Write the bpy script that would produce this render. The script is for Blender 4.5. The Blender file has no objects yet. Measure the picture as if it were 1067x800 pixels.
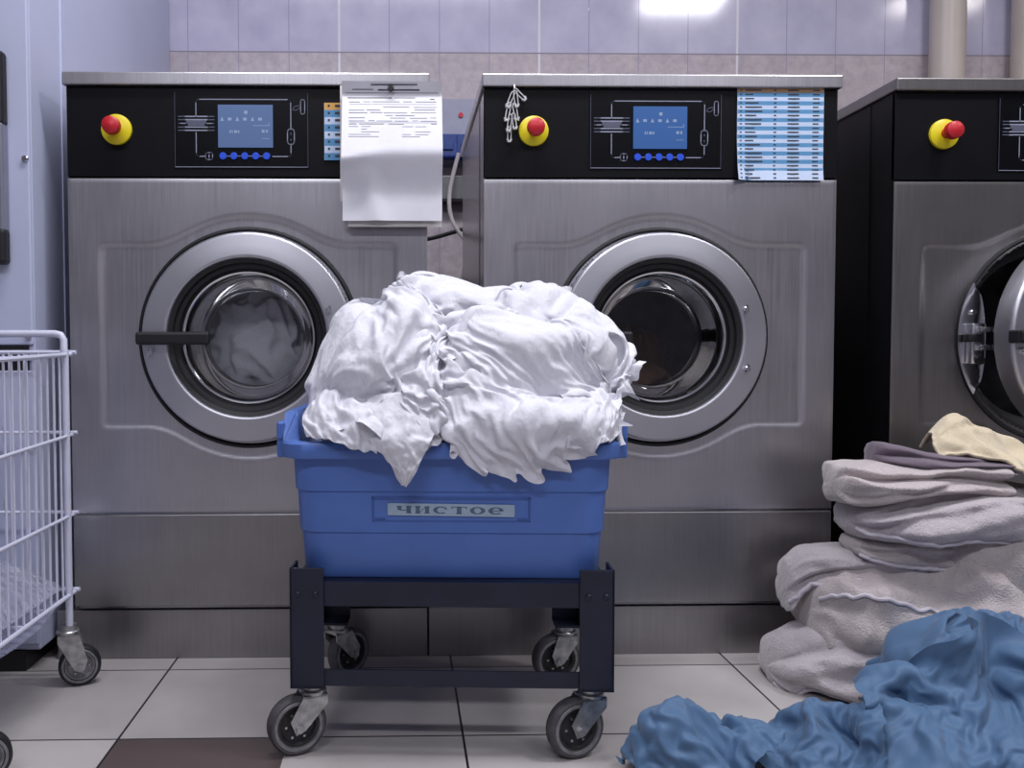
import bpy, bmesh, math, random
from mathutils import Vector, Matrix, noise
PI = math.pi
SC = bpy.context.scene
COL = SC.collection
random.seed(7)

# ------------------------------------------------------------------ materials
def lin(c):
    c = c / 255.0
    return c / 12.92 if c <= 0.04045 else ((c + 0.055) / 1.055) ** 2.4

def rgb(r, g, b):
    return (lin(r), lin(g), lin(b), 1.0)

class NT:
    """tiny node-tree writer"""
    def __init__(self, name):
        self.m = bpy.data.materials.new(name)
        self.m.use_nodes = True
        self.t = self.m.node_tree
        self.b = self.t.nodes['Principled BSDF']
        self.co = None
    def n(self, kind, **kw):
        x = self.t.nodes.new(kind)
        for k, v in kw.items():
            setattr(x, k, v)
        return x
    def l(self, a, b):
        self.t.links.new(a, b)
    def coord(self, scale=(1, 1, 1), which='Object'):
        if self.co is None:
            self.co = self.n('ShaderNodeTexCoord')
        mp = self.n('ShaderNodeMapping')
        mp.inputs['Scale'].default_value = scale
        self.l(self.co.outputs[which], mp.inputs['Vector'])
        return mp.outputs['Vector']
    def math(self, op, a, b=None, c=None):
        x = self.n('ShaderNodeMath', operation=op)
        for i, v in enumerate((a, b, c)):
            if v is None:
                continue
            if isinstance(v, (int, float)):
                x.inputs[i].default_value = v
            else:
                self.l(v, x.inputs[i])
        return x.outputs[0]
    def mix(self, fac, a, b):
        x = self.n('ShaderNodeMix', data_type='RGBA')
        if isinstance(fac, (int, float)):
            x.inputs[0].default_value = fac
        else:
            self.l(fac, x.inputs[0])
        for i, v in ((6, a), (7, b)):
            if isinstance(v, tuple):
                x.inputs[i].default_value = v
            else:
                self.l(v, x.inputs[i])
        return x.outputs[2]
    def noise(self, scale, detail=3, vec=None, rough=.55):
        x = self.n('ShaderNodeTexNoise')
        x.inputs['Scale'].default_value = scale
        x.inputs['Detail'].default_value = detail
        x.inputs['Roughness'].default_value = rough
        self.l(vec if vec is not None else self.coord(), x.inputs['Vector'])
        return x.outputs[0]
    def ramp(self, v, stops):
        x = self.n('ShaderNodeValToRGB')
        e = x.color_ramp.elements
        while len(e) < len(stops):
            e.new(0.5)
        for i, (p, c) in enumerate(stops):
            e[i].position = p
            e[i].color = c
        self.l(v, x.inputs[0])
        return x.outputs[0]
    def bump(self, h, strength=.3, dist=.002):
        x = self.n('ShaderNodeBump')
        x.inputs['Strength'].default_value = strength
        x.inputs['Distance'].default_value = dist
        self.l(h, x.inputs['Height'])
        self.l(x.outputs[0], self.b.inputs['Normal'])
    def set(self, col=None, rough=None, metal=None, spec=None, **kw):
        for k, v in (('Base Color', col), ('Roughness', rough), ('Metallic', metal), ('Specular IOR Level', spec)):
            if v is None:
                continue
            if isinstance(v, (int, float, tuple)):
                self.b.inputs[k].default_value = v
            else:
                self.l(v, self.b.inputs[k])
        for k, v in kw.items():
            self.b.inputs[k.replace('_', ' ')].default_value = v
        return self

def plain(name, col, rough=.5, metal=0., var=.12, scale=30, bump=0., bscale=200, spec=None):
    """one colour with a little procedural mottling"""
    t = NT(name)
    n = t.noise(scale, 3)
    dark = tuple(c * (1 - var) for c in col[:3]) + (1,)
    lite = tuple(min(1, c * (1 + var)) for c in col[:3]) + (1,)
    t.set(t.ramp(n, [(.3, dark), (.7, lite)]), rough, metal, spec)
    if bump:
        t.bump(t.noise(bscale, 2), bump, .001)
    return t.m

def steel(name, col, rough=.34, brush=(420, 420, 5), blotch=.10):
    t = NT(name)
    br = t.noise(1.0, 2, t.coord(brush), .7)
    bl = t.noise(5, 4)
    a = tuple(c * (1 - blotch) for c in col[:3]) + (1,)
    b = tuple(min(1, c * (1 + blotch)) for c in col[:3]) + (1,)
    base = t.ramp(bl, [(.3, a), (.7, b)])
    fine = t.ramp(br, [(.3, (.86, .86, .86, 1)), (.7, (1, 1, 1, 1))])
    mul = t.n('ShaderNodeMix', data_type='RGBA', blend_type='MULTIPLY')
    mul.inputs[0].default_value = 1
    t.l(base, mul.inputs[6]); t.l(fine, mul.inputs[7])
    r = t.math('MULTIPLY_ADD', br, .16, rough - .08)
    t.set(mul.outputs[2], r, 1.0)
    t.bump(br, .05, .0005)
    return t.m

M = {}
M['steel'] = steel('brushed_steel', (.53, .52, .55, 1), .36)
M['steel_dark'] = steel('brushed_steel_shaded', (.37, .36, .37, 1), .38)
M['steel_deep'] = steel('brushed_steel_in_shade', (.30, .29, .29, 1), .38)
M['steel_ring'] = steel('door_ring_steel', (.56, .56, .61, 1), .42, (3, 3, 3), .05)
M['steel_side'] = steel('side_panel_steel', (.30, .30, .33, 1), .22)
M['zinc'] = plain('zinc_plated', (.45, .45, .46, 1), .38, .85, .3, 60)
M['pin'] = plain('nickel_pins', (.72, .72, .74, 1), .35, .55, .05)
M['chrome'] = plain('chromed_steel', (.75, .75, .78, 1), .18, 1., .05)
M['black'] = plain('black_fascia', rgb(9, 10, 15), .45, 0, .1, spec=.18)
M['black_gloss'] = plain('black_membrane', rgb(8, 9, 14), .3, 0, .1, spec=.2)
M['black_side'] = plain('black_side_panel', rgb(12, 12, 15), .5, 0, .2, spec=.25)
M['rubber'] = plain('black_rubber', rgb(20, 20, 24), .5, 0, .2)
M['tyre'] = plain('worn_tyre_rubber', rgb(74, 72, 75), .65, 0, .25, 60)
M['tyre_black'] = plain('dark_tyre_rubber', rgb(26, 26, 30), .55, 0, .2, 60)
M['hub'] = plain('grey_wheel_hub', rgb(128, 128, 132), .5, .3, .25, 80)
M['hub_dark'] = plain('dark_wheel_hub', rgb(48, 47, 50), .6, .3, .35, 80)
M['print'] = plain('panel_print', rgb(142, 146, 166), .5)
M['print_dim'] = plain('panel_print_dim', rgb(84, 88, 108), .5)
M['red'] = plain('red_button_plastic', rgb(190, 30, 42), .4, 0, .06)
M['yellow'] = plain('yellow_collar_plastic', rgb(224, 206, 22), .4, 0, .05)
M['blue_button'] = plain('blue_membrane_button', rgb(28, 70, 190), .4, 0, .05)
M['blue_button'].node_tree.nodes['Principled BSDF'].inputs['Emission Color'].default_value = rgb(25, 65, 190)
M['blue_button'].node_tree.nodes['Principled BSDF'].inputs['Emission Strength'].default_value = .25

def screen(name, c, e):
    t = NT(name)
    z = t.n('ShaderNodeSeparateXYZ')
    t.l(t.coord(which='Generated'), z.inputs[0])
    cc = t.ramp(z.outputs[2], [(0, tuple(x * .9 for x in c[:3]) + (1,)), (1, c)])
    t.set((.01, .01, .02, 1), .3)
    t.l(cc, t.b.inputs['Emission Color'])
    t.b.inputs['Emission Strength'].default_value = e
    return t.m
M['screen_a'] = screen('pale_blue_display', rgb(104, 134, 190), .62)
M['screen_b'] = screen('blue_display', rgb(62, 118, 198), .62)
M['screen_icon'] = screen('display_icons', rgb(160, 180, 220), .75)
M['paper'] = plain('white_paper', rgb(228, 228, 236), .7, 0, .03, 20)
M['paper_old'] = plain('cream_paper', rgb(212, 208, 206), .7, 0, .05, 20)
M['ink'] = plain('grey_ink', rgb(120, 120, 132), .8)
M['ink_dark'] = plain('dark_ink', rgb(62, 62, 74), .8)
M['row_blue'] = plain('blue_table_row', rgb(88, 146, 192), .6, 0, .04)
M['row_white'] = plain('pale_table_row', rgb(196, 212, 238), .6, 0, .04)
M['row_orange'] = plain('orange_table_head', rgb(214, 164, 84), .6, 0, .05)
M['row_tan'] = plain('tan_table_head', rgb(168, 136, 100), .6, 0, .05)
M['tub'] = plain('blue_tub_plastic', rgb(80, 114, 186), .40, 0, .06, 12, .05, 300)
M['tub_dark'] = plain('blue_label_frame', rgb(60, 92, 160), .45, 0, .06)
M['label_strip'] = plain('faded_label_paper', rgb(158, 178, 198), .45, 0, .06, 60)
M['label_ink'] = plain('faded_label_ink', rgb(84, 104, 128), .6, 0, .15, 200)
M['navy'] = plain('navy_painted_iron', rgb(22, 27, 48), .42, .0, .25, 25, .1, 90)
M['white_wire'] = plain('white_coated_wire', rgb(206, 208, 226), .35, 0, .04)
M['dryer'] = plain('pale_lavender_enamel', rgb(186, 191, 216), .38, 0, .04, 3)
M['dryer_in'] = plain('grey_handle_steel', rgb(140, 142, 156), .35, .5, .06)
M['seam'] = plain('pale_joint_strip', rgb(200, 205, 232), .4, 0, .03)
M['pipe'] = plain('cream_pipe_plastic', rgb(196, 186, 178), .4, 0, .05, 8)
M['socket_blue'] = plain('blue_socket_plastic', rgb(34, 60, 128), .4, 0, .15)
M['box_grey'] = plain('grey_switch_box', rgb(150, 152, 172), .45, 0, .05)
M['cable_white'] = plain('white_cable', rgb(176, 170, 172), .5, 0, .06)
M['cable_black'] = plain('black_cable', rgb(20, 20, 24), .5)
M['drum'] = plain('drum_steel', (.16, .16, .17, 1), .4, .9, .2, 20)
M['ceiling'] = plain('ceiling_paint', rgb(196, 196, 206), .8, 0, .03)
M['wall_paint'] = plain('grey_wall_paint', rgb(150, 147, 156), .7, 0, .05, 2)

def glass_mat(name, tint, gloss=.08):
    t = NT(name)
    tr = t.n('ShaderNodeBsdfTransparent'); tr.inputs[0].default_value = tint
    gl = t.n('ShaderNodeBsdfGlossy'); gl.inputs['Roughness'].default_value = .04
    lw = t.n('ShaderNodeLayerWeight'); lw.inputs[0].default_value = .35
    f = t.math('MULTIPLY_ADD', lw.outputs['Fresnel'], .8, gloss)
    mx = t.n('ShaderNodeMixShader')
    t.l(f, mx.inputs[0]); t.l(tr.outputs[0], mx.inputs[1]); t.l(gl.outputs[0], mx.inputs[2])
    t.l(mx.outputs[0], t.t.nodes['Material Output'].inputs['Surface'])
    return t.m
M['glass'] = glass_mat('door_glass', (.86, .88, .90, 1), .02)

def film_mat(name):
    t = NT(name)
    tr = t.n('ShaderNodeBsdfTransparent'); tr.inputs[0].default_value = (.93, .93, .97, 1)
    gl = t.n('ShaderNodeBsdfGlossy'); gl.inputs['Roughness'].default_value = .22
    df = t.n('ShaderNodeBsdfDiffuse'); df.inputs[0].default_value = rgb(200, 203, 228)
    m1 = t.n('ShaderNodeMixShader'); m1.inputs[0].default_value = .45
    t.l(df.outputs[0], m1.inputs[1]); t.l(gl.outputs[0], m1.inputs[2])
    mx = t.n('ShaderNodeMixShader')
    n = t.noise(40, 3)
    f = t.math('MULTIPLY_ADD', n, 1.15, .12)
    t.l(f, mx.inputs[0]); t.l(tr.outputs[0], mx.inputs[1]); t.l(m1.outputs[0], mx.inputs[2])
    bp = t.n('ShaderNodeBump'); bp.inputs['Strength'].default_value = .8; bp.inputs['Distance'].default_value = .01
    t.l(n, bp.inputs['Height']); t.l(bp.outputs[0], gl.inputs['Normal'])
    t.l(mx.outputs[0], t.t.nodes['Material Output'].inputs['Surface'])
    return t.m
M['film'] = film_mat('clear_plastic_film')

def cloth_mat(name, col, rough=.85, fold=.35, weave=900, sheen=.2, fscale=18, fuzz=0., trans=0.):
    t = NT(name)
    a = t.noise(fscale, 5, None, .6)
    b = t.noise(weave, 1)
    var = t.ramp(t.noise(6, 3), [(.3, tuple(c * .94 for c in col[:3]) + (1,)), (.7, col)])
    t.set(var, rough, 0, .25)
    t.b.inputs['Sheen Weight'].default_value = sheen
    t.b.inputs['Sheen Roughness'].default_value = .5
    crease = t.math('ABSOLUTE', t.math('SUBTRACT', t.noise(fscale * .8, 3, t.coord((1, 1, .6))), .5))
    h = t.math('ADD', t.math('ADD', t.math('MULTIPLY', a, .5), t.math('MULTIPLY', crease, -2.2)), t.math('MULTIPLY', b, .06 + fuzz))
    t.bump(h, fold, .006)
    return t.m
M['white_cloth'] = cloth_mat('white_cotton', rgb(220, 220, 228), .85, .7, 700, .05, 30)
M['towel'] = cloth_mat('greige_terry', rgb(188, 180, 184), .95, .7, 330, .5, 30, .5)
M['towel_b'] = cloth_mat('warm_greige_terry', rgb(192, 182, 181), .95, .7, 330, .5, 30, .5)
M['hem'] = plain('pale_towel_piping', rgb(196, 190, 198), .8, 0, .05)
M['mauve'] = cloth_mat('mauve_cloth', rgb(112, 100, 112), .9, .35, 500, .3, 30, .15)
M['cream'] = cloth_mat('cream_waffle', rgb(214, 200, 172), .9, .5, 420, .3, 30, .35)
M['blue_cloth'] = cloth_mat('steel_blue_cotton', rgb(80, 110, 144), .5, .22, 700, .15, 20)
M['grey_laundry'] = cloth_mat('grey_laundry', rgb(196, 194, 200), .85, .6, 500, .2, 30)
M['brown_laundry'] = cloth_mat('brown_laundry', rgb(116, 86, 70), .85, .6, 500, .2, 30)

# ------------------------------------------------------------------ mesh helpers
class MB:
    def __init__(self):
        self.v = []; self.f = []; self.mi = []; self.sm = []
    def add(self, vs, fs, mi=0, smooth=False):
        o = len(self.v)
        self.v += [tuple(v) for v in vs]
        for f in fs:
            self.f.append(tuple(i + o for i in f)); self.mi.append(mi); self.sm.append(smooth)
        return self
    def box(self, x0, x1, y0, y1, z0, z1, mi=0, bev=0.):
        if bev:
            bm = bmesh.new()
            bmesh.ops.create_cube(bm, size=1)
            for v in bm.verts:
                v.co = Vector(((x0 + x1) / 2 + v.co.x * (x1 - x0), (y0 + y1) / 2 + v.co.y * (y1 - y0), (z0 + z1) / 2 + v.co.z * (z1 - z0)))
            bmesh.ops.bevel(bm, geom=bm.edges[:], offset=bev, segments=2, affect='EDGES', profile=.5)
            bm.verts.index_update()
            self.add([v.co.copy() for v in bm.verts], [[v.index for v in f.verts] for f in bm.faces], mi)
            bm.free()
            return self
        return self.add([(x0, y0, z0), (x1, y0, z0), (x1, y1, z0), (x0, y1, z0), (x0, y0, z1), (x1, y0, z1), (x1, y1, z1), (x0, y1, z1)],
                        [(0, 3, 2, 1), (4, 5, 6, 7), (0, 1, 5, 4), (1, 2, 6, 5), (2, 3, 7, 6), (3, 0, 4, 7)], mi)
    def tube(self, pts, r, n=8, mi=0, closed=False):
        pts = [Vector(p) for p in pts]
        rings = []; k = len(pts)
        ref = None
        for i, p in enumerate(pts):
            if closed:
                d = pts[(i + 1) % k] - pts[i - 1]
            else:
                d = pts[min(i + 1, k - 1)] - pts[max(i - 1, 0)]
            d.normalize()
            if ref is None:
                ref = Vector((0, 0, 1)) if abs(d.z) < .9 else Vector((1, 0, 0))
            u = ref - d * ref.dot(d)
            u.normalize(); ref = u
            w = d.cross(u)
            rr = r[i] if isinstance(r, (list, tuple)) else r
            rings.append([p + (u * math.cos(2 * PI * a / n) + w * math.sin(2 * PI * a / n)) * rr for a in range(n)])
        vs = [v for rg in rings for v in rg]; fs = []
        for i in range(k if closed else k - 1):
            j = (i + 1) % k
            for a in range(n):
                b = (a + 1) % n
                fs.append((i * n + a, i * n + b, j * n + b, j * n + a))
        if not closed:
            fs.append(tuple(range(n - 1, -1, -1))); fs.append(tuple((k - 1) * n + a for a in range(n)))
        return self.add(vs, fs, mi, True)
    def lathe(self, prof, c, axis='y', n=64, mi=0, close=False):
        """prof: (radius, offset along axis); c: centre"""
        vs = []; c = Vector(c)
        for (r, h) in prof:
            for a in range(n):
                t = 2 * PI * a / n
                p, q = r * math.cos(t), r * math.sin(t)
                vs.append(c + (Vector((p, h, q)) if axis == 'y' else Vector((p, q, h)) if axis == 'z' else Vector((h, p, q))))
        fs = []; k = len(prof)
        for i in range(k if close else k - 1):
            j = (i + 1) % k
            for a in range(n):
                b = (a + 1) % n
                fs.append((i * n + a, i * n + b, j * n + b, j * n + a))
        self.add(vs, fs, mi, True)
        return self
    def disc(self, c, r, axis='y', n=32, mi=0):
        c = Vector(c); vs = []
        for a in range(n):
            t = 2 * PI * a / n; p, q = r * math.cos(t), r * math.sin(t)
            vs.append(c + (Vector((p, 0, q)) if axis == 'y' else Vector((p, q, 0)) if axis == 'z' else Vector((0, p, q))))
        return self.add(vs, [tuple(range(n))], mi)
    def cyl(self, c, r, h0, h1, axis='y', n=32, mi=0, bev=.0):
        b = bev
        self.lathe([(r - b, h0), (r, h0 + b), (r, h1 - b), (r - b, h1)] if b else [(r, h0), (r, h1)], c, axis, n, mi)
        e = Vector((0, 1, 0)) if axis == 'y' else Vector((0, 0, 1)) if axis == 'z' else Vector((1, 0, 0))
        self.disc(Vector(c) + e * h0, r - b, axis, n, mi); self.disc(Vector(c) + e * h1, r - b, axis, n, mi)
        return self
    def flat(self, pts, y, w, mi=0, closed=False):
        """printed line in the XZ plane at depth y"""
        k = len(pts)
        for i in range(k if closed else k - 1):
            a = Vector((pts[i][0], pts[i][1])); b = Vector((pts[(i + 1) % k][0], pts[(i + 1) % k][1]))
            d = (b - a).normalized(); nrm = Vector((-d.y, d.x)) * w / 2; d = d * w / 2
            q = [a - d + nrm, b + d + nrm, b + d - nrm, a - d - nrm]
            self.add([(p.x, y, p.y) for p in q], [(0, 1, 2, 3)], mi)
        return self
    def quad(self, x0, x1, z0, z1, y, mi=0):
        return self.add([(x0, y, z0), (x1, y, z0), (x1, y, z1), (x0, y, z1)], [(0, 1, 2, 3)], mi)
    def build(self, name, mats, parent=None, loc=None, auto=True):
        me = bpy.data.meshes.new(name)
        me.from_pydata(self.v, [], self.f)
        if not isinstance(mats, (list, tuple)):
            mats = [mats]
        for m in mats:
            me.materials.append(m)
        me.polygons.foreach_set('material_index', self.mi)
        me.polygons.foreach_set('use_smooth', self.sm)
        bm = bmesh.new(); bm.from_mesh(me)
        bmesh.ops.recalc_face_normals(bm, faces=bm.faces[:])
        bm.to_mesh(me); bm.free()
        if any(self.sm) and auto:
            try:
                me.set_sharp_from_angle(angle=math.radians(38))
            except Exception:
                pass
        me.update()
        o = bpy.data.objects.new(name, me)
        COL.objects.link(o)
        if parent is not None:
            o.parent = parent
        if loc is not None:
            o.location = loc
        return o

def tag(o, label=None, cat=None, group=None, kind=None):
    for k, v in (('label', label), ('category', cat), ('group', group), ('kind', kind)):
        if v:
            o[k] = v
    return o

def thing(name, label, cat, loc=(0, 0, 0), rz=0., group=None):
    o = bpy.data.objects.new(name, None)
    o.empty_display_size = .05
    COL.objects.link(o)
    o.location = loc; o.rotation_euler = (0, 0, rz)
    return tag(o, label, cat, group)

def struct(name, mb, m):
    return tag(mb.build(name, m), kind='structure')

def part_label(o, s):
    o['label'] = s
    return o

def arc(cx, cz, r, a0, a1, n=6):
    return [(cx + r * math.cos(math.radians(a0 + (a1 - a0) * i / n)), cz + r * math.sin(math.radians(a0 + (a1 - a0) * i / n))) for i in range(n + 1)]

# ------------------------------------------------------------------ room shell
WALLY = 2.99
t = NT('floor_tiles')
sx = t.n('ShaderNodeSeparateXYZ'); t.l(t.coord(), sx.inputs[0])
TX, TY, OX, OY = .62, .336, .109, 1.524
ux = t.math('DIVIDE', t.math('SUBTRACT', sx.outputs[0], OX), TX)
uy = t.math('DIVIDE', t.math('SUBTRACT', sx.outputs[1], OY), TY)
fx = t.math('ABSOLUTE', t.math('SUBTRACT', t.math('FRACT', ux), .5))
fy = t.math('ABSOLUTE', t.math('SUBTRACT', t.math('FRACT', uy), .5))
g = t.math('MAXIMUM', t.math('GREATER_THAN', fx, .5 - .0022 / TX), t.math('GREATER_THAN', fy, .5 - .0022 / TY))
# brown half tile
bx = t.math('MULTIPLY', t.math('LESS_THAN', t.math('ABSOLUTE', t.math('SUBTRACT', sx.outputs[0], -.357)), .152),
            t.math('LESS_THAN', t.math('ABSOLUTE', t.math('SUBTRACT', sx.outputs[1], OY - TY / 2)), TY / 2 - .002))
cell = t.n('ShaderNodeTexWhiteNoise', noise_dimensions='2D')
cv = t.n('ShaderNodeCombineXYZ'); t.l(t.math('FLOOR', ux), cv.inputs[0]); t.l(t.math('FLOOR', uy), cv.inputs[1])
t.l(cv.outputs[0], cell.inputs[0])
nz = t.noise(4, 5)
tile = t.ramp(t.math('ADD', t.math('MULTIPLY', nz, .7), t.math('MULTIPLY', cell.outputs[0], .3)), [(.25, rgb(158, 152, 150)), (.8, rgb(192, 188, 186))])
col = t.mix(bx, tile, rgb(84, 72, 70))
col = t.mix(g, col, rgb(34, 32, 34))
t.set(col, t.math('MULTIPLY_ADD', nz, .25, .22), 0, .4)
M['floor'] = t.m
struct('floor', MB().box(-2.6, 4.2, -2.6, WALLY + .1, -.1, 0), M['floor'])

t = NT('wall_tiles')
sx = t.n('ShaderNodeSeparateXYZ'); t.l(t.coord(), sx.inputs[0])
ux = t.math('DIVIDE', t.math('SUBTRACT', sx.outputs[0], -.212), .1722)
d = t.math('ABSOLUTE', t.math('SUBTRACT', t.math('FRACT', ux), .5))
g = t.math('GREATER_THAN', d, .4915)
wide = t.math('MULTIPLY', t.math('GREATER_THAN', t.math('ABSOLUTE', t.math('SUBTRACT', t.math('FRACT', t.math('DIVIDE', t.math('SUBTRACT', sx.outputs[0], -.212), .6888)), .5)), .4945), 1.)
z = sx.outputs[2]
lowband = t.math('LESS_THAN', z, 1.722)
hz = t.math('LESS_THAN', t.math('ABSOLUTE', t.math('SUBTRACT', z, 1.722)), .0025)
nz = t.noise(9, 4)
nb = t.noise(40, 4)
up = t.ramp(nz, [(.3, rgb(184, 181, 206)), (.7, rgb(202, 199, 220))])
lo = t.ramp(nb, [(.3, rgb(178, 168, 176)), (.7, rgb(200, 190, 194))])
c = t.mix(lowband, up, lo)
c = t.mix(g, c, rgb(158, 154, 178))
c = t.mix(wide, c, rgb(226, 222, 230))
c = t.mix(hz, c, rgb(150, 144, 156))
t.set(c, .11, 0, .4)
hgt = t.math('SUBTRACT', 1.0, g)
t.bump(t.math('ADD', hgt, t.math('MULTIPLY', t.noise(3, 2), .6)), .10, .003)
M['walltile'] = t.m
struct('wall_back', MB().box(-2.6, 4.2, WALLY, WALLY + .1, 0, 2.75), M['walltile'])
struct('wall_left', MB().box(-2.7, -2.6, -2.6, WALLY + .1, 0, 2.75), M['wall_paint'])
struct('wall_right', MB().box(4.2, 4.3, -2.6, WALLY + .1, 0, 2.75), M['wall_paint'])
struct('wall_front', MB().box(-2.7, 4.3, -2.7, -2.6, 0, 2.75), M['wall_paint'])
struct('ceiling', MB().box(-2.7, 4.3, -2.7, WALLY + .1, 2.75, 2.85), M['ceiling'])

# ------------------------------------------------------------------ washers
W, H = .785, 1.30
DX, DZ, RO = .3925, .725, .229      # door centre, ring radius

def sd_recess(x, z):
    qx, qz = abs(x - .3925) - .3225, abs(z - .7285) - .1995
    r = .012
    a = math.hypot(max(qx + r, 0), max(qz + r, 0)) + min(max(qx + r, qz + r), 0) - r
    b = math.hypot(x - DX, z - DZ) - .266
    k = .035
    h = max(k - abs(a - b), 0) / k
    return min(a, b) - h * h * k * .25

def front_panel(parent):
    z0, z1 = .340, 1.073
    nx, nz = 157, 147
    vs = []; fs = []
    for j in range(nz + 1):
        for i in range(nx + 1):
            x = W * i / nx; zz = z0 + (z1 - z0) * j / nz
            s = min(1, max(0, (.007 - sd_recess(x, zz)) / .014)); s = s * s * (3 - 2 * s)
            y = .0034 * s
            ed = min(x, W - x, zz - z0, z1 - zz)
            if ed < .004:
                y += .0008
            vs.append((x, y, zz))
    for j in range(nz):
        for i in range(nx):
            x = W * (i + .5) / nx; zz = z0 + (z1 - z0) * (j + .5) / nz
            if math.hypot(x - DX, zz - DZ) < .2275:
                continue
            a = j * (nx + 1) + i
            fs.append((a, a + 1, a + nx + 2, a + nx + 1))
    mb = MB().add(vs, fs, 0, True)
    o = mb.build('front_panel', M['steel'], parent, auto=False)
    return o

def make_washer(label, loc, screen_mat, side_mat, door_angle=0., steel_m='steel'):
    t = thing('washing_machine', label, 'washing machine', loc)
    D = .66
    # housing: sides, back, inner bulkhead
    hb = MB()
    hb.box(0, .004, .004, D, .122, 1.272); hb.box(W - .004, W, .004, D, .122, 1.272)
    hb.box(.004, W - .004, D - .004, D, .122, 1.272)
    hb.box(.004, W - .004, .01, D - .004, .122, .128)
    hb.box(0, .0045, .004, .012, .33, .345); hb.box(0, W, .006, .02, .333, .343)
    hb.box(-.0015, .0, .10, .106, .13, 1.27); hb.box(W, W + .0015, .10, .106, .13, 1.27)
    hb.build('housing', side_mat, t)
    fp = front_panel(t)
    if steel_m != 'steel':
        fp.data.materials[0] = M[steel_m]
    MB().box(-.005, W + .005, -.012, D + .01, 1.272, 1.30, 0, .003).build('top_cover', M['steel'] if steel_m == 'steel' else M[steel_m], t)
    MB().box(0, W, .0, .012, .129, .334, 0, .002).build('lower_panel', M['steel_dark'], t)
    sc = MB().cyl((W - .02, 0, .252), .006, -.003, .001, 'y', 12, 0, .001)
    sc.build('screw', M['chrome'], t)
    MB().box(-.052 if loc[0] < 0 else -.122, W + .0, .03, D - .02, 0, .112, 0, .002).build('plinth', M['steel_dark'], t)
    MB().box(.01, W - .01, .04, D - .03, .112, .123).build('base_gap', M['rubber'], t)
    # control fascia
    cp = MB().box(0, W, 0, .014, 1.0765, 1.2715, 0, .002).build('control_panel', M['black'], t)
    # display module
    g = MB()
    x0, x1, z0, z1 = .233, .526, 1.096, 1.260
    g.box(x0, x1, -.002, 0, z0, z1, 0)
    y = -.0024
    g.flat([(x0 + .002, z1 - .002), (x0 + .002, z0 + .002)], y, .0008, 2)
    g.flat([(x1 - .002, z1 - .002), (x1 - .002, z0 + .002)], y, .0008, 2)
    g.flat([(x0 + .002, z0 + .002), (x1 - .002, z0 + .002)], y, .0013, 1)
    lw = .0019
    # loop round the screen
    g.flat([(.281, 1.207)] + arc(.287, 1.238, .006, 180, 90) + arc(.481, 1.238, .006, 90, 0) + [(.487, 1.180)], y, lw, 1)
    g.flat([(.281, 1.172)] + arc(.287, 1.127, .006, 180, 270) + [(.301, 1.121)], y, lw, 1)
    g.flat([(.487, 1.148)] + arc(.481, 1.127, .006, 0, -90) + [(.447, 1.121)], y, lw, 1)
    g.flat(arc(.487, 1.174, .0075, 180, 0) + arc(.487, 1.154, .0075, 0, -180), y, lw, 1, True)
    g.flat([(.487, 1.171), (.487, 1.169)], y, .002, 2); g.flat([(.487, 1.158), (.487, 1.156)], y, .002, 2)
    g.flat(arc(.305, 1.125, .004, 180, 90, 3) + arc(.312, 1.125, .004, 90, 0, 3) + arc(.312, 1.118, .004, 0, -90, 3) + arc(.305, 1.118, .004, -90, -180, 3), y, lw, 1, True)
    g.flat([(.3085, 1.124), (.3085, 1.119)], y, .002, 1)
    # motion-line emblem at the left of the loop
    for k, (a, b, zz, ww) in enumerate(((.243, .320, 1.207, .0026), (.243, .320, 1.200, .0026), (.243, .263, 1.192, .002), (.300, .320, 1.192, .002), (.243, .320, 1.184, .0026), (.243, .320, 1.177, .0026))):
        m = (b - a) / 6
        g.flat([(a + m, zz), (b - m, zz)], y, ww, 1); g.flat([(a, zz), (a + m, zz)], y, ww * .8, 2); g.flat([(b - m, zz), (b, zz)], y, ww * .8, 2)
    g.flat([(.263, 1.1955), (.300, 1.1955)], y, .006, 2); g.flat([(.266, 1.1895), (.297, 1.1895)], y, .006, 2)
    # key slot and card sign at the right
    g.flat(arc(.513, 1.240, .0045, 180, 0, 4) + arc(.513, 1.217, .0045, 0, -180, 4), y, .0016, 1, True)
    g.flat([(.491, 1.222), (.495, 1.229), (.508, 1.232)], y, .0014, 2); g.flat([(.491, 1.222), (.500, 1.221), (.508, 1.229)], y, .0014, 2)
    dm = g.build('display_module', [M['black_gloss'], M['print'], M['print_dim']], t)
    s = MB().box(.329, .448, -.0045, -.0025, 1.140, 1.232, 0)
    ys = -.0047
    for k in range(6):
        cx = .338 + k * .0165
        s.quad(cx - .004, cx + .004, 1.198, 1.204, ys, 1) if k % 2 else s.add([(cx - .004, ys, 1.197), (cx + .004, ys, 1.197), (cx, ys, 1.206)], [(0, 1, 2)], 1)
    s.quad(.386, .393, 1.212, 1.219, ys, 1)
    s.flat([(.405, 1.187), (.440, 1.187), (.440, 1.193)], ys, .0012, 1)
    for a, b in ((.354, .357), (.359, .361), (.364, .370), (.372, .375)):
        s.quad(a, b, 1.171, 1.177, ys, 1)
    for a, b in ((.424, .430), (.433, .437)):
        s.quad(a, b, 1.172, 1.178, ys, 1)
    s.flat([(.424, 1.159), (.440, 1.159)], ys, .001, 1)
    s.build('screen', [screen_mat, M['screen_icon']], dm)
    ln = MB().flat([(.339, 1.1215), (.434, 1.1215)], -.0028, .0014, 0)
    ln.build('button_strip', M['print'], dm)
    for k in range(5):
        MB().cyl((.339 + k * .0237, 0, 1.1215), .0078, -.0055, -.003, 'y', 20, 0, .0008).build('button', M['blue_button'], dm)
    # emergency stop
    es = MB().lathe([(0, -.012), (.021, -.012), (.0325, -.006), (.033, 0), (.0, 0)], (.109, 0, 1.178), 'y', 40)
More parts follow.
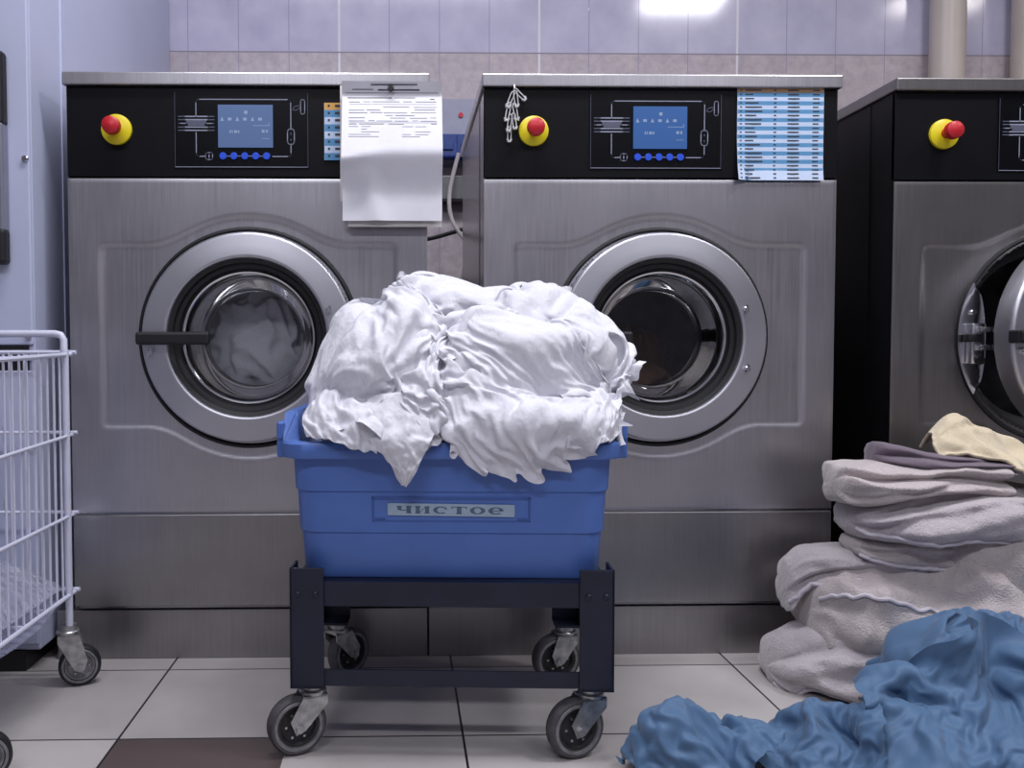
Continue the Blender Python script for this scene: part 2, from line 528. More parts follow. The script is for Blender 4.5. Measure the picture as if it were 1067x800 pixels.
    eo = es.build('emergency_stop', M['yellow'], t)
    MB().lathe([(.012, -.012), (.013, -.026), (.0185, -.029), (.0195, -.034), (.0185, -.045), (.014, -.0485), (.0, -.0495)], (.109, 0, 1.178), 'y', 40).build('stop_button', M['red'], eo)
    # seal, drum
    se = MB().lathe([(.2455, .006), (.243, -.0005), (.238, -.002), (.231, .006), (.222, .03), (.205, .045), (.196, .05)], (DX, 0, DZ), 'y', 80)
    se.build('door_seal', M['rubber'], t)
    dr = MB().lathe([(.196, .05), (.19, .07), (.20, .10), (.285, .11), (.29, .50), (.0, .51)], (DX, 0, DZ), 'y', 72)
    for k in range(3):
        a = k * 2 * PI / 3 + .5
        dr.tube([(DX + .27 * math.cos(a), .12, DZ + .27 * math.sin(a)), (DX + .27 * math.cos(a), .49, DZ + .27 * math.sin(a))], .03, 8)
    dr.build('drum', M['drum'], t)
    # door, pivoting at its right edge
    hx = DX + RO
    c = (-RO, 0, 0)
    ring = MB().lathe([(.172, .02), (.222, .02), (.2275, .012), (RO, -.022), (.2285, -.026), (.2265, -.0305), (.2245, -.0318), (.2235, -.0321), (.222, -.0323), (.20, -.0352), (.180, -.0378), (.1785, -.0379), (.1765, -.0377), (.1735, -.036), (.1715, -.031), (.1705, -.024), (.170, .02)], c, 'y', 112, 0)
    ring.lathe([(.1705, -.030), (.163, -.027), (.160, -.018), (.152, -.016), (.150, -.006), (.145, -.004), (.143, .012)], c, 'y', 112, 1)
    door = ring.build('door', [M['steel_ring'], M['rubber']], t, (hx, 0, DZ))
    door.rotation_euler = (0, 0, door_angle)
    gl = MB().lathe([(.144, -.006), (.138, .002), (.130, .012), (.120, .07), (.108, .088), (.06, .094), (.0, .095)], c, 'y', 96)
    go = gl.build('door_glass', M['glass'], door)
    rr = MB().lathe([(.146, -.008), (.1445, -.0105), (.141, -.0095), (.140, -.005)], c, 'y', 96)
    rr.build('glass_rim', M['chrome'], door)
    hd = MB()
    hd.box(-RO - .233, -RO - .075, -.062, -.047, -.0155, .0125, 0, .006)
    hd.box(-RO - .233, -RO - .195, -.050, -.022, -.0155, .0125, 0, .004)
    hd.build('handle', M['rubber'], door)
    for (bxx, bz) in ((-RO - .207, -.032), (-RO + .178, .06), (-RO + .182, -.070)):
        b = MB().cyl((bxx, 0, bz), .0065, -.044, -.031, 'y', 12, 0, .0015)
        b.tube([(bxx - .003, -.042, bz - .008), (bxx + .003, -.042, bz + .009)], .0035, 6)
        b.build('bolt', M['chrome'], door)
    return t

wm1 = make_washer('left steel front-loading washing machine with papers hanging on its fascia and laundry behind glass',
                  (-.728, 1.90, 0), M['screen_a'], M['steel_side'])
wm2 = make_washer('middle steel front-loading washing machine with a blue-striped list taped on its fascia',
                  (.182, 1.90, 0), M['screen_b'], M['steel_side'])
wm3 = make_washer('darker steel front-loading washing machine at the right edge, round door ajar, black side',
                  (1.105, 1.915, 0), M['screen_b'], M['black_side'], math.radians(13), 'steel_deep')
# lock plate of the open machine
lp = MB()
a0, a1, n = 150, 212, 18
outer = arc(DX, DZ, .243, a0, a1, n); inner = arc(DX, DZ, .243, a0, a1, n)
pts = []
for i, (px, pz) in enumerate(outer):
    f = math.sin(PI * i / n)
    qx = DX + (.243 - .064 * f ** .45) * math.cos(math.radians(a0 + (a1 - a0) * i / n)); qz = DZ + (.243 - .064 * f ** .45) * math.sin(math.radians(a0 + (a1 - a0) * i / n))
    pts.append((px, pz, qx, qz))
vs = []; fs = []
for (px, pz, qx, qz) in pts:
    vs += [(px, -.004, pz), ((px + qx) / 2, -.008, (pz + qz) / 2), (qx, -.003, qz)]
for i in range(n):
    fs += [(3 * i, 3 * i + 3, 3 * i + 4, 3 * i + 1), (3 * i + 1, 3 * i + 4, 3 * i + 5, 3 * i + 2)]
lp.add(vs, fs, 0, True)
lock = lp.build('lock_plate', M['chrome'], wm3)
lb = MB().box(DX - .228, DX - .196, -.030, -.008, DZ - .060, DZ + .030, 0, .003)
lb.box(DX - .236, DX - .205, -.032, -.010, DZ - .012, DZ + .006, 1, .002); lb.box(DX - .218, DX - .190, -.045, -.012, DZ + .010, DZ + .022, 0, .002)
lb.box(DX - .218, DX - .190, -.045, -.012, DZ - .030, DZ - .018, 0, .002)
lb.cyl((DX - .212, 0, DZ - .052), .010, -.038, -.02, 'y', 14, 1)
lb.cyl((DX - .212, 0, DZ + .055), .006, -.014, -.006, 'y', 12, 0)
lb.build('latch', [M['chrome'], M['rubber']], lock)

# ------------------------------------------------------------------ dryer at far left
dr = thing('tumble_dryer', 'tall pale lavender enamelled dryer at the left edge behind the wire cart', 'dryer', (-.79, 1.86, 0))
MB().box(-.72, 0, .004, WALLY - 1.86 - .005, .045, 2.2, 0, .004).build('cabinet', M['dryer'], dr)
MB().box(-.72, -.001, -.004, .006, .71, 2.2, 0, .003).build('upper_front', M['dryer'], dr)
lf = MB().box(-.72, -.001, -.004, .006, .06, .655, 0, .003)
for k in range(9):
    for zz in (.50, .34):
        lf.box(-.068 - k * .0165, -.066 - k * .0165, -.0046, -.0035, zz, zz + .035, 1)
lf.build('lower_front', [M['dryer'], M['rubber']], dr)
MB().box(-.70, -.012, -.001, .005, .655, .712, 0).build('vent_slot', M['rubber'], dr)
MB().box(-.60, -.002, -.006, .004, .676, .686, 0, .002).build('vent_bar', M['dryer'], dr)
MB().box(-.70, -.03, .0, .5, .0, .044, 0).build('base', M['rubber'], dr)
MB().box(-.0, .0025, .17, .176, .05, 2.2, 0).build('side_joint', M['seam'], dr)
for zz in (1.105, .728):
    s = MB().cyl((-.009, 0, zz), .007, -.010, -.003, 'y', 12, 0, .001)
    s.build('screw', M['chrome'], dr)
hh = MB().box(-.11, -.044, -.034, -.004, .95, 1.175, 1, .004)
hh.box(-.112, -.042, -.036, -.004, 1.17, 1.325, 0, .008); hh.box(-.112, -.042, -.036, -.004, .88, .955, 0, .008)
hh.build('handle', [M['rubber'], M['dryer_in']], dr)

# ------------------------------------------------------------------ pipes, switch box, cables on the back wall
for (px, label) in ((1.86, 'wider cream plastic pipe standing against the tiled wall above the right-hand washer'), (2.145, 'cream plastic pipe at the right edge of the frame against the tiled wall')):
    p = MB().tube([(px, WALLY - .068, .0), (px, WALLY - .068, 2.75)], .055, 24)
    tag(p.build('wall_pipe', M['pipe']), label, 'pipe', 'pipes on the back wall')
sb = thing('switch_box', 'grey switch box with blue socket covers on the wall between the left and middle washers', 'switch box', (.20, WALLY, 1.33))
MB().box(-.085, .085, -.09, -.001, 0, .21, 0, .006).build('enclosure', M['box_grey'], sb)
MB().cyl((.0, 0, .155), .008, -.096, -.09, 'y', 16).build('indicator', M['red'], sb)
for k, x in enumerate((-.058, .012)):
    s = MB().box(x - .032, x + .048, -.13, -.091, .005, .085, 0, .008)
    s.box(x - .015, x + .03, -.136, -.13, .03, .055, 0, .003)
    s.build('socket_cover', M['socket_blue'], sb)
wt = tag(MB().box(.10, .31, WALLY - .075, WALLY - .001, 1.205, 1.29, 0, .006).build('valve_block', M['drum']), 'dark metal valve block under the switch box between the left and middle washers', 'valve block')
cabs = [([(.19, 2.86, 1.35), (.16, 2.86, 1.22), (.17, 2.84, 1.12), (.235, 2.82, 1.03), (.28, 2.8, .99)], .007, 'cable_white', 'white cable curving down from the switch box across the gap'),
        ([(.215, 2.87, 1.34), (.215, 2.86, 1.15), (.205, 2.85, .95), (.16, 2.84, .86), (.12, 2.84, .80), (.1, 2.84, .6), (.1, 2.84, .0)], .006, 'cable_white', 'white cable hanging straight down from the blue sockets behind the washers'),
        ([(.02, 2.88, 1.06), (.10, 2.86, 1.07), (.18, 2.84, 1.09), (.27, 2.82, 1.115)], .007, 'cable_black', 'upper black cable crossing the gap between the washers'),
        ([(.05, 2.86, .90), (.11, 2.85, .885), (.17, 2.84, .895), (.23, 2.83, .915), (.28, 2.8, .94)], .008, 'cable_black', 'lower black cable sagging across the gap between the washers'),
        ([(.09, 2.85, .88), (.14, 2.83, .83), (.19, 2.83, .79), (.25, 2.83, .74), (.3, 2.83, .66)], .007, 'cable_white', 'pale cable looping low between the washers under the lower black cable')]
for pts, r, m, lab in cabs:
    # smooth the run with Catmull-Rom
    P = [Vector(p) for p in pts]; out = []
    for i in range(len(P) - 1):
        p0, p1, p2, p3 = P[max(i - 1, 0)], P[i], P[i + 1], P[min(i + 2, len(P) - 1)]
        for k in range(6):
            u = k / 6
            out.append(.5 * ((2 * p1) + (p2 - p0) * u + (2 * p0 - 5 * p1 + 4 * p2 - p3) * u * u + (3 * p1 - p0 - 3 * p2 + p3) * u ** 3))
    out.append(P[-1])
    tag(MB().tube(out, r, 8).build('cable', M[m]), lab, 'cable', 'cables behind the washers')

# ------------------------------------------------------------------ papers on the fascias
def paper_sheet(x0, x1, z0, z1, prof, ybase, name, label, mats, lines=None, wave=.002, seed=1, cat='paper', group=None):
    """hanging sheet: prof(u) -> distance out from the panel (u 0 top .. 1 bottom)"""
    nx, nz = 16, 40
    off = Vector((seed * 3.7, 1.3, 2.2))
    def yy(x, z):
        u = (z1 - z) / (z1 - z0); v = (x - x0) / (x1 - x0)
        return ybase - prof(u, v) - wave * (1 + noise.noise(Vector((v * 2.2, u * 3, 0)) + off))
    vs = []; fs = []
    for j in range(nz + 1):
        for i in range(nx + 1):
            x = x0 + (x1 - x0) * i / nx; z = z1 + (z0 - z1) * j / nz
            vs.append((x, yy(x, z), z))
    for j in range(nz):
        for i in range(nx):
            a = j * (nx + 1) + i
            fs.append((a, a + nx + 1, a + nx + 2, a + 1))
    mb = MB().add(vs, fs, 0, True)
    for (a, b, z, h, mi) in (lines or []):
        k = max(1, int((b - a) / .012)); q = []
        for i in range(k + 1):
            x = a + (b - a) * i / k
            q += [(x, yy(x, z) - .0005, z - h / 2), (x, yy(x, z + h) - .0005, z + h / 2)]
        mb.add(q, [(2 * i, 2 * i + 2, 2 * i + 3, 2 * i + 1) for i in range(k)], mi)
    o = mb.build(name, mats, None, auto=False)
    return tag(o, label, cat, group)

def bulge(u, v):
    def ss(a, b, x):
        x = min(1, max(0, (x - a) / (b - a))); return x * x * (3 - 2 * x)
    if u < .075:
        d = .022 - .014 * ss(0, .075, u)
    elif u < .52:
        d = .008 + .040 * (u - .075) / .445
    else:
        d = .048 - .030 * ss(.50, .80, u) - .006 * (u - .5)
    # slanting crease across the lower left corner
    d += .012 * math.exp(-((u - .585 + .10 * v) / .035) ** 2) * max(0, 1 - v / .45)
    d += .006 * math.exp(-((v - .22 - .35 * (u - .6)) / .09) ** 2) * ss(.58, .7, u)
    return d
rnd = random.Random(3)
lines = []
lines += [(-.065, .035, 1.266, .002, 2), (-.05, .04, 1.257, .0022, 2), (-.12, .08, 1.252, .0012, 1), (-.105, -.06, 1.258, .0016, 1)]
lines += [(-.115, -.02, 1.2405, .0022, 2), (-.015, .03, 1.2405, .0016, 1), (.045, .078, 1.2435, .0045, 2), (.062, .072, 1.2375, .0018, 2)]
for z in (1.231, 1.219, 1.212, 1.206, 1.200, 1.194, 1.187, 1.180):
    x = -.112
    while x < .07:
        w = rnd.uniform(.012, .06)
        if rnd.random() < .82:
            lines.append((x, min(x + w, .076), z + rnd.uniform(-.0006, .0006), rnd.uniform(.0011, .0018), 1))
        x += w + rnd.uniform(.002, .01)
for z in (1.174, 1.168, 1.162, 1.156, 1.151):
    for x in (-.112, -.085, .002, .03):
        if rnd.random() < .85:
            lines.append((x, x + rnd.uniform(.012, .04), z, .0011, 1))
lines += [(-.11, .075, 1.2255, .0006, 1), (-.11, .078, 1.183, .0006, 1)]
Y1 = 1.8885
paper_sheet(-.116, .088, .965, 1.262, lambda u, v: .003 + .010 * u, Y1, 'paper_sheet', 'rearmost cream sheet hanging on the left washer, its corner sticking out below the others', [M['paper_old']], None, .0008, 4, group='papers hung on the left washer')
paper_sheet(-.132, .068, 1.02, 1.27, lambda u, v: .006 + .012 * min(u, .5), Y1 - .002, 'paper_sheet', 'creased white sheet showing at the left edge of the paper stack on the left washer', [M['paper_old']], None, .0008, 5, group='papers hung on the left washer')
paper_sheet(-.127, .088, .977, 1.273, bulge, Y1 - .006, 'paper_sheet', 'front printed form on the left washer, white above and greyer below its bulging fold', [M['paper'], M['ink'], M['ink_dark']], lines, .0015, 9, group='papers hung on the left washer')
tag(MB().cyl((-.022, Y1 - .0245, 1.2585), .0062, -.004, .004, 'y', 16, 0, .0012).build('magnet', M['rubber']), 'small round dark magnet pinning the printed form to the left washer', 'magnet')

def striped_list(x0, x1, z0, z1, rows, head, cols, name, label, ybase, prof):
    lines = []; h = (z1 - z0) / rows
    for r in range(rows):
        zc = z1 - (r + .5) * h
        mi = head if r == 0 else (1 if r % 2 else 2)
        lines.append((x0 + .0006, x1 - .0006, zc, h, mi))
    txt = []
    for r in range(0 if head == 3 else 1, rows):
        zc = z1 - (r + .42) * h
        for (a, b, jit) in cols:
            w = (b - a) * (x1 - x0)
            txt.append((x0 + a * (x1 - x0), x0 + a * (x1 - x0) + w * (1 - jit * rnd.random()), zc, h * .3, 4))
    nx, nz = 14, 30
    return paper_sheet(x0, x1, z0, z1, prof, ybase, name, label, [M['row_white'], M['row_blue'], M['row_white'], M['row_orange'] if head == 3 else M['row_tan'], M['ink_dark']], lines + [(a, b, z, h2, m) for a, b, z, h2, m in txt], .0004, 6, 'list')
l1 = striped_list(-.168, -.07, 1.113, 1.237, 8, 3, [(.08, .13, .1), (.24, .9, .4)], 'program_list', 'orange-headed striped list half hidden behind the papers on the left washer', 1.8972, lambda u, v: .0004)
l2 = striped_list(.741, .934, 1.071, 1.272, 22, 3 + 0, [(.03, .055, .1), (.09, .30, .6), (.42, .455, .3), (.58, .72, .1), (.87, .95, .2)], 'program_list', 'large blue-and-white striped list taped at the right end of the middle washer fascia', 1.8975, lambda u, v: .0005 + (.010 * max(0, 1 - v / .12) * max(0, (u - .55) / .45) + .004 * max(0, (u - .85) / .15)))
l2.data.materials[3] = M['row_tan']
# text strokes sit a hair above the row bands
for l in (l1, l2):
    for p in l.data.polygons:
        if p.material_index == 4:
            for vi in p.vertices:
                l.data.vertices[vi].co.y -= .0004

# bunch of safety pins
pins = thing('safety_pin_bunch', 'bunch of linked silver safety pins hanging at the left end of the middle washer fascia', 'safety pins', (.249, 1.893, 1.27))
tag(pins)
def pin(x, z, ang, s=1.0, y=-.004):
    m = MB()
    L = .034 * s
    base = [(-.0035, 0), (-.0035, L * .85), (-.0015, L), (.0015, L), (.0035, L * .85), (.0042, .004), (.003, -.001), (.001, -.0035), (-.0015, -.0032), (-.0035, 0)]
    ca, sa = math.cos(ang), math.sin(ang)
    P = [(x + px * ca - pz * sa, y, z + px * sa + pz * ca) for px, pz in base]
    m.tube(P, .0015 * s, 6)
    cap = [(-.0045, L * .82), (-.002, L * 1.02), (.002, L * 1.02), (.0045, L * .82)]
    m.tube([(x + px * ca - pz * sa, y - .0003, z + px * sa + pz * ca) for px, pz in cap], .0030 * s, 6)
    m.build('safety_pin', M['pin'], pins)
hk = MB().tube([(-.002, .002, .004), (-.002, -.006, .004), (-.002, -.010, -.003), (-.002, -.006, -.010), (-.002, .0, -.008)], .0018, 8)
hk.build('hook', M['pin'], pins)
for (x, z, a, s, y) in ((.0, -.005, -2.35, .9, -.004), (-.004, -.012, 2.75, 1.0, -.005), (.0, -.012, 3.25, .9, -.008), (-.012, -.036, 2.95, 1.1, -.004), (-.002, -.038, 3.3, 1.0, -.007), (-.010, -.062, 3.0, 1.0, -.005), (-.004, -.060, 3.25, .9, -.009), (-.012, -.088, 3.12, .85, -.004)):
    pin(x, z, a, s, y)

# ------------------------------------------------------------------ casters
def caster(parent, top, drop, wr, ww, yaw, trail, mat_t, mat_h, name='caster'):
    """top: local point of the swivel plate; wheel hangs drop below, swivelled by yaw"""
    c = MB()
    ax = Vector((math.cos(yaw), math.sin(yaw), 0)); sd = Vector((-math.sin(yaw), math.cos(yaw), 0))   # ax: rolling direction, sd: axle
    T = Vector(top); hub = T + ax * trail - Vector((0, 0, drop - wr))
    c.cyl(T, .018, -.012, 0, 'z', 20); c.cyl(T, .023, -.020, -.011, 'z', 20, 0, .002)
    hw = ww / 2 + .004
    for s in (-1, 1):
        o = sd * s * hw
        prof = [T - Vector((0, 0, .017)) + ax * -.020, T - Vector((0, 0, .017)) + ax * .022, hub + ax * .016 + Vector((0, 0, .012)), hub + ax * .006 - Vector((0, 0, .012)), hub - ax * .010 - Vector((0, 0, .006)), T - Vector((0, 0, .034)) - ax * .020]
        vs = [p + o for p in prof] + [p + o + sd * s * .003 for p in prof]
        n = len(prof)
        c.add(vs, [tuple(range(n)), tuple(range(n, 2 * n))] + [(i, (i + 1) % n, n + (i + 1) % n, n + i) for i in range(n)])
        e = hub + o
        c.tube([e, e + sd * s * .009], .0075, 6)
    a, b = T - Vector((0, 0, .017)) - ax * .02, T - Vector((0, 0, .017)) + ax * .022
    q = [a - sd * (hw + .003), a + sd * (hw + .003), b + sd * (hw + .003), b - sd * (hw + .003)]
    c.add([p + Vector((0, 0, .0)) for p in q] + [p - Vector((0, 0, .004)) for p in q], [(0, 1, 2, 3), (7, 6, 5, 4), (0, 4, 5, 1), (1, 5, 6, 2), (2, 6, 7, 3), (3, 7, 4, 0)])
    co = c.build(name, M['zinc'], parent)
    w = MB()
    # tyre and hub, turned about the axle
    prof = [(wr * .70, ww * .40), (wr * .74, ww * .5), (wr * .92, ww * .5), (wr, ww * .30), (wr, -ww * .30), (wr * .92, -ww * .5), (wr * .74, -ww * .5), (wr * .70, -ww * .40)]
    w.lathe(prof, (0, 0, 0), 'y', 40, 0)
    w.lathe([(wr * .72, ww * .43), (wr * .74, ww * .53), (wr * .83, ww * .53), (wr * .85, ww * .49)], (0, 0, 0), 'y', 40, 3)
    w.lathe([(wr * .72, -ww * .43), (wr * .74, -ww * .53), (wr * .83, -ww * .53), (wr * .85, -ww * .49)], (0, 0, 0), 'y', 40, 3)
    w.lathe([(0, ww * .42), (wr * .2, ww * .42), (wr * .24, ww * .28), (wr * .56, ww * .24), (wr * .62, ww * .40), (wr * .70, ww * .40)], (0, 0, 0), 'y', 40, 1)
    w.lathe([(0, -ww * .42), (wr * .2, -ww * .42), (wr * .24, -ww * .28), (wr * .56, -ww * .24), (wr * .62, -ww * .40), (wr * .70, -ww * .40)], (0, 0, 0), 'y', 40, 1)
    for k in range(6):
        a = k * PI / 3
        for s in (-1, 1):
            p = Vector((wr * .42 * math.cos(a), s * ww * .27, wr * .42 * math.sin(a)))
            w.tube([p, p + Vector((0, s * .003, 0))], wr * .05, 6, 2)
    R = Matrix.Rotation(yaw, 4, 'Z')
    w.v = [tuple(R @ Vector(v) + hub) for v in w.v]
    w.build('wheel', [M[mat_t], M[mat_h], M['zinc'], M['hub']], co)
    return co

# ------------------------------------------------------------------ wire cart at left
cart = thing('wire_laundry_cart', 'white wire laundry cart on casters at the left edge, a clear bag inside', 'laundry cart', (-.93, 1.60, 0))
cx0, cx1, cy0, cy1 = -.27, .237, -.235, .197      # local extents
for sx_ in (cx0 - .0, cx1 + .004):
    for sy in (cy0, cy1 - .028):
        MB().tube([(sx_, sy, .115), (sx_, sy, .70)], .0075, 10).build('post', M['white_wire'], cart)
zt = .732
# raised tube handle across the far end
hdl = MB().tube([(cx1 + .002, cy1 - .028, .69), (cx1 + .002, cy1 - .028, zt - .012), (cx1 - .004, cy1 - .027, zt - .003), (cx1 - .016, cy1 - .026, zt), (cx0 + .016, cy1 - .05, zt), (cx0 + .004, cy1 - .05, zt - .003), (cx0, cy1 - .05, zt - .012), (cx0, cy1 - .05, .69)], .0075, 10)
hdl.build('push_handle', M['white_wire'], cart)
bk = MB()
rings = [(.694, .0045), (.527, .0036), (.360, .0036), (.197, .0045)]
for z, r in rings:
    sag = -.012 if z > .5 else 0
    # far and near ends, long sides
    bk.tube([(cx0 - .01, cy1, z), (cx1 + .016, cy1, z)], r, 8)
    bk.tube([(cx0 - .01, cy0, z + sag), (cx1 + .016, cy0, z + sag)], r, 8)
    bk.tube([(cx1 + .006, cy1 + .008, z - .004), (cx1 + .006, cy0 - .008, z - .004 + sag)], r, 8)
    bk.tube([(cx0, cy1 + .008, z - .004), (cx0, cy0 - .008, z - .004 + sag)], r, 8)
y = cy0 + .018
k = 0
while y < cy1 - .01:
    for x in (cx0, cx1):
        bk.tube([(x, y, .69), (x, y, .195)], .0025, 6)
    y += .0305
x = cx0 + .02
while x < cx1 - .004:
    for yy_ in (cy0, cy1):
        bk.tube([(x, yy_ - .003, .694), (x, yy_ - .003, .195)], .0022, 6)
    bk.tube([(x, cy0, .195), (x, cy1, .195)], .0022, 6)
    x += .0305
for y in (cy0 + .1, cy0 + .2, cy0 + .3):
    bk.tube([(cx0, y, .191), (cx1, y, .191)], .003, 6)
bk.build('basket', M['white_wire'], cart)
for (x, y, yaw) in ((cx1 - .002, cy1 - .022, .35), (cx1 - .002, cy0 - .002, .5), (cx0, cy1 - .022, .2), (cx0, cy0, -.4)):
    caster(cart, (x, y, .130), .130, .042, .024, yaw, .022, 'tyre_black', 'hub')
# clear bag lying in the bottom of the cart, part of it hanging through below
bagm = MB(); nx, ny = 40, 34; vs = []; fs = []
for j in range(ny + 1):
    for i in range(nx + 1):
        u, v = i / nx, j / ny
        x = cx0 + .02 + (cx1 - cx0 - .032) * u; y = cy0 + .02 + (cy1 - cy0 - .04) * v
        e = min(u, 1 - u, v, 1 - v) * 2
        p = Vector((u * 3.5, v * 3, .4))
        h = .205 + .115 * (1 - (1 - min(1, e * 2.0)) ** 2) * (.75 + .35 * noise.noise(p * .8)) + .022 * noise.noise(p * 2.4) * min(1, e * 4) + .012 * abs(noise.noise(p * 5)) * min(1, e * 4)
        vs.append((x - .93, y + 1.60, max(h, .203)))
for j in range(ny):
    for i in range(nx):
        a = j * (nx + 1) + i
        fs.append((a, a + 1, a + nx + 2, a + nx + 1))
bag = tag(bagm.add(vs, fs, 0, True).build('plastic_bag', M['film'], None, auto=False), 'crumpled clear plastic bag lying in the bottom of the white wire cart', 'plastic bag')
shm = MB(); vs = []; fs = []; nx, ny = 24, 24
for j in range(ny + 1):
    for i in range(nx + 1):
        u, v = i / nx, j / ny
        x = cx0 + .04 + (cx1 - cx0 - .046) * u; y = cy0 + .012 + (cy1 - cy0 - .05) * v
        sag = math.sin(PI * v) ** .7 * .038 * (1.0 - .3 * u) + .006 * noise.noise(Vector((u * 5, v * 5, 3)))
        vs.append((x - .93, y + 1.60, .186 - max(0.001, sag)))
for j in range(ny):
    for i in range(nx):
        a = j * (nx + 1) + i
        fs.append((a, a + 1, a + nx + 2, a + nx + 1))
tag(shm.add(vs, fs, 0, True).build('plastic_sheet', M['film'], None, auto=False), 'sagging pale plastic film showing below the wire floor of the cart', 'plastic sheet')

# ------------------------------------------------------------------ trolley
TR = math.radians(-3.2)
tro = thing('tub_trolley', 'low navy iron trolley on grey casters carrying the blue tub', 'trolley', (.093, 1.625, 0), TR)
hw_, hd_ = .274, .197           # half width, half depth (outer faces)
LZ0, LZ1 = .121, .328
for sx_ in (-1, 1):
    for sy in (-1, 1):
        m = MB()
        X = sx_ * hw_; Yq = sy * hd_
        m.box(min(X, X - sx_ * .058), max(X, X - sx_ * .058), min(Yq, Yq - sy * .005), max(Yq, Yq - sy * .005), LZ0, LZ1, 0, .001)
        m.box(min(X, X - sx_ * .005), max(X, X - sx_ * .005), min(Yq, Yq - sy * .058), max(Yq, Yq - sy * .058), LZ0, LZ1 + .0, 0, .001)
        m.box(min(X, X - sx_ * .058), max(X, X - sx_ * .058), min(Yq, Yq - sy * .058), max(Yq, Yq - sy * .058), LZ0, LZ0 + .005)
        lg = m.build('leg', M['navy'], tro)
        for dx_ in (.014, .044):
            MB().cyl((X - sx_ * dx_, Yq, .283), .0052, min(0, sy * .003), max(0, sy * .003), 'y', 14, 0, .0012).build('rivet', M['navy'], lg)
for sy in (-1, 1):
    Yq = sy * (hd_ - .006)
    m = MB().box(-hw_ + .006, hw_ - .006, min(Yq, Yq - sy * .004), max(Yq, Yq - sy * .004), .262, .300)
    m.box(-hw_ + .006, hw_ - .006, min(Yq, Yq - sy * .04), max(Yq, Yq - sy * .04), .300, .304)
    m.build('top_rail', M['navy'], tro)
    MB().box(-hw_ + .006, hw_ - .006, min(Yq, Yq - sy * .004), max(Yq, Yq - sy * .004), .124, .152).build('lower_rail', M['navy'], tro) if sy < 0 else None
for sx_ in (-1, 1):
    X = sx_ * (hw_ - .006)
    m = MB().box(min(X, X - sx_ * .004), max(X, X - sx_ * .004), -hd_ + .012, hd_ - .012, .262, .298)
    m.box(min(X, X - sx_ * .04), max(X, X - sx_ * .04), -hd_ + .012, hd_ - .012, .2995, .3035)
    m.build('side_rail', M['navy'], tro)
for (sx_, sy, yaw, tr_) in ((-1, -1, PI + .45, .030), (1, -1, PI + .35, .030), (-1, 1, .85, .03), (1, 1, PI + .25, .02)):
    caster(tro, (sx_ * (hw_ - .034), sy * (hd_ - .034), LZ0), LZ0, .051, .028, yaw, tr_, 'tyre', 'hub_dark')

# ------------------------------------------------------------------ tub
tub = thing('laundry_tub', 'bright blue plastic tub standing on the navy trolley with a label strip on its front', 'tub', (.093, 1.625, .305), TR)
def rrect(hx, hy, r, n=8):
    pts = []
    for (cx, cy, a0) in ((hx - r, -hy + r, -90), (hx - r, hy - r, 0), (-hx + r, hy - r, 90), (-hx + r, -hy + r, 180)):
        for i in range(n + 1):
            a = math.radians(a0 + 90 * i / n)
            pts.append((cx + r * math.cos(a), cy + r * math.sin(a)))
    # add mid points along the end sides so the ends can be raised
    out = []
    for i, p in enumerate(pts):
        q = pts[(i + 1) % len(pts)]
        out.append(p)
        if abs(p[0] - q[0]) < 1e-6 or abs(p[1] - q[1]) < 1e-6:
            for k in range(1, 16):
                out.append((p[0] + (q[0] - p[0]) * k / 16, p[1] + (q[1] - p[1]) * k / 16))
    return out
def raise_(x, y, hx):
    """extra height of the end walls (hand-hold ends stand higher)"""
    if abs(x) < hx - .02:
        return 0
    s = min(1, max(0, (.155 - abs(y)) / .012))
    return .048 * s * s * (3 - 2 * s)
secs = [(.255, .163, .0, 0), (.258, .166, .006, 0), (.2625, .171, .078, 0), (.2655, .174, .080, 0), (.269, .178, .150, 0), (.272, .181, .152, 0), (.275, .185, .214, 0)]
top = [(.277, .187, .208, 1), (.289, .199, .209, 1), (.291, .201, .214, 1), (.291, .201, .233, 1), (.288, .198, .237, 1), (.272, .182, .237, 1), (.268, .178, .230, 1)]
inner = [(.262, .172, .15, 0), (.252, .160, .008, 0)]
m = MB(); rings_ = []
for (hx, hy, z, up) in secs + top + inner:
    pr = rrect(hx, hy, .045)
    rings_.append([(x, y, z + (raise_(x, y, hx) if up else 0)) for x, y in pr])
n = len(rings_[0])
vs = [p for r in rings_ for p in r]; fs = []
for i in range(len(rings_) - 1):
    for a in range(n):
        b = (a + 1) % n
        fs.append((i * n + a, i * n + b, (i + 1) * n + b, (i + 1) * n + a))
fs.append(tuple(range(n - 1, -1, -1))); fs.append(tuple((len(rings_) - 1) * n + a for a in range(n)))
m.add(vs, fs, 0, True)
m.build('tub_shell', M['tub'], tub)
for s in (-1, 1):
    m = MB().box(min(s * .289, s * .304), max(s * .289, s * .304), -.150, .150, .236, .268, 0, .004)
    for yy_ in (-.146, .136):
        m.box(min(s * .286, s * .304), max(s * .286, s * .304), yy_, yy_ + .010, .205, .262, 0, .003)
    m.build('hand_grip', M['tub'], tub)
# label frame on the front wall (front leans out a little)
tilt = math.atan2(.178 - .1705, .150 - .080)
lf = MB()
for (a, b, c, d) in ((-.135, .135, .138, .142), (-.135, .135, .098, .102), (-.135, -.131, .098, .142), (.131, .135, .098, .142)):
    lf.box(a, b, -.0015, .0015, c - .12, d - .12, 0, .0005)
for s in (-1, 1):
    lf.box(min(s * .112, s * .130), max(s * .112, s * .130), -.0025, .0015, -.018, -.014, 0, .001)
o = lf.build('label_frame', M['tub_dark'], tub, (0, -.1758, .12)); o.rotation_euler = (tilt * .9, 0, 0)
lab = MB().box(-.108, .108, -.0020, .0, -.0105, .0105, 0)
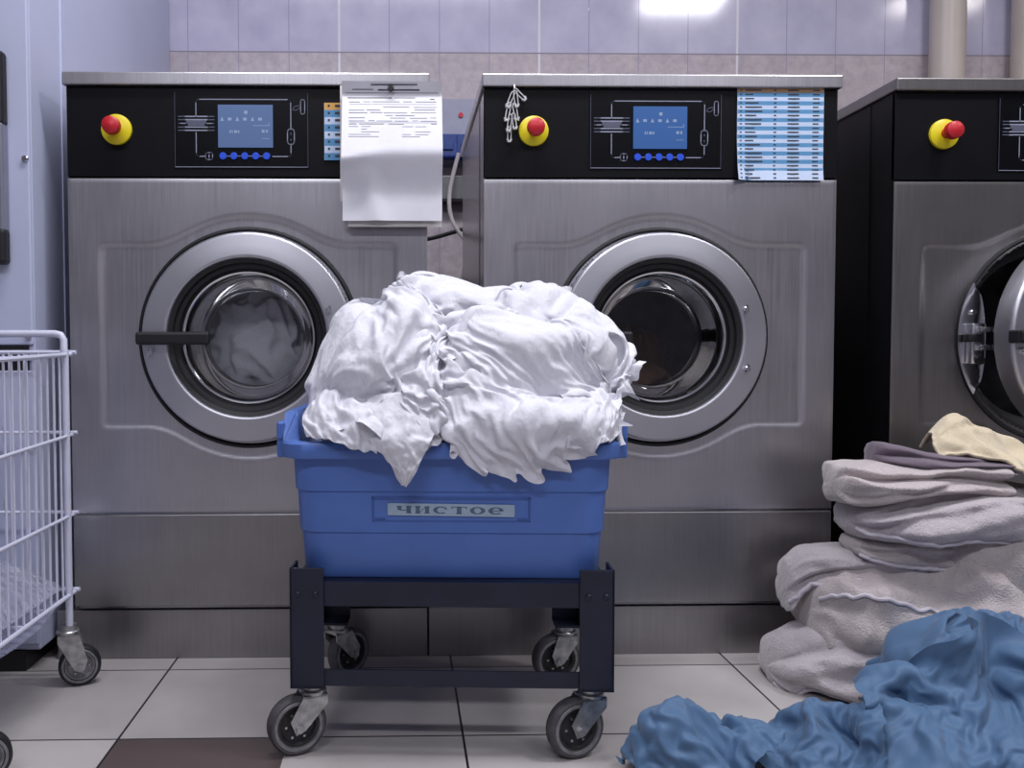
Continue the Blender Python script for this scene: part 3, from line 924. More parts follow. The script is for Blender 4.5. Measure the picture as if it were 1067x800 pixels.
# lettering, wide serif: drawn with strokes  (unit letter box 1 x 1, y up)
def glyph(ch):
    t_ = .10
    bx = []; rg = []
    serif = lambda x, y: bx.append((x - .17, x + .17, y, y + t_) if y < .5 else (x - .17, x + .17, y - t_, y))
    if ch == 'ч':
        bx += [(.64, .90, 0, 1), (.10, .34, .52, 1), (.2, .75, .38, .48)]; serif(.78, 0); serif(.78, 1); serif(.21, 1); bx += [(.14, .34, .43, .56)]
    if ch == 'и':
        bx += [(.10, .34, 0, 1), (.66, .90, 0, 1)]
        for x in (.22, .78):
            serif(x, 0); serif(x, 1)
        rg.append(('poly', [(.32, .12), (.68, .80), (.68, .92), (.32, .24)]))
    if ch == 'с':
        rg.append(('arc', .5, .5, 48, 312)); bx += [(.72, .86, .62, .84)]
    if ch == 'т':
        bx += [(.37, .63, 0, 1), (.04, .96, .90, 1), (.04, .10, .70, 1), (.90, .96, .70, 1)]; serif(.5, 0)
    if ch == 'о':
        rg.append(('arc', .5, .5, 0, 360))
    if ch == 'е':
        rg.append(('arc', .5, .5, 0, 318)); bx += [(.2, .9, .44, .55)]
    return bx, rg
x = -.094; cw, chh = .0285, .0125
for ch in 'чистое':
    bx, rg = glyph(ch)
    tx = lambda u: x + u * cw
    tz = lambda v: -.0064 + v * chh
    for (a, b, c, d) in bx:
        lab.quad(tx(a), tx(b), tz(c), tz(d), -.0023, 1)
    for r in rg:
        if r[0] == 'poly':
            lab.add([(tx(a), -.0023, tz(b)) for a, b in r[1]], [(0, 1, 2, 3)], 1)
        else:
            N = 28; q = []
            for i in range(N + 1):
                a = math.radians(r[3] + (r[4] - r[3]) * i / N)
                q += [(tx(.5 + .46 * math.cos(a)), -.0023, tz(.5 + .50 * math.sin(a))), (tx(.5 + .21 * math.cos(a)), -.0023, tz(.5 + .38 * math.sin(a)))]
            lab.add(q, [(2 * i, 2 * i + 2, 2 * i + 3, 2 * i + 1) for i in range(N)], 1)
    x += .0312
o = lab.build('label_strip', [M['label_strip'], M['label_ink']], tub, (0, -.1772, .12)); o.rotation_euler = (tilt * .9, math.radians(.6), 0)
o['label'] = 'faded pale strip reading чистое'
CLOTH = {}
CLOTH['w_base'] = (40, 25, (-0.180, 1.421, 0.501), (
    (10,20,21,21,21,21,18,19,7,10,15,9,10,13,13,-6,10,18,19,19,20,20,21,5,13,15,7,21,21,12,15,11,1,11,11,12,15,16,0,12,4,5,-2,0,-2,0,-1,2,-2,-1,-5,-3,6,-1,-5,-3,7,3,-1,-2,1,0,1,0,9,-12,2,4,-2,-7,2,2,3,1,-2,-3,6,1,-1,-5,-3,2,3,3,2,-5,-7,5,2,-11,11,4,-3,-7,3,5,-9,13,-6,0,-4,-1,-3,-1,-1,-8,10,1,6,3,2,-5,-1,-9,15,5,-10,-5,-3,-1,
     13,-6,1,5,2,-11,6,-2,5,-13,7,-12,8,-5,7,-2,-4,15,-12,10,0,-1,-7,3,-6,-3,7,7,-2,-3,0,-2,11,0,-6,-11,8,15,-17,-3,3,-6,9,6,6,-3,3,-10,11,-19,2,-3,4,-2,11,0,6,7,-5,1,-2,-13,2,5,-2,6,-4,5,-3,-3,6,-6,4,-4,-4,19,-13,-15,6,15,-4,-3,8,-2,-1,4,1,-1,5,-17,-5,-5,8,0,9,-2,3,-1,-1,7,2,-16,11,2,2,1,-2,6,-7,-11,7,0,4,3,5,-2,-6,20,-9,-5,
     -6,-6,-4,2,7,4,-1,-10,2,-10,2,2,20,0,11,-22,0,1,2,2,-2,-9,22,2,-12,-6,0,-11,-1,2,10,-1,0,1,-1,-1,11,3,6,15,-4,-8,-12,-4,5,-1,0,-6,0,-12,5,1,19,-4,-4,-7,16,-1,-4,-2,-2,-4,12,-3,-3,3,2,-11,9,1,4,3,-11,-11,-2,-1,-1,-9,5,7,10,10,-8,12,-3,-4,-7,-1,-8,-9,10,-2,10,8,-20,2,9,-6,4,-1,2,-2,0,17,-13,3,6,-10,6,3,0,-10,-7,3,7,-1,-10,-5,8,-3,
     -6,-2,7,32,-27,3,-2,1,5,1,3,-3,1,6,-23,6,11,-5,4,-2,-1,-2,4,1,-10,16,-4,-1,3,2,-7,-1,3,0,-5,1,-5,6,4,-9,-4,-1,2,-9,9,39,-16,-17,6,3,-2,7,7,2,-10,-2,-1,-2,3,1,0,-6,-4,1,-5,5,-14,1,3,11,2,3,-6,7,-9,8,-10,6,3,-2,-2,8,-8,-8,-1,-10,19,19,2,-11,2,10,-8,0,13,-2,-31,17,-1,4,-5,-3,9,-5,-2,-2,-1,1,-3,2,-6,1,4,8,-2,6,-10,-1,-2,1,
     -8,5,-4,0,4,3,6,-16,9,18,2,0,2,17,-15,3,1,-14,2,6,-2,4,6,-10,11,-13,0,-3,8,-4,-6,0,2,6,-3,2,-2,-15,11,2,-4,4,4,-9,3,1,6,3,-14,4,-2,6,-1,11,-5,6,-12,5,-6,-1,1,-6,3,4,0,1,-4,6,0,-10,3,4,6,1,-4,-4,1,-10,2,2,1,-1,3,0,5,-2,-4,3,-4,-2,8,-5,5,-6,-5,-16,6,5,1,20,-14,1,3,-3,-4,2,0,5,5,2,-15,7,-1,-5,-1,-5,6,-5,-4,15,
     0,-3,-7,3,-2,1,5,4,-2,-11,7,-4,13,-10,4,-20,3,-4,0,11,31,-25,-3,-2,5,-8,9,1,7,-3,-4,16,-23,3,4,-4,-5,-2,-2,19,-8,1,-9,11,-2,-6,2,3,4,4,0,-5,7,-18,8,2,12,1,-14,-13,3,17,17,-34,9,-7,8,2,-1,-6,-6,-2,9,8,-1,-5,-5,2,2,-5,-2,15,-14,7,0,1,7,-4,-7,2,4,0,-1,17,0,-8,-8,-2,-7,9,-17,-9,18,25,1,-27,8,3,-5,2,-6,2,0,-3,11,-2,4,4,-6,-9,
     8,-5,7,9,0,-9,-5,-1,6,-3,1,3,-12,27,-8,-3,4,-4,-8,16,6,19,-55,-6,3,38,0,-18,-3,4,-2,0,9,9,7,-2,-3,-10,0,2,2,-1,1,-1,7,1,5,-4,-13,0,5,5,-4,13,1,-18,2,-1,10,3,7,12,8,13,-67,7,-5,31,12,-5,-16,-8,22,2,-4,-5,7,1,-4,-7,9,-4,0,0,5,-4,4,-2,3,-4,-6,10,-3,-4,16,-10,-16,12,5,-7,2,3,-3,-4,-3,2,-8,-8,-7,3,9,18,9,-7,-4,3,-2,-8,5,11,
     -5,-4,-4,2,17,-3,-8,-4,-4,4,15,1,-2,-2,-2,-12,7,5,4,-14,4,-2,-7,-10,-4,19,7,-13,8,-4,-1,-1,0,-1,6,-3,-5,4,0,-6,2,11,3,9,-10,-2,-6,9,0,2,2,5,6,-3,-5,-4,1,1,3,-19,12,-1,-2,-4,1,1,-6,17,-7,-12,5,2,1,0,2,-6,1,0,0,5,4,1,-4,-3,3,11,-12,4,-2,2,6,3,-1,-2,0,4,2,5,-8,-11,2,2,0,-2,-4,-7,-1,18,3,-2,4,-11,-3,0,0,-3,2,2,2,1,
     1,1,0,5,2,-4,1,2,1,5,3,4,1,2,3,-1,-8,-3,-5,-11,5,7,-1,-9,1,-13,5,2,-1,12,8,-13,6,-11,-2,0,1,3,1,1,1,-1,2,-2,1,0,5,-4,6,-2,-1,0,0,1,3,1,3,1,-12,-8,10,-1,8,-4,-2,-17,14,6,-13,7,6,-1,9,-15,5,-5,0,0,1,1,1,-1,3,0,2,-1,0,0,5,5,3,2,0,1,-1,-3,-1,-2,-2,3,1,-18,11,-4,-3,6,
     ),
    (19,-4,-2,-2,0,1,5,3,9,-5,5,-5,-1,-2,4,-3,-9,2,1,0,0,-1,-1,-14,0,11,17,3,2,-15,-8,8,-7,-6,0,6,3,5,-13,2,10,21,-1,1,-2,-1,2,-2,-1,-19,10,6,2,-3,-3,-6,1,9,-4,-5,-1,-2,0,3,20,4,-16,-3,2,-7,4,12,-6,3,1,-1,-5,4,-7,2,-2,0,16,6,1,-6,7,-7,-7,-10,13,-15,1,14,-3,12,-11,1,-1,6,10,0,-3,2,-7,1,4,5,-19,-3,10,-7,4,-1,8,1,1,-9,-10,2,
     5,-5,2,20,-2,-4,7,-2,-3,0,5,-8,19,-20,-2,2,-7,20,-6,10,1,-20,-13,4,-1,-2,11,-1,-5,18,-1,-21,14,-5,12,-10,12,-1,-5,1,3,-2,0,-16,20,-3,-4,0,-1,2,1,-11,-11,-9,9,-5,12,2,1,25,-17,-8,4,10,-8,-5,13,-30,-7,12,-13,10,28,1,7,-17,19,-13,-7,14,5,-8,0,2,-3,21,-2,6,4,-14,-3,-16,14,19,6,2,5,2,1,-10,-33,1,5,19,1,3,-1,-14,-6,-18,-5,8,-2,-7,6,4,-5,-6,31,0,
     12,-9,-12,17,-4,2,20,2,2,-16,-1,-5,23,5,6,-13,-4,-5,-8,-1,0,15,-4,0,-9,-3,6,-10,-3,19,16,0,0,-2,-1,-3,-15,1,-8,-20,19,-1,18,4,-4,4,-2,18,1,-16,5,1,17,-3,-6,-11,23,-7,11,3,-7,2,-9,-2,0,2,5,-11,8,6,-5,8,3,-6,-8,0,3,2,8,-4,-9,-12,0,7,4,-5,1,4,15,-10,9,-2,9,7,-12,-7,12,-9,24,-8,-3,2,-13,-10,19,-4,-11,-5,-1,7,6,1,5,7,-3,5,1,-5,-2,-3,
     6,0,-3,-13,-10,14,-1,3,-2,18,0,-5,6,0,-11,0,24,1,4,-14,-6,5,-2,-2,18,-14,-5,1,3,2,2,0,2,-6,2,-3,-7,4,-1,2,3,3,4,-7,-1,-4,-1,13,-6,-4,19,2,-1,-3,6,-8,9,6,1,-3,-11,-6,-11,4,-1,6,-11,-5,11,7,12,1,-2,0,-7,-1,-10,3,-4,9,-1,3,6,-3,11,-9,2,-2,-5,9,-4,7,5,9,-6,-3,2,10,-1,2,-9,-2,-1,-6,-1,4,-5,5,16,-3,-5,0,1,3,-5,0,-4,-1,8,1,
     0,6,-5,-4,-3,3,-1,0,-2,2,-14,4,6,-6,8,6,0,7,0,-11,-1,-1,9,-5,7,-7,7,-5,6,2,-1,-1,0,0,-6,7,-1,-20,18,0,2,0,-12,13,-17,10,-10,16,-3,1,-6,5,-2,17,-6,-11,22,-3,2,1,-7,-9,6,2,2,5,-1,-3,3,-1,-7,7,-6,-1,-2,11,-1,-5,3,1,-4,-4,0,7,-10,11,-11,8,3,-6,3,-17,14,2,5,0,13,-5,2,-2,8,-1,-1,-3,2,2,-2,2,1,-5,3,0,-10,8,2,-3,-3,5,-5,5,
     -1,2,-3,-1,-7,8,-7,0,10,-3,1,-14,16,-17,16,-2,13,-10,4,12,-11,13,2,-2,-3,-3,8,0,-2,0,-2,-4,-1,2,1,-1,2,-1,-11,14,1,-3,-1,-3,1,-7,-13,12,13,-2,3,-2,-11,-5,14,-13,11,7,6,-7,1,0,-18,20,-3,-1,7,-6,-1,-8,-10,13,11,-4,3,-4,0,2,-10,4,0,4,1,-3,-8,1,11,-1,-6,1,7,-5,4,-11,-2,3,2,14,3,7,-6,-4,9,-17,-4,23,-5,-7,-7,-1,1,4,12,-1,4,-4,1,-6,-2,4,
     2,-14,5,-14,-1,26,-11,5,6,-1,3,-5,0,-11,4,5,-10,-3,17,1,-2,3,0,4,-1,-21,-9,14,-10,12,-8,5,8,-7,4,4,0,11,-1,-2,-1,-4,3,-14,16,0,-26,10,11,7,3,-1,-3,-14,-6,16,-1,-2,-4,14,-6,-6,-3,5,20,-7,-5,-8,3,18,-18,-2,11,3,-10,2,-9,4,3,16,0,-4,1,2,2,8,-6,-5,-9,-2,10,10,-7,-17,5,-8,15,-3,-3,-4,17,-1,-2,7,-6,-7,16,-16,-5,-20,-12,22,18,14,-9,0,-9,12,-3,-7,
     2,10,-5,11,3,-4,-18,2,22,0,-12,-10,-11,7,1,-14,31,-8,-5,-4,10,22,-1,2,1,0,-2,0,3,-15,5,11,1,-9,-13,18,2,-4,-3,11,0,-5,-3,2,-23,0,22,-2,9,-11,-3,-1,-10,-2,2,-5,28,-7,-5,-1,3,0,20,1,4,0,-3,-5,0,13,0,1,-8,-4,5,8,-1,-13,7,2,-17,-5,3,-5,6,16,-8,-8,8,-8,8,12,-6,-5,-2,-6,25,-9,-9,0,1,-1,1,15,-4,1,1,4,-4,11,1,7,-5,1,3,6,-2,-15,3,0,
     -1,-2,0,-11,7,14,-6,2,-8,2,2,-4,-5,8,13,1,-3,-16,1,-8,5,3,0,-3,11,-6,2,4,2,-6,-5,20,7,1,3,-7,-2,-11,7,6,-5,1,9,-7,-2,-8,-7,10,5,3,-2,1,2,3,7,-8,-4,-5,-8,-15,20,-2,1,2,1,4,15,0,0,-4,4,-6,-12,20,3,-8,1,-10,2,-1,2,4,-4,1,8,-1,2,0,-5,7,0,1,-2,-3,-5,-10,1,5,0,0,8,-14,6,9,0,0,
     ),
    (48,0,0,0,0,2,-2,-2,8,5,-8,8,-7,0,11,7,3,3,1,0,-1,-3,-5,-2,-6,-1,-9,0,2,8,12,1,-4,-14,-4,4,-8,0,7,4,-6,2,1,2,-5,0,1,4,7,-1,-5,3,-6,0,-8,-10,22,13,7,4,1,0,0,-2,-12,-6,9,2,-3,2,1,-15,-6,-9,8,10,-5,4,4,1,0,0,-14,8,1,2,3,7,1,14,-5,17,0,-14,3,8,13,-13,0,-10,-17,-4,11,-3,14,-2,6,-10,14,3,-5,-9,-6,-18,-1,-9,9,7,15,2,
     -4,5,0,-6,-5,-4,1,9,-7,28,-6,5,-5,16,12,3,-4,-10,3,-11,0,15,2,-13,1,-18,17,4,5,-3,4,7,-4,-9,5,-12,-22,0,15,-1,-7,9,-2,7,-7,6,2,-1,-16,36,-13,9,17,10,10,12,5,0,-13,-18,4,-4,-2,0,3,1,-4,-4,1,2,2,5,-5,-7,0,-8,2,20,-11,-43,10,8,-13,5,4,-3,-2,8,-5,34,-12,19,4,-2,-18,-3,-15,5,8,8,7,-24,0,-4,-1,2,9,20,2,9,1,0,-7,0,6,5,4,-8,-6,-19,
     11,-41,-15,33,-17,0,10,8,-4,27,-8,16,-13,-2,-17,13,2,17,-3,-6,-9,-29,3,0,18,13,1,-1,-3,-5,-18,-15,-11,-1,1,7,18,36,12,-3,-15,-13,-8,-20,9,-11,-2,11,3,14,3,18,-26,2,-1,4,-10,0,-5,2,3,-7,-4,-6,11,0,1,-7,-12,1,-3,18,-11,19,9,3,-1,-21,-5,24,9,7,-16,-11,-6,-23,27,-8,15,4,-2,16,-22,6,11,-6,5,8,-30,5,-12,2,10,14,-8,6,0,4,5,1,-14,11,-22,11,0,-9,-7,-4,12,-13,
     -10,32,10,13,-12,1,-15,-28,11,13,-4,4,3,1,4,2,-8,0,-13,19,-12,7,-9,4,-6,24,-1,-1,-14,2,-3,1,-12,20,-2,-1,5,-2,-3,-6,-4,-3,-13,30,9,12,-16,-24,1,-8,11,-7,-14,16,-5,22,-1,-13,-3,3,4,4,-1,10,2,10,1,-7,-7,0,-16,-3,-7,9,10,3,2,1,2,-3,-8,6,1,-6,-11,8,18,1,-15,-11,-11,-11,-16,-3,38,8,2,-3,-1,-13,12,-2,-6,11,0,8,5,-1,-20,0,-15,0,-2,9,-2,3,18,0,-11,2,
     -8,5,6,2,6,-14,1,0,6,1,3,-14,-23,-2,27,2,11,-4,-2,11,0,-13,-7,12,-14,13,-3,-3,6,-3,-9,-3,1,10,-4,-4,5,8,-8,4,-7,9,12,-15,15,-5,6,-18,-5,-3,-4,-3,6,-2,-1,10,-8,3,-1,1,-6,18,-9,0,6,-2,-2,4,-2,-12,2,6,10,1,-9,-5,5,-1,2,-6,2,-6,1,-5,25,-15,11,-6,-8,-15,-1,-11,20,3,18,9,-33,13,-17,7,1,-2,1,16,-4,-2,-1,2,-6,1,-9,6,-16,5,9,-3,10,8,-10,-7,
     6,-1,-7,1,14,-6,9,-7,-7,-2,-10,-5,1,6,13,11,16,17,-37,-17,0,1,7,2,-6,17,-6,1,-11,-5,-4,2,-4,7,-3,5,1,13,5,-7,-1,-9,2,18,0,2,-1,1,-8,-4,-13,0,6,20,-5,-7,-9,10,11,-14,10,-16,-3,15,-16,14,-7,-11,8,-9,-5,12,8,1,-3,14,-12,1,3,1,-4,-3,4,11,-1,2,-8,3,-20,-2,3,3,0,12,9,-16,11,-9,-4,-19,-6,38,-20,4,-2,14,-14,-3,-1,-5,-1,2,4,8,11,16,-9,3,3,-12,
     1,-16,-4,-1,0,11,14,6,-14,-6,-2,-2,-1,13,-13,10,9,-15,-11,-13,-7,-31,31,18,2,-6,-14,6,-2,-5,-1,0,4,-6,4,15,3,9,2,-1,-5,-4,-4,-11,4,-4,1,7,3,2,-2,-5,-1,-2,25,3,-11,-10,11,-14,-6,-9,-4,-49,54,-9,2,6,-8,10,-1,-7,2,9,0,6,-15,5,3,14,11,-7,-10,-1,2,-2,-10,-5,1,-1,0,9,-2,-17,24,-18,23,-7,14,-11,-10,-2,8,-2,-6,-48,23,-11,2,4,-11,15,15,10,-6,-2,-4,4,-6,-2,
     -1,3,4,3,12,-5,-18,5,10,-11,-13,-4,-5,-3,10,-2,37,-17,19,-18,11,-1,4,0,4,-3,-10,-32,8,-11,-10,9,-2,-5,-3,12,10,-1,7,1,-5,-11,-10,6,-14,3,11,12,3,-14,-13,0,-1,4,10,-1,42,-34,30,-20,15,-2,5,5,-7,2,-9,-15,-8,-13,3,0,-10,-1,7,7,-2,-10,3,0,-13,-5,4,6,2,19,-6,1,2,-6,3,7,-11,-1,-5,8,35,-27,22,-12,7,2,3,12,-1,3,-17,-8,1,-6,6,-16,-3,-3,-1,-5,0,-13,5,0,
     3,6,2,-3,-3,6,-12,-3,-8,-7,0,-1,3,17,7,14,15,-16,10,-9,12,7,6,-9,12,4,-9,-8,5,-25,-1,-1,9,-10,1,-7,4,-12,2,-2,-5,-3,0,-5,1,7,-2,9,9,8,5,0,3,-3,-5,2,-2,-6,2,-7,19,9,6,-9,-3,2,0,6,-5,-16,4,-3,-8,5,-1,-14,-1,-14,3,0,8,2,1,2,5,-1,-4,-3,-8,0,-4,-3,-1,-3,2,6,4,14,4,4,15,-11,1,5,-2,4,
     ),
))
CLOTH['w_left'] = (41, 44, (-0.175, 1.389, 0.526), (
    (17,-3,-1,-7,-6,8,10,7,8,9,9,8,9,12,13,12,10,15,14,-2,2,0,5,-7,4,3,6,-3,-7,2,7,-5,-4,5,1,4,0,-1,11,0,-6,7,-10,11,1,4,-1,0,-8,9,5,-7,-1,1,2,2,-2,-1,-2,-11,1,-4,6,1,-4,11,-1,-8,1,-1,9,1,-3,8,2,-3,2,0,3,-2,-16,9,1,-7,4,-11,0,11,4,-1,6,-13,-1,8,-1,-1,3,-2,-1,-4,-5,5,-12,11,-3,-1,3,-1,-6,14,1,1,3,-1,-5,-2,3,-8,1,3,
     -1,-1,-3,-7,12,8,2,7,-4,-9,13,-2,-1,0,0,-1,-1,8,-5,0,-1,1,2,-9,11,2,-15,-4,-2,11,7,-8,-7,9,4,1,4,0,0,0,-9,-1,2,1,0,5,0,-11,6,-12,6,1,4,-1,-9,14,-3,-3,9,-8,1,-2,3,-1,-3,12,-4,-3,3,-5,1,-15,2,8,4,3,-4,-9,-10,1,3,9,3,-1,1,1,11,-4,-2,0,8,-3,1,3,-8,-7,16,-8,2,9,-11,5,-1,-1,-9,-4,9,-2,1,0,7,-5,-7,11,-1,-7,0,-5,-4,3,
     9,1,-1,0,7,-2,-8,3,3,-2,-6,10,2,1,1,-4,-4,10,0,0,5,-11,7,-5,-1,-10,2,7,-1,0,-5,2,7,2,-2,-1,2,-1,-1,4,1,6,-3,-2,0,0,-3,1,2,0,-1,3,-1,-2,-9,14,-2,1,2,0,-4,7,-11,1,-1,6,-16,9,7,-3,0,-8,4,5,-3,7,1,1,-1,0,1,-3,1,-4,7,3,-1,-5,2,0,3,1,-1,-1,2,-9,5,-10,9,2,-1,-8,10,-3,2,-3,0,-8,5,4,0,-4,-3,5,-2,-1,-8,1,15,-1,
     0,3,2,-1,4,-4,-5,1,2,-2,1,-1,1,-4,1,2,4,-2,4,-4,2,-1,2,3,-4,-7,-3,5,4,-6,11,-2,-4,9,-1,-5,-4,-2,3,4,-2,0,2,5,-4,6,1,1,-3,0,1,0,-3,2,-1,0,1,-2,0,5,-7,10,2,-6,-3,3,-5,-3,2,3,0,10,-1,0,4,-10,2,7,-9,1,8,-3,-3,0,0,3,6,-2,1,6,-4,-5,3,4,-6,-2,3,0,-2,0,-1,4,-7,13,-6,7,-2,-8,-5,7,6,0,-2,-3,6,0,-5,-1,3,0,
     1,-1,2,1,0,-1,1,-2,1,0,-5,8,-2,5,-6,6,3,-7,3,1,0,6,-1,-12,10,-19,8,4,-10,16,-2,-2,-1,1,-1,-2,0,1,-5,4,-1,-1,4,-1,-1,4,1,2,1,-2,-3,-6,1,-4,15,-9,2,-2,4,2,-8,13,-10,-2,-2,10,22,-14,-11,6,2,-12,4,0,-4,4,5,-2,-2,2,1,0,0,-4,3,0,3,2,1,0,-1,-1,-1,0,-2,-2,0,8,4,-2,-3,-3,0,4,4,5,-2,-11,-15,11,6,0,3,1,-2,-7,6,-4,-3,8,
     -2,-7,9,-5,2,-2,1,3,-1,2,2,-1,-7,-3,0,5,1,3,-9,-3,-3,1,2,5,3,-2,-2,8,-5,7,-7,2,11,-11,8,7,-8,6,-3,-5,-4,4,-5,8,-9,6,-2,3,4,0,-6,4,0,-4,-2,-2,1,1,6,3,6,-5,-2,2,3,6,-3,-25,6,-9,4,9,18,-5,-10,1,2,-14,11,-6,-1,4,-1,-3,5,-2,6,-3,-2,3,1,-2,0,0,-6,-5,5,5,2,2,0,2,3,6,-9,-5,1,0,-3,3,-19,-8,28,-11,-3,12,-9,1,5,-4,
     1,3,-6,-4,5,2,-3,-2,1,3,3,-2,-5,0,2,-4,-3,3,3,2,-1,2,-2,-8,1,4,5,1,-3,1,7,7,10,-17,-15,19,7,4,2,-10,-7,16,-4,3,0,-4,-7,-1,7,-5,-3,4,-3,-6,5,-3,2,-1,-2,7,0,-2,3,-4,-2,-2,-1,-3,9,1,-7,-6,5,7,4,15,-2,-16,-4,7,-6,13,-2,-10,-3,-1,10,3,0,-9,-1,8,-2,-2,1,-2,-4,3,1,-4,4,-3,1,2,-2,2,0,-4,-4,4,-3,1,1,0,-1,0,-1,-3,3,0,
     -2,0,0,-4,9,5,-3,-2,-5,4,3,2,-5,-3,4,-1,0,2,-9,1,-3,7,5,3,-7,1,-3,-8,-2,10,2,-8,-3,3,3,1,-2,0,3,2,-6,4,-3,3,6,-2,-12,7,7,1,-3,-2,0,2,1,-2,-1,-3,4,4,-3,-2,0,-3,6,-11,7,0,-8,1,6,-2,0,0,1,0,0,-5,-2,-1,4,0,2,1,-1,-4,3,7,1,-2,1,-6,4,3,-3,0,-4,-1,2,8,-5,-1,9,-17,0,6,-7,8,-5,-4,0,8,-7,-1,3,5,-3,-2,2,7,
     -3,-1,2,-5,-4,4,3,-4,-1,-1,9,-2,3,4,-12,-1,6,-7,5,0,-4,-3,3,6,-1,11,-7,-14,-2,-2,5,1,9,-8,4,1,-8,4,7,-1,1,-3,-4,-2,-1,8,-9,-6,8,-7,-4,5,1,-7,-2,10,1,-4,-3,5,1,0,-3,-3,-8,-1,5,10,0,3,-7,-1,-4,0,1,6,-4,-4,3,0,-1,-4,-2,4,8,2,-1,-1,3,-8,2,4,-5,-5,8,5,-7,-5,14,-5,-2,3,-7,1,3,0,0,-2,-12,22,15,-8,-13,-14,6,-4,1,0,4,-2,
     -1,-4,3,2,-3,1,-2,0,0,1,5,6,3,3,4,-5,-3,4,1,-7,-1,5,-7,2,4,2,-1,-3,5,-8,9,-28,16,16,6,-3,-21,7,-5,-2,1,5,3,1,-7,0,4,-1,1,-6,2,-2,3,6,5,-1,1,-1,-8,11,4,-3,-6,-2,1,-5,4,2,2,3,0,4,-1,-6,-31,4,28,0,4,-14,-1,-3,0,2,2,2,1,3,-2,1,-5,5,-2,4,-5,0,1,-4,6,7,-4,-8,9,1,-2,-1,-3,-1,-6,-1,5,4,-5,1,3,3,0,-9,-7,6,
     5,5,3,-1,-6,-1,1,-2,2,-1,0,-3,5,1,-4,-3,7,-4,6,0,-11,1,17,-7,-9,1,-1,6,3,-1,-2,-7,-2,3,2,7,-8,6,0,-7,-8,10,4,-1,0,3,3,-1,-6,-1,-1,3,-1,-1,0,-3,4,-2,-2,2,-10,7,5,-5,6,11,-5,-8,0,-7,7,6,1,0,-8,-3,-2,-2,2,-5,6,4,2,-11,5,6,1,-7,2,2,6,-2,-6,-5,11,-2,-3,7,-2,0,-1,1,4,-7,4,-3,-2,14,7,-7,-8,3,1,-3,5,-4,-2,-7,8,-2,
     1,2,-1,4,-8,4,-2,-5,1,7,-6,-1,-3,5,7,-2,-7,2,1,-2,0,3,1,-3,14,-2,-8,-3,-8,-1,9,10,0,-6,2,-4,0,2,-2,1,-6,-3,2,3,-2,0,5,7,-8,-7,-1,3,5,-2,-3,-1,-1,4,3,-2,2,-2,3,-4,1,3,14,-8,-2,2,-1,-12,-3,3,11,3,-9,5,-9,5,-3,2,1,-1,2,2,-8,-2,7,3,5,4,-14,-6,2,3,7,-7,2,0,-1,7,1,-1,-3,4,-6,2,1,1,-3,2,7,-3,-6,2,-4,9,4,-10,
     1,-10,7,1,-1,3,-1,-9,11,1,-3,-10,2,7,7,1,-7,-2,-4,6,-1,2,0,-2,-3,2,5,-1,1,-2,6,5,0,-9,3,1,-1,1,-1,-2,-6,3,-3,7,-2,3,-7,2,4,-2,-1,2,0,5,-5,-7,3,2,2,-1,-1,-4,3,2,-4,0,5,1,-7,5,3,1,5,1,-3,11,-18,5,1,3,3,-5,0,2,1,1,0,-5,4,-4,-3,0,1,-5,-2,6,1,6,-7,-2,5,1,-5,6,-2,-6,1,2,-2,-1,5,0,-1,-7,1,4,2,-2,4,-15,
     0,3,1,3,3,-3,0,-1,4,0,-1,-2,-2,5,-3,3,-2,-6,2,0,8,-4,-4,1,8,-10,0,6,-2,-1,1,0,-1,-6,2,6,-1,-1,7,-7,6,3,-9,1,-2,3,-1,-2,5,0,1,-3,-1,4,-2,0,1,2,-3,-3,-1,3,3,-1,-4,2,0,3,1,-4,6,-3,-8,0,1,2,4,1,-4,6,6,4,-4,-4,1,-7,1,-6,3,-1,4,2,-4,3,3,-2,5,-6,-1,-3,7,-1,-1,-2,-2,7,2,-6,0,1,-3,3,-3,3,4,3,0,-7,-8,2,
     5,-7,-2,5,-5,3,6,2,1,-12,-3,12,-7,-4,8,-9,1,6,-5,5,3,0,-2,8,-5,-3,5,-5,3,0,0,-4,1,-2,1,-1,0,-2,6,2,-7,-8,-7,5,5,5,-19,1,7,-2,5,13,3,-2,3,1,-14,8,2,-7,6,4,-2,1,-4,0,5,-8,-8,6,-4,1,-3,9,-4,-4,-2,2,-1,-2,-10,9,9,-1,-3,2,3,-4,0,-8,4,1,-4,6,-5,1,0,0,9,-2,0,3,0,-3,1,3,0,-5,7,7,1,-1,-1,-6,0,-2,3,-1,-7,-2,
     7,-3,6,-6,-1,5,-16,1,6,7,11,-4,-18,10,0,-2,6,0,-7,-5,1,1,2,-1,2,3,4,1,2,3,-5,4,-4,0,5,9,-10,3,1,-2,-1,-9,-3,5,0,1,5,3,-11,2,-2,-6,6,6,6,-2,1,0,-2,-2,-4,8,-7,3,-1,6,1,0,-2,-3,1,3,0,0,-2,2,-2,-4,16,-5,3,1,-1,-3,0,0,-5,1,-5,-1,
     ),
    (172,2,19,2,-8,8,14,0,0,7,3,3,3,3,5,6,6,9,12,9,-7,-20,-14,3,1,1,-2,1,-5,-2,0,3,2,6,1,0,2,0,1,-1,2,2,-1,-2,3,-5,-3,3,-1,1,2,-7,0,-2,0,2,3,-3,1,4,-8,-2,6,11,1,-13,1,3,11,-1,5,-1,-3,-5,-6,-4,5,3,-3,-2,-7,3,0,-1,-5,4,-4,-1,2,2,-1,-7,0,2,-3,0,3,1,-2,6,6,-12,-5,-1,0,4,16,5,-15,-6,-5,3,1,6,-1,3,0,-5,-2,-1,
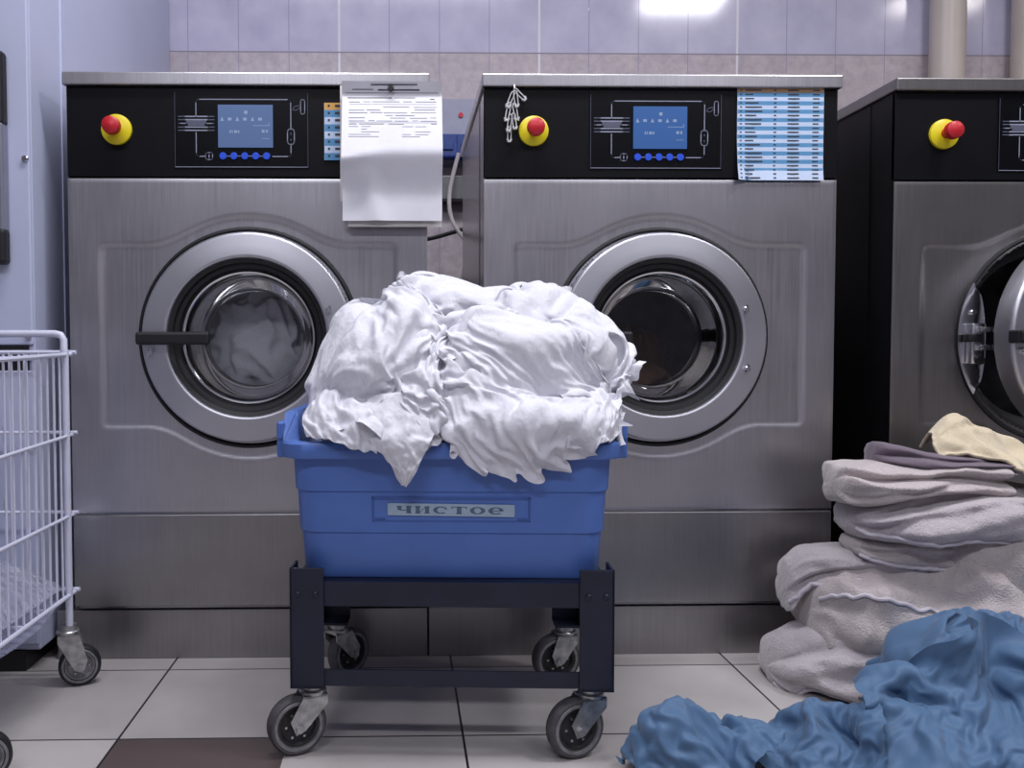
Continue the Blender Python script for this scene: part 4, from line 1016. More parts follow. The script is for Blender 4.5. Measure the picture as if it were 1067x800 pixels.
     -1,2,1,-2,1,1,-11,8,-1,-5,11,-1,-9,-1,3,-4,-1,5,-5,1,4,0,-7,-1,5,-2,-5,9,-3,1,10,-6,-7,-2,1,3,3,-3,0,2,-4,-2,4,-3,4,6,-2,-7,-2,-4,-4,2,0,-1,-3,8,-6,-2,4,-5,6,2,-4,-4,2,3,-2,-5,3,-1,-3,4,5,10,1,-5,-9,-4,5,2,-1,-5,2,2,-3,-3,7,0,-3,-1,4,-9,1,1,-3,-4,3,-6,4,8,-9,2,-1,-3,1,2,-5,-1,-2,4,3,-6,2,1,-2,-3,3,7,6,-6,
     -4,-1,2,1,-4,3,4,11,-12,-3,6,2,7,-4,-10,7,-10,4,-6,5,5,-8,9,-3,-11,9,-4,-2,-1,-1,2,-2,-1,0,-1,1,3,3,-6,1,4,6,-7,-2,6,8,-3,-6,0,-1,-1,0,2,8,1,-2,-6,4,3,-6,0,7,-12,1,-3,5,7,-11,-1,2,0,-2,1,1,-3,2,-4,4,3,-5,6,-7,0,0,7,0,-1,1,4,-2,1,-1,2,-5,1,0,3,-7,-2,2,9,-14,5,-7,2,0,1,-5,-1,1,1,1,-2,-1,2,-2,2,-1,5,-3,
     -4,3,4,-1,-1,-4,3,1,0,0,1,0,-2,2,3,-2,0,-3,-2,8,-13,-2,2,6,-7,-3,1,-1,-2,1,1,6,-2,-6,6,-4,-4,2,-1,0,1,-1,-1,2,2,2,2,0,-3,3,0,-3,4,0,1,-3,5,-3,-5,4,2,-2,1,-1,-5,1,-2,-2,-3,0,-3,5,-1,1,1,-5,0,6,-5,-1,4,-4,-2,-1,5,3,-4,3,-3,6,1,-1,-2,1,-2,4,-3,2,1,4,-9,-1,16,-9,-5,-6,5,-10,2,-2,6,-2,6,-11,4,-3,-4,0,-2,2,
     -1,-1,2,1,-1,0,3,-2,-2,4,5,-3,-1,2,-1,-4,3,2,0,0,1,5,1,-9,-3,9,6,-18,0,7,-8,10,-8,2,-1,-3,-1,-4,-1,0,2,-3,1,-1,1,0,4,3,-7,4,3,5,-5,-6,3,-3,4,2,-2,2,3,-8,7,7,1,-3,10,-13,1,8,-12,-1,3,-6,1,1,1,0,0,-5,0,-1,0,0,0,-1,0,2,-1,0,4,-3,1,0,4,5,-6,5,-4,3,1,-1,5,-2,3,-4,-7,11,-16,13,-3,8,-3,3,-1,-8,-1,-1,-1,8,
     -7,-4,1,0,-1,-1,6,4,-7,-2,4,2,4,6,-10,-4,0,0,4,3,1,-4,1,-1,-2,7,-2,-13,4,6,-13,-6,20,-5,0,4,-3,3,0,-2,-8,0,2,2,-4,-2,-1,5,-2,8,-3,2,-2,3,2,2,1,-10,-5,1,7,-5,2,2,-1,-1,3,8,-13,16,-5,-5,-6,1,0,1,12,-17,2,-1,0,4,1,-8,-2,3,4,-2,-4,6,5,-6,-1,2,7,1,0,-5,6,5,-1,-10,-5,5,3,2,-5,2,-4,-7,-11,-1,28,-6,-3,-4,-1,3,-1,5,
     1,0,-4,-5,5,3,-6,-5,3,4,-4,1,6,-6,0,6,2,0,-5,-5,-3,1,5,8,-2,-3,0,0,2,-4,0,5,9,-17,-8,11,3,6,-12,-4,-1,14,-2,0,1,-5,-10,5,7,-5,-7,1,3,4,-6,-4,7,6,0,-4,-8,-3,2,-3,2,10,1,2,-7,0,0,2,-4,-4,5,7,0,-9,-9,7,-2,6,-6,-1,1,0,0,5,3,-13,0,9,-3,-2,1,-1,-5,12,-2,-3,-1,-8,-2,0,-1,5,0,-1,6,-8,3,2,-1,2,-2,0,-1,5,-9,3,
     -5,-2,5,-5,5,-1,4,-1,-3,0,1,6,-8,-4,13,-1,-4,-7,11,-4,5,-12,-6,5,-4,3,4,6,0,-10,-4,5,7,-5,-2,-6,4,0,3,1,-2,-2,-7,1,2,3,-8,2,9,4,2,-5,-7,5,4,-7,-4,14,-4,-3,1,-6,-2,-1,3,1,3,1,0,-3,-8,0,0,7,-4,-1,7,0,-4,-4,0,2,-1,-4,-11,10,-2,2,2,-7,1,2,5,4,0,-2,-4,4,-2,-7,15,-8,-7,5,3,7,-12,1,8,-3,-1,-3,0,3,2,-9,2,-2,-3,3,
     -2,3,-7,3,12,-1,-7,0,1,0,13,2,-9,-2,-6,5,10,-7,6,7,-5,0,-7,5,-2,-5,3,-2,7,-3,-3,-1,3,3,-1,-6,1,-1,-2,-1,-2,2,3,-6,5,-2,-1,6,-1,-10,4,6,-2,-4,-2,3,3,3,4,3,0,-8,3,0,0,1,1,9,-4,-1,-6,-10,6,0,-3,-3,4,1,-6,4,-6,4,0,-3,6,1,-4,-1,2,-1,2,-8,0,1,1,8,-5,-4,9,-3,2,4,-6,5,-2,-10,6,-3,4,-1,-4,6,7,0,-9,1,-2,0,-5,1,
     -3,1,6,-3,-2,1,-3,10,-5,-5,1,0,-2,3,2,-8,2,2,9,-1,-13,-1,4,1,3,2,4,-1,-12,12,-7,10,6,-8,-12,7,-3,0,-7,-4,2,2,3,-5,4,2,-3,-1,2,1,9,-8,-6,-1,-3,4,7,0,-13,-4,8,7,3,-14,-5,6,7,-3,0,8,1,-10,4,-7,13,-3,-8,5,4,-11,8,-7,-2,0,-2,-2,-3,5,1,-1,2,-2,2,6,-8,-2,-7,3,2,3,1,-9,-3,3,9,4,-13,-7,3,5,-2,2,11,-5,-2,2,-23,3,10,6,
     -3,10,-3,0,-1,-3,-2,7,-11,0,8,-1,-7,-1,2,5,2,-1,-15,3,2,8,2,6,-12,-6,2,14,1,-2,-13,3,10,0,-14,9,6,-9,9,1,5,-15,7,-1,-5,12,1,-2,-6,-8,5,-9,1,7,-4,2,-7,2,2,5,13,-2,-15,-2,-4,4,2,4,-11,4,12,0,-1,-8,-5,0,13,-3,0,2,-12,0,2,2,-3,4,4,-12,2,8,9,-2,-7,-1,-6,1,10,-4,-4,-6,3,2,5,2,-4,-2,3,-12,6,-3,5,-8,-1,8,9,-6,-8,1,-3,3,
     2,-2,2,5,-5,1,-3,-6,3,5,-4,-4,4,7,7,-1,4,-15,-5,3,-2,1,1,4,0,-2,6,-8,1,4,-4,-2,0,4,0,-8,3,4,1,-8,6,2,-4,1,-1,-2,5,1,-3,-1,-6,1,5,-3,2,-1,3,4,0,7,-9,0,4,-6,-1,-1,-2,1,-4,1,5,0,1,-7,4,-3,0,7,-13,0,2,5,-1,-3,-1,-3,6,-2,-1,5,0,-2,3,-5,-1,1,-2,4,-3,8,1,3,2,-4,6,-1,-11,-5,-13,-2,2,9,1,0,4,2,-8,0,-2,-2,
     5,7,0,-2,-8,-2,3,2,-7,5,11,-11,1,6,-1,5,-7,1,-6,-4,4,-2,-1,5,10,2,-6,1,0,-8,-8,0,5,0,-2,-1,1,5,3,-3,2,-2,5,-4,2,6,-4,-3,-11,8,3,-4,-3,4,-3,-3,-1,8,9,0,0,-9,-6,0,1,-4,-3,1,1,7,9,2,-2,3,-6,-2,7,-1,-1,3,-1,4,0,-6,-2,2,3,3,-2,-3,-4,0,8,3,-12,3,10,-2,-4,-10,6,2,6,5,-6,0,2,-6,-4,-6,3,-3,5,11,-1,0,-2,-3,1,5,
     -3,1,-1,6,-6,-2,-4,9,4,-8,4,3,-1,-10,7,0,4,-9,-1,7,8,-6,-11,3,-1,7,10,-5,0,4,-1,-2,-9,-2,-1,1,-9,6,7,2,-14,-3,1,3,2,2,-4,1,7,-1,-4,-4,6,2,2,-1,-6,2,-1,5,-8,2,-1,11,-4,-8,-1,0,-2,8,-3,-3,-2,4,3,4,-4,-5,-3,-3,0,1,-2,5,3,-6,3,-7,4,4,0,-5,-1,3,-1,4,5,-4,-2,-4,3,-1,3,-4,2,1,4,-2,-2,4,-5,-5,2,-1,1,-3,9,7,4,-5,
     -2,-5,2,-7,10,8,-1,-5,-1,-1,6,9,-7,-6,-1,0,-7,-3,7,11,0,-13,1,5,-4,-4,0,3,7,2,-4,1,10,-10,-9,4,2,1,-1,1,0,4,-3,2,0,6,-1,-11,1,9,0,-1,-7,1,6,-4,-8,5,5,-5,-6,1,6,9,-8,5,2,-2,-7,-7,4,14,-2,1,-2,11,1,1,-1,-2,-8,-12,3,3,-20,2,2,0,2,1,-4,-3,0,3,4,-11,9,11,8,-10,6,7,-4,-10,-1,5,-1,-12,11,1,-1,2,0,-3,16,-12,-4,-5,-2,-5,
     7,-1,10,0,-13,2,-9,-3,-6,-4,3,-1,2,-2,-2,-4,1,9,-2,5,9,2,-6,-8,1,3,-7,3,12,0,-9,11,11,-6,-7,3,-7,6,4,-2,-3,1,-6,7,-8,9,-3,-8,-6,-4,2,6,-10,-4,-6,-1,7,6,3,0,5,2,-7,4,-4,7,0,5,-1,-12,-1,12,-4,-2,5,7,-2,-13,-5,1,3,-2,16,-1,-4,-4,10,2,6,-5,
     ),
    (66,-5,17,16,12,15,23,27,19,16,16,15,12,9,3,0,-4,-6,-10,3,15,3,1,4,8,6,-4,6,-2,0,1,4,7,1,-6,-5,8,7,2,5,5,6,-1,4,-2,6,-3,-1,5,-5,-2,4,0,-1,-2,-4,-7,2,9,3,7,0,-2,3,-6,-4,-11,-3,5,0,10,4,0,-2,-5,1,5,-1,-4,0,1,-3,1,3,-7,15,1,-6,0,-2,3,3,-2,-3,0,0,-6,-2,5,-3,-2,0,11,0,-6,-2,2,1,3,-3,1,-1,-5,-4,2,0,1,4,1,6,
     -4,-1,-2,5,-1,-3,-2,-4,8,-5,0,16,-6,-7,0,0,-1,-3,5,-3,-3,1,2,10,-11,2,-6,3,13,1,3,1,-8,-7,1,4,3,0,-3,-3,4,1,1,0,2,-9,0,-3,6,-6,3,-3,5,-2,2,-9,3,3,-4,1,-10,-2,4,9,6,-7,-4,2,5,-3,-3,9,3,6,-1,-3,0,-2,-5,2,1,3,2,0,-6,-4,0,-6,-4,2,3,1,1,-4,-2,1,-5,5,0,-5,3,-8,1,10,7,1,-11,-3,6,2,2,-5,2,-8,-2,3,1,-2,5,3,
     5,-1,-1,-9,-2,-3,0,-5,-1,6,-5,-1,-4,9,-7,-1,0,0,1,0,-5,0,-4,7,9,-1,1,-12,0,3,9,-3,-3,0,-2,2,-3,-7,14,4,-13,-3,-1,1,-3,-2,-3,7,2,-2,3,2,-4,-5,-6,10,-9,-1,0,2,-1,-5,5,3,3,-8,1,4,-4,-4,2,12,-7,-7,0,8,2,-4,-6,6,0,9,-3,-10,-4,2,1,-2,1,-2,2,2,-1,3,2,-8,3,-10,1,2,2,3,-10,5,-1,0,-4,10,0,-4,-4,-2,9,-3,-7,2,5,3,-9,0,
     9,0,-11,3,6,-2,-7,0,0,0,0,3,-2,-3,0,2,2,4,10,-10,-6,7,-3,-6,1,4,1,2,-2,-1,-3,-9,5,14,-14,-1,7,3,0,-3,7,-1,-1,-5,-7,1,2,3,-1,-4,4,0,-5,-1,4,-1,-2,1,4,0,6,4,-16,0,1,-1,2,5,0,-6,2,-4,-1,0,0,5,-3,-3,6,3,-7,3,0,3,-5,-7,13,-12,6,2,1,-10,4,4,-3,-5,3,1,-4,2,3,4,-2,5,-1,-6,3,-4,6,-5,-5,-1,-1,3,-3,2,2,1,3,-4,
     4,0,-5,-1,1,1,-5,5,0,-1,-7,5,1,2,-7,8,1,-4,0,0,10,-9,-1,-2,-14,5,20,-6,-9,4,-5,-5,1,-2,0,0,0,3,2,-1,-2,4,-1,1,-3,0,-2,0,11,-9,-4,-2,0,4,3,0,-4,-3,6,-2,-4,15,-20,4,3,0,4,-17,10,8,-8,-5,1,4,1,-3,-7,0,4,2,-2,1,0,3,-1,-1,3,-5,2,-2,-2,6,-7,4,-4,-4,6,2,5,-5,1,4,-2,-11,4,4,7,-10,-3,-13,-3,9,4,3,-1,-4,1,2,-1,-6,
     3,8,-4,-1,0,0,-3,-3,6,1,-6,-2,-1,0,6,-2,5,4,-9,-3,3,2,-3,1,4,-3,6,-3,-3,2,-10,20,-11,-6,4,0,-5,3,-5,-1,10,-7,1,-3,4,-3,7,-9,1,-3,1,-2,0,0,-2,2,0,3,4,-1,1,0,-3,4,1,3,-6,8,-10,-10,1,3,-4,-7,5,0,6,-4,4,-5,-1,-2,0,4,2,-7,-3,1,2,-1,-3,0,2,-2,0,2,-1,-3,4,2,-2,-1,3,6,-4,-5,2,-2,4,1,8,-5,-12,13,-4,5,3,-2,-4,-2,
     -1,1,-3,2,-3,3,-5,3,-5,-1,3,1,-5,3,-2,2,-1,-2,0,4,2,0,-2,1,0,6,5,1,-4,0,1,-7,2,10,-7,-2,-5,8,-2,-6,2,2,-2,-1,3,-3,0,-3,-4,1,3,-3,-2,1,1,4,-5,-1,0,-2,7,4,-2,3,-1,-6,-1,2,2,-2,0,2,2,2,2,-4,11,-11,0,-9,2,6,-5,-2,0,3,-6,3,0,3,0,-5,0,-2,-1,-1,5,-5,1,0,0,10,-1,0,2,-2,-1,1,0,2,-2,-2,4,-4,2,0,0,1,-2,7,
     2,-3,0,-1,-2,1,-2,-5,2,-4,2,3,-2,1,-1,-1,-3,4,-3,-3,6,-2,6,-4,1,-4,1,0,2,1,4,-5,1,8,-5,5,-6,6,-3,-1,1,2,2,-1,-6,3,1,2,-4,-1,2,-3,-5,0,2,-3,1,0,1,-2,2,1,-6,5,-2,1,-4,0,3,1,2,0,2,-5,0,3,1,-2,4,-1,0,6,-1,1,2,4,-7,-7,8,-5,0,-3,-1,7,-2,-7,-2,4,-2,7,-4,-5,6,-1,4,1,-6,-4,7,0,-3,-1,0,4,-3,1,0,-3,2,0,
     4,-4,4,-2,3,-3,-1,3,3,-1,-8,-1,-1,1,0,-2,2,-4,1,4,9,-9,-3,4,-4,-3,-2,2,8,-2,-2,-6,2,1,1,0,-4,2,-1,3,4,-2,-3,6,-5,-1,0,1,3,-3,3,-5,1,-2,1,-1,-8,0,2,1,6,-3,-5,6,6,4,0,-6,2,-10,-8,4,4,3,-4,-1,0,5,4,-5,2,-1,5,-1,-6,-4,8,-3,-5,4,3,-7,-1,6,0,-2,-3,-3,3,1,-4,3,-3,1,0,-4,2,0,6,16,-24,0,8,-2,-5,7,-3,-4,-1,2,
     7,-3,-3,0,0,2,1,-5,0,2,-1,1,1,0,-2,-1,10,-15,4,-1,1,-1,-3,-3,2,0,2,-1,4,-5,-3,12,9,-12,-12,13,-9,0,5,8,-2,-8,-2,9,-7,1,-3,3,-1,0,-5,6,4,-1,-4,2,0,1,-1,3,-2,6,-6,0,9,1,-8,-7,-5,12,1,-3,-4,-14,8,8,-3,-7,15,-3,6,-7,3,3,-6,0,3,-10,0,0,1,5,-4,-1,6,-1,0,0,-1,0,0,5,-2,-4,4,-4,-2,2,6,2,-6,-10,1,10,3,-4,-14,1,16,3,
     -4,-1,-6,-2,-4,-2,2,-2,10,-1,-9,3,6,2,0,-6,-4,4,-6,2,4,5,-12,5,1,-2,2,0,-2,7,-1,3,2,-1,-13,2,1,-3,19,2,-2,-16,-1,0,-1,-2,1,0,-3,0,-3,10,-3,-6,3,-4,11,-2,5,-11,-1,-3,-1,5,5,-4,-3,-7,3,4,-1,-3,0,1,3,-2,11,-9,-9,11,-3,3,-3,6,0,-8,-6,8,-1,-6,4,-1,-4,1,7,0,-8,1,0,11,-5,7,-6,7,-8,5,2,1,1,-2,-3,4,0,-2,-1,-1,1,6,-7,0,
     -3,-4,4,2,3,-5,-2,8,-2,-7,5,6,-8,-2,0,-3,4,-2,0,3,-1,0,1,-6,-2,-1,12,-11,1,-3,11,4,-5,-11,3,6,-5,-5,4,0,-3,-2,-1,-1,2,-3,-1,4,0,-1,7,-1,-6,3,1,-1,0,-2,-4,6,-1,1,0,-7,0,1,18,0,-13,-8,0,-3,5,8,6,-1,-11,-5,2,5,-4,-6,2,3,-3,0,2,6,-10,-3,4,3,-6,7,3,-6,1,-2,1,-3,-2,2,3,-4,2,4,-5,2,7,-7,1,-4,-2,11,-9,-4,4,1,3,-8,
     3,4,-8,-1,6,6,7,-12,0,-6,0,11,-7,-3,1,0,0,-2,5,1,3,6,-4,-8,-1,-1,-3,0,2,1,-4,7,-2,2,9,-2,-13,-2,-1,5,0,4,-3,-4,-1,-1,1,-2,3,3,-7,6,-1,-4,3,1,4,-6,2,3,-4,2,-5,-2,10,2,-2,-5,2,-4,3,-4,6,-11,1,1,0,1,7,2,-8,-6,6,0,3,-4,4,2,-8,0,2,3,-4,-2,4,0,-3,-3,1,8,-7,-2,-2,6,-2,0,-2,1,2,6,1,-3,-7,2,8,-2,3,-2,-15,3,
     1,9,4,-5,-4,2,-4,1,5,-2,-3,1,-4,2,2,-9,9,2,1,-8,2,-2,3,-3,4,-13,8,0,-3,3,2,2,-6,8,-2,-2,-1,9,-1,-2,-1,-6,3,-3,5,3,-1,-4,-4,6,0,-2,-2,-3,0,3,2,0,-3,2,-3,5,-7,2,0,3,-1,2,-7,-1,1,0,3,-4,-1,-1,7,0,-9,3,4,6,5,-8,-2,-2,-5,10,-2,-4,1,-1,2,-1,0,1,0,-2,2,5,-3,-7,3,5,-3,-2,0,-4,5,7,-4,3,-6,2,-2,1,0,-1,-3,3,
     3,-10,3,1,-10,-1,7,5,-5,-4,3,8,2,-10,-3,5,11,-4,-6,-4,1,2,-3,5,-5,2,5,-8,-2,1,-3,0,10,-5,5,-5,0,3,2,-2,-3,8,7,5,-14,1,-8,0,-3,6,-3,4,-1,-5,4,0,-6,4,-4,0,7,3,-6,-1,5,-5,2,-10,3,5,-2,0,-3,3,-3,6,6,1,-3,-1,2,0,2,-4,-18,0,15,2,16,-6,-11,5,1,-14,-5,9,-8,-3,1,-3,-1,0,-1,2,-1,-1,-2,2,-2,7,-2,3,3,-1,0,1,6,1,-3,-1,
     -4,1,-2,2,8,-3,-13,6,1,4,11,6,-11,-18,12,4,-1,-12,-1,-2,-3,-1,0,3,-2,-2,3,-1,-4,-1,3,0,-1,-2,2,6,-2,-1,2,3,0,0,5,0,-1,-1,-5,4,-2,4,-7,-1,-8,0,16,-8,-14,-3,1,0,3,0,7,-5,2,-4,-1,0,0,0,0,-2,0,1,1,0,1,6,5,-5,0,-2,0,-2,0,1,1,5,6,-5,
     ),
))
CLOTH['w_front'] = (51, 42, (0.011, 1.372, 0.473), (
    (20,6,0,3,7,-3,10,2,-23,0,19,13,3,6,7,13,14,21,15,7,-22,-15,-13,-1,8,9,5,8,11,12,11,12,13,15,19,17,9,5,9,3,7,4,-2,5,5,11,1,15,6,8,12,-4,-1,-7,-1,7,-2,9,-3,6,7,-15,-13,6,2,7,-2,-4,-2,-9,12,-1,8,-2,4,-1,-4,-2,2,2,1,-1,1,-1,-1,-1,-2,-2,-2,1,-3,5,-5,2,11,-3,2,-8,10,-8,4,0,-4,6,8,0,-3,-6,-1,4,1,-1,22,3,-21,-14,6,0,2,-2,
     -4,-6,-7,5,-4,2,13,9,-1,-3,0,0,-1,0,-1,-1,0,-1,-3,-2,3,1,-3,-1,4,2,-9,7,0,6,-3,-1,-2,5,-3,-1,-11,12,7,-7,3,-7,-7,1,1,23,-6,-7,1,-11,-2,2,4,-1,-11,-1,6,6,-1,-3,3,4,-1,0,0,1,0,2,0,-1,-3,-2,0,2,5,-1,0,2,7,-13,3,-2,-1,5,1,-6,2,-2,-9,-10,8,12,-4,-2,4,-16,0,-6,17,6,7,8,-15,1,-9,0,-4,-5,8,4,3,1,-3,3,1,0,1,-1,1,-1,
     0,-1,0,-2,1,0,0,3,-1,-3,0,7,-2,1,2,-5,-1,3,-2,-2,8,10,-11,-8,0,-2,4,-3,-8,13,-7,5,-9,6,11,-17,3,1,0,-1,6,5,-3,0,5,-8,1,0,-1,0,-1,1,-1,0,0,1,-1,0,1,-1,4,-5,-4,7,-1,0,-3,4,2,-7,1,0,11,2,0,-10,-9,3,0,14,-4,-7,9,-14,-4,-10,5,9,4,0,0,-3,6,4,-3,-3,0,5,-4,0,0,0,-1,0,0,-1,0,1,1,-2,-1,1,-2,8,-6,0,1,0,2,1,
     -7,2,5,3,-13,-7,-3,14,8,3,-2,3,5,-8,16,-17,6,3,-15,9,-2,-1,-1,4,-4,3,7,-5,-4,2,4,-4,0,0,0,-2,1,1,-2,0,0,4,-3,-1,2,-6,9,-3,-1,2,-4,1,5,4,6,2,7,-12,3,4,16,-6,-11,-2,5,-4,-17,36,-11,-13,17,-6,-9,3,0,-1,1,0,0,8,-2,-6,1,5,-5,-1,2,0,-2,0,1,-2,-1,-1,6,-2,-5,1,1,1,2,0,0,-4,1,15,-12,-2,0,4,5,4,-15,10,2,-6,-1,7,-5,-2,
     8,1,-17,-2,9,0,0,0,1,0,-3,1,5,1,-5,-3,5,-2,-2,1,0,-1,0,2,-1,-1,-5,3,-1,3,2,-2,-1,2,5,-6,-2,-1,-5,-14,2,9,2,1,-15,-5,8,6,-6,-2,2,-12,10,6,-1,-7,1,-1,3,2,1,-5,2,-2,1,3,3,-4,-2,2,-1,-1,0,1,-1,-2,1,1,3,-8,1,2,2,3,-1,-6,2,5,-7,-4,4,-3,10,-16,1,-6,19,-9,1,-12,6,5,10,-15,-8,7,8,5,3,-2,-3,-3,-3,4,-6,3,1,0,2,5,
     -4,-3,0,0,1,-2,2,0,-1,-1,-1,9,0,-7,-3,2,1,-2,-2,5,4,-11,7,18,2,7,-4,-12,-4,9,-4,9,-3,0,-8,7,-2,-4,7,2,-7,1,3,1,2,0,6,-4,-4,-1,0,0,4,1,-2,-1,-1,0,0,2,-3,-1,2,-1,5,5,-4,-5,0,3,0,-1,6,-7,-10,7,-4,4,-5,16,-8,-4,5,2,-7,-16,8,8,-2,4,12,-5,-2,-1,-1,0,1,0,0,3,1,-3,-5,0,1,0,2,0,-4,1,-3,-1,3,0,0,-3,3,-2,4,3,
     -6,2,1,-5,-1,2,4,-2,-7,4,8,-9,13,-12,-1,11,-1,0,-4,9,-11,-4,0,10,2,0,-4,1,-1,0,-3,2,2,3,-2,-2,-1,1,-2,-2,3,-2,1,-2,0,0,2,3,-3,-7,0,1,4,0,-3,7,1,-11,5,1,13,-19,-1,-4,-6,17,-3,-22,18,8,-1,3,3,-2,-1,-4,-6,2,6,-1,-2,2,2,0,-1,2,5,-3,0,-1,0,1,-2,0,-2,0,-1,1,-2,-1,-2,10,-2,-4,3,0,1,-4,1,5,-12,0,-4,3,1,9,-9,2,0,2,
     -8,2,7,-12,12,5,-9,11,-3,-10,2,1,0,-1,3,1,-1,-2,0,4,-3,1,0,-3,0,3,-1,-2,1,-1,0,-1,2,-3,3,4,0,0,-5,-4,0,10,-4,-11,-11,15,-9,3,4,-6,-1,7,2,5,-6,-6,-1,4,3,8,9,-15,0,4,0,-1,-2,-3,3,-2,0,0,2,-3,2,3,-4,-2,3,-2,-1,2,-2,-2,0,2,-1,-1,0,-1,2,-1,-2,-3,4,4,1,-7,12,-15,9,9,-8,13,-9,3,-8,2,-3,-5,12,-7,5,12,-21,5,5,3,0,-1,
     -4,1,-3,0,-2,1,0,2,6,-6,2,3,-5,-1,1,2,-2,-1,-3,0,-2,0,-1,4,0,-5,1,4,-5,11,-5,11,-1,-3,5,-11,5,-12,17,3,-7,-4,-8,8,3,7,-3,-6,0,0,-2,2,-1,-1,3,-1,3,-2,-3,-4,1,7,-4,1,2,-5,-3,-1,2,2,3,-3,-1,1,1,-4,-1,-1,-2,7,-10,0,12,-1,0,-6,7,1,-1,3,-6,8,6,1,-5,-14,-1,-5,21,-6,0,-4,0,1,2,1,-4,2,-1,1,3,-1,-3,-2,1,4,2,-6,2,3,
     -5,0,2,2,0,-7,4,2,1,2,-6,-2,-4,4,-3,3,-4,0,-5,-13,18,-1,2,-1,3,-2,2,-2,-8,8,2,6,-6,0,1,-5,1,2,4,-4,0,1,-2,6,-1,4,-1,1,-7,5,1,-8,5,1,-2,-2,2,1,-5,1,-2,2,2,0,7,-3,1,-1,-5,3,-5,-3,-8,13,0,2,-3,11,-12,-1,2,5,-6,-2,1,3,-3,4,0,-2,-3,4,1,2,-1,-5,4,-2,-1,-7,4,7,-5,6,-4,-3,0,1,-1,4,1,-1,3,-5,-4,2,5,-4,-3,-3,
     6,3,1,8,-4,-7,2,0,0,-4,6,-4,-2,-7,4,-1,4,0,5,-3,0,3,2,-2,-2,-2,3,-1,-4,-4,4,2,-5,0,1,2,1,-2,1,-1,1,0,3,2,-3,2,-3,-3,10,-5,-3,-5,2,-4,0,8,1,-6,0,0,3,-5,-5,5,1,4,0,3,-4,-3,0,6,-1,-5,3,-2,-3,1,0,5,2,-2,-4,0,9,-6,0,1,3,-4,-1,2,-1,-2,1,-1,-2,4,5,-1,4,-4,-8,1,5,-5,10,0,-2,5,-6,-1,-4,-3,8,0,0,4,-4,-2,
     1,1,0,-1,2,2,-6,2,2,-6,1,-1,1,5,-3,0,0,7,-2,-4,-1,3,-1,-2,2,-1,-2,0,-4,1,4,2,-10,4,7,1,-4,4,-1,-3,1,-3,-4,0,5,5,-1,-1,3,-3,3,-6,2,0,0,-2,1,-1,5,-4,0,4,-2,-1,-1,-2,4,1,-2,-3,2,0,-1,3,-2,1,-3,2,3,0,0,-3,-2,0,4,-4,-4,1,4,3,-3,0,-1,-6,-2,5,0,2,3,2,-6,-3,-2,5,2,3,-1,1,-2,2,-2,3,0,-1,-2,1,-3,0,0,-2,
     2,0,-2,1,1,-1,-1,3,1,0,-2,3,-7,5,2,-4,3,2,-9,2,-6,9,5,-5,-5,8,-2,-2,3,0,-4,-5,2,3,3,1,-3,0,4,-1,0,0,-1,-3,1,1,-2,-1,0,0,4,0,-4,-2,5,-1,0,1,2,-6,0,2,-4,0,2,-1,4,2,-1,-7,8,-3,-3,-4,3,11,-1,-2,14,-5,-10,-3,0,2,2,-3,1,1,3,-2,-1,-1,1,-1,-1,5,-5,-1,-1,-1,1,1,-1,2,1,1,-1,-1,-1,0,2,1,-1,1,1,-7,5,4,1,-3,
     -6,3,2,5,10,-9,-12,8,-2,1,-3,2,2,0,0,0,4,1,-2,-1,-4,-1,-2,0,-4,5,3,-1,1,-4,2,-1,-3,-2,-3,-1,4,0,2,1,1,1,0,2,1,-6,6,5,-3,-5,8,-4,2,0,-6,4,-16,1,14,-9,11,3,-4,1,-1,-3,1,2,-6,-2,-6,1,3,2,2,-1,4,-9,0,-1,-1,8,4,3,2,-2,0,-3,-7,0,-3,3,2,2,-1,4,2,2,-7,3,8,-8,1,2,-1,-2,8,4,-10,-3,6,-10,5,1,1,-4,4,5,-5,-14,
     3,6,7,4,-2,-1,-10,2,-3,3,-5,1,3,-1,1,-1,6,6,-1,2,2,-6,1,-5,-2,-1,2,-4,2,7,0,-7,4,0,-3,7,-2,9,-1,-13,19,-11,-5,10,-10,-8,16,0,0,-9,6,15,-2,-3,-2,-9,-1,0,7,-6,2,1,2,-5,2,-1,-1,-1,-4,-4,2,3,8,6,1,-1,-4,-3,-4,-1,-3,-1,6,2,-8,11,-9,4,0,5,3,1,2,3,-12,5,-10,12,-5,0,-5,5,-5,-4,-1,2,1,3,2,-2,2,1,-2,2,3,3,-5,-1,-1,-5,
     -1,-2,1,-1,-3,3,-4,7,7,2,0,-2,-3,-2,-2,6,0,-7,3,-3,-6,-5,15,1,-16,27,-7,-8,14,-5,-12,-2,0,-3,3,3,2,-1,-4,3,0,2,-3,5,-2,-1,0,2,3,-5,0,0,-1,4,-5,-3,0,-1,-2,1,0,5,2,-3,1,-8,3,-1,10,-2,2,-1,-9,-5,-13,16,12,-23,18,6,-2,3,4,-2,-12,7,3,-6,2,-3,6,0,-3,-2,3,-1,5,0,-1,0,-1,2,-3,4,-1,-4,4,-4,-3,-3,5,-4,-2,-2,-2,12,2,0,-6,-2,
     2,10,-2,-2,7,7,-4,-14,1,13,-15,4,-7,-10,-4,8,19,-1,-5,5,-4,3,-2,-1,5,3,-6,0,0,0,-1,0,4,0,-2,-2,2,-3,-1,5,-2,0,1,-1,-3,-5,1,-4,6,7,-5,-2,-8,7,9,-2,3,-1,-2,-5,3,4,14,-8,-11,-10,6,5,2,1,5,-2,2,-4,1,2,-1,-3,6,0,-2,-2,2,-3,0,2,-2,3,-2,3,-7,1,4,0,-7,1,1,1,-3,1,-8,7,7,-2,-2,-8,6,6,4,-13,0,16,-2,-4,12,-9,12,7,-6,-8,
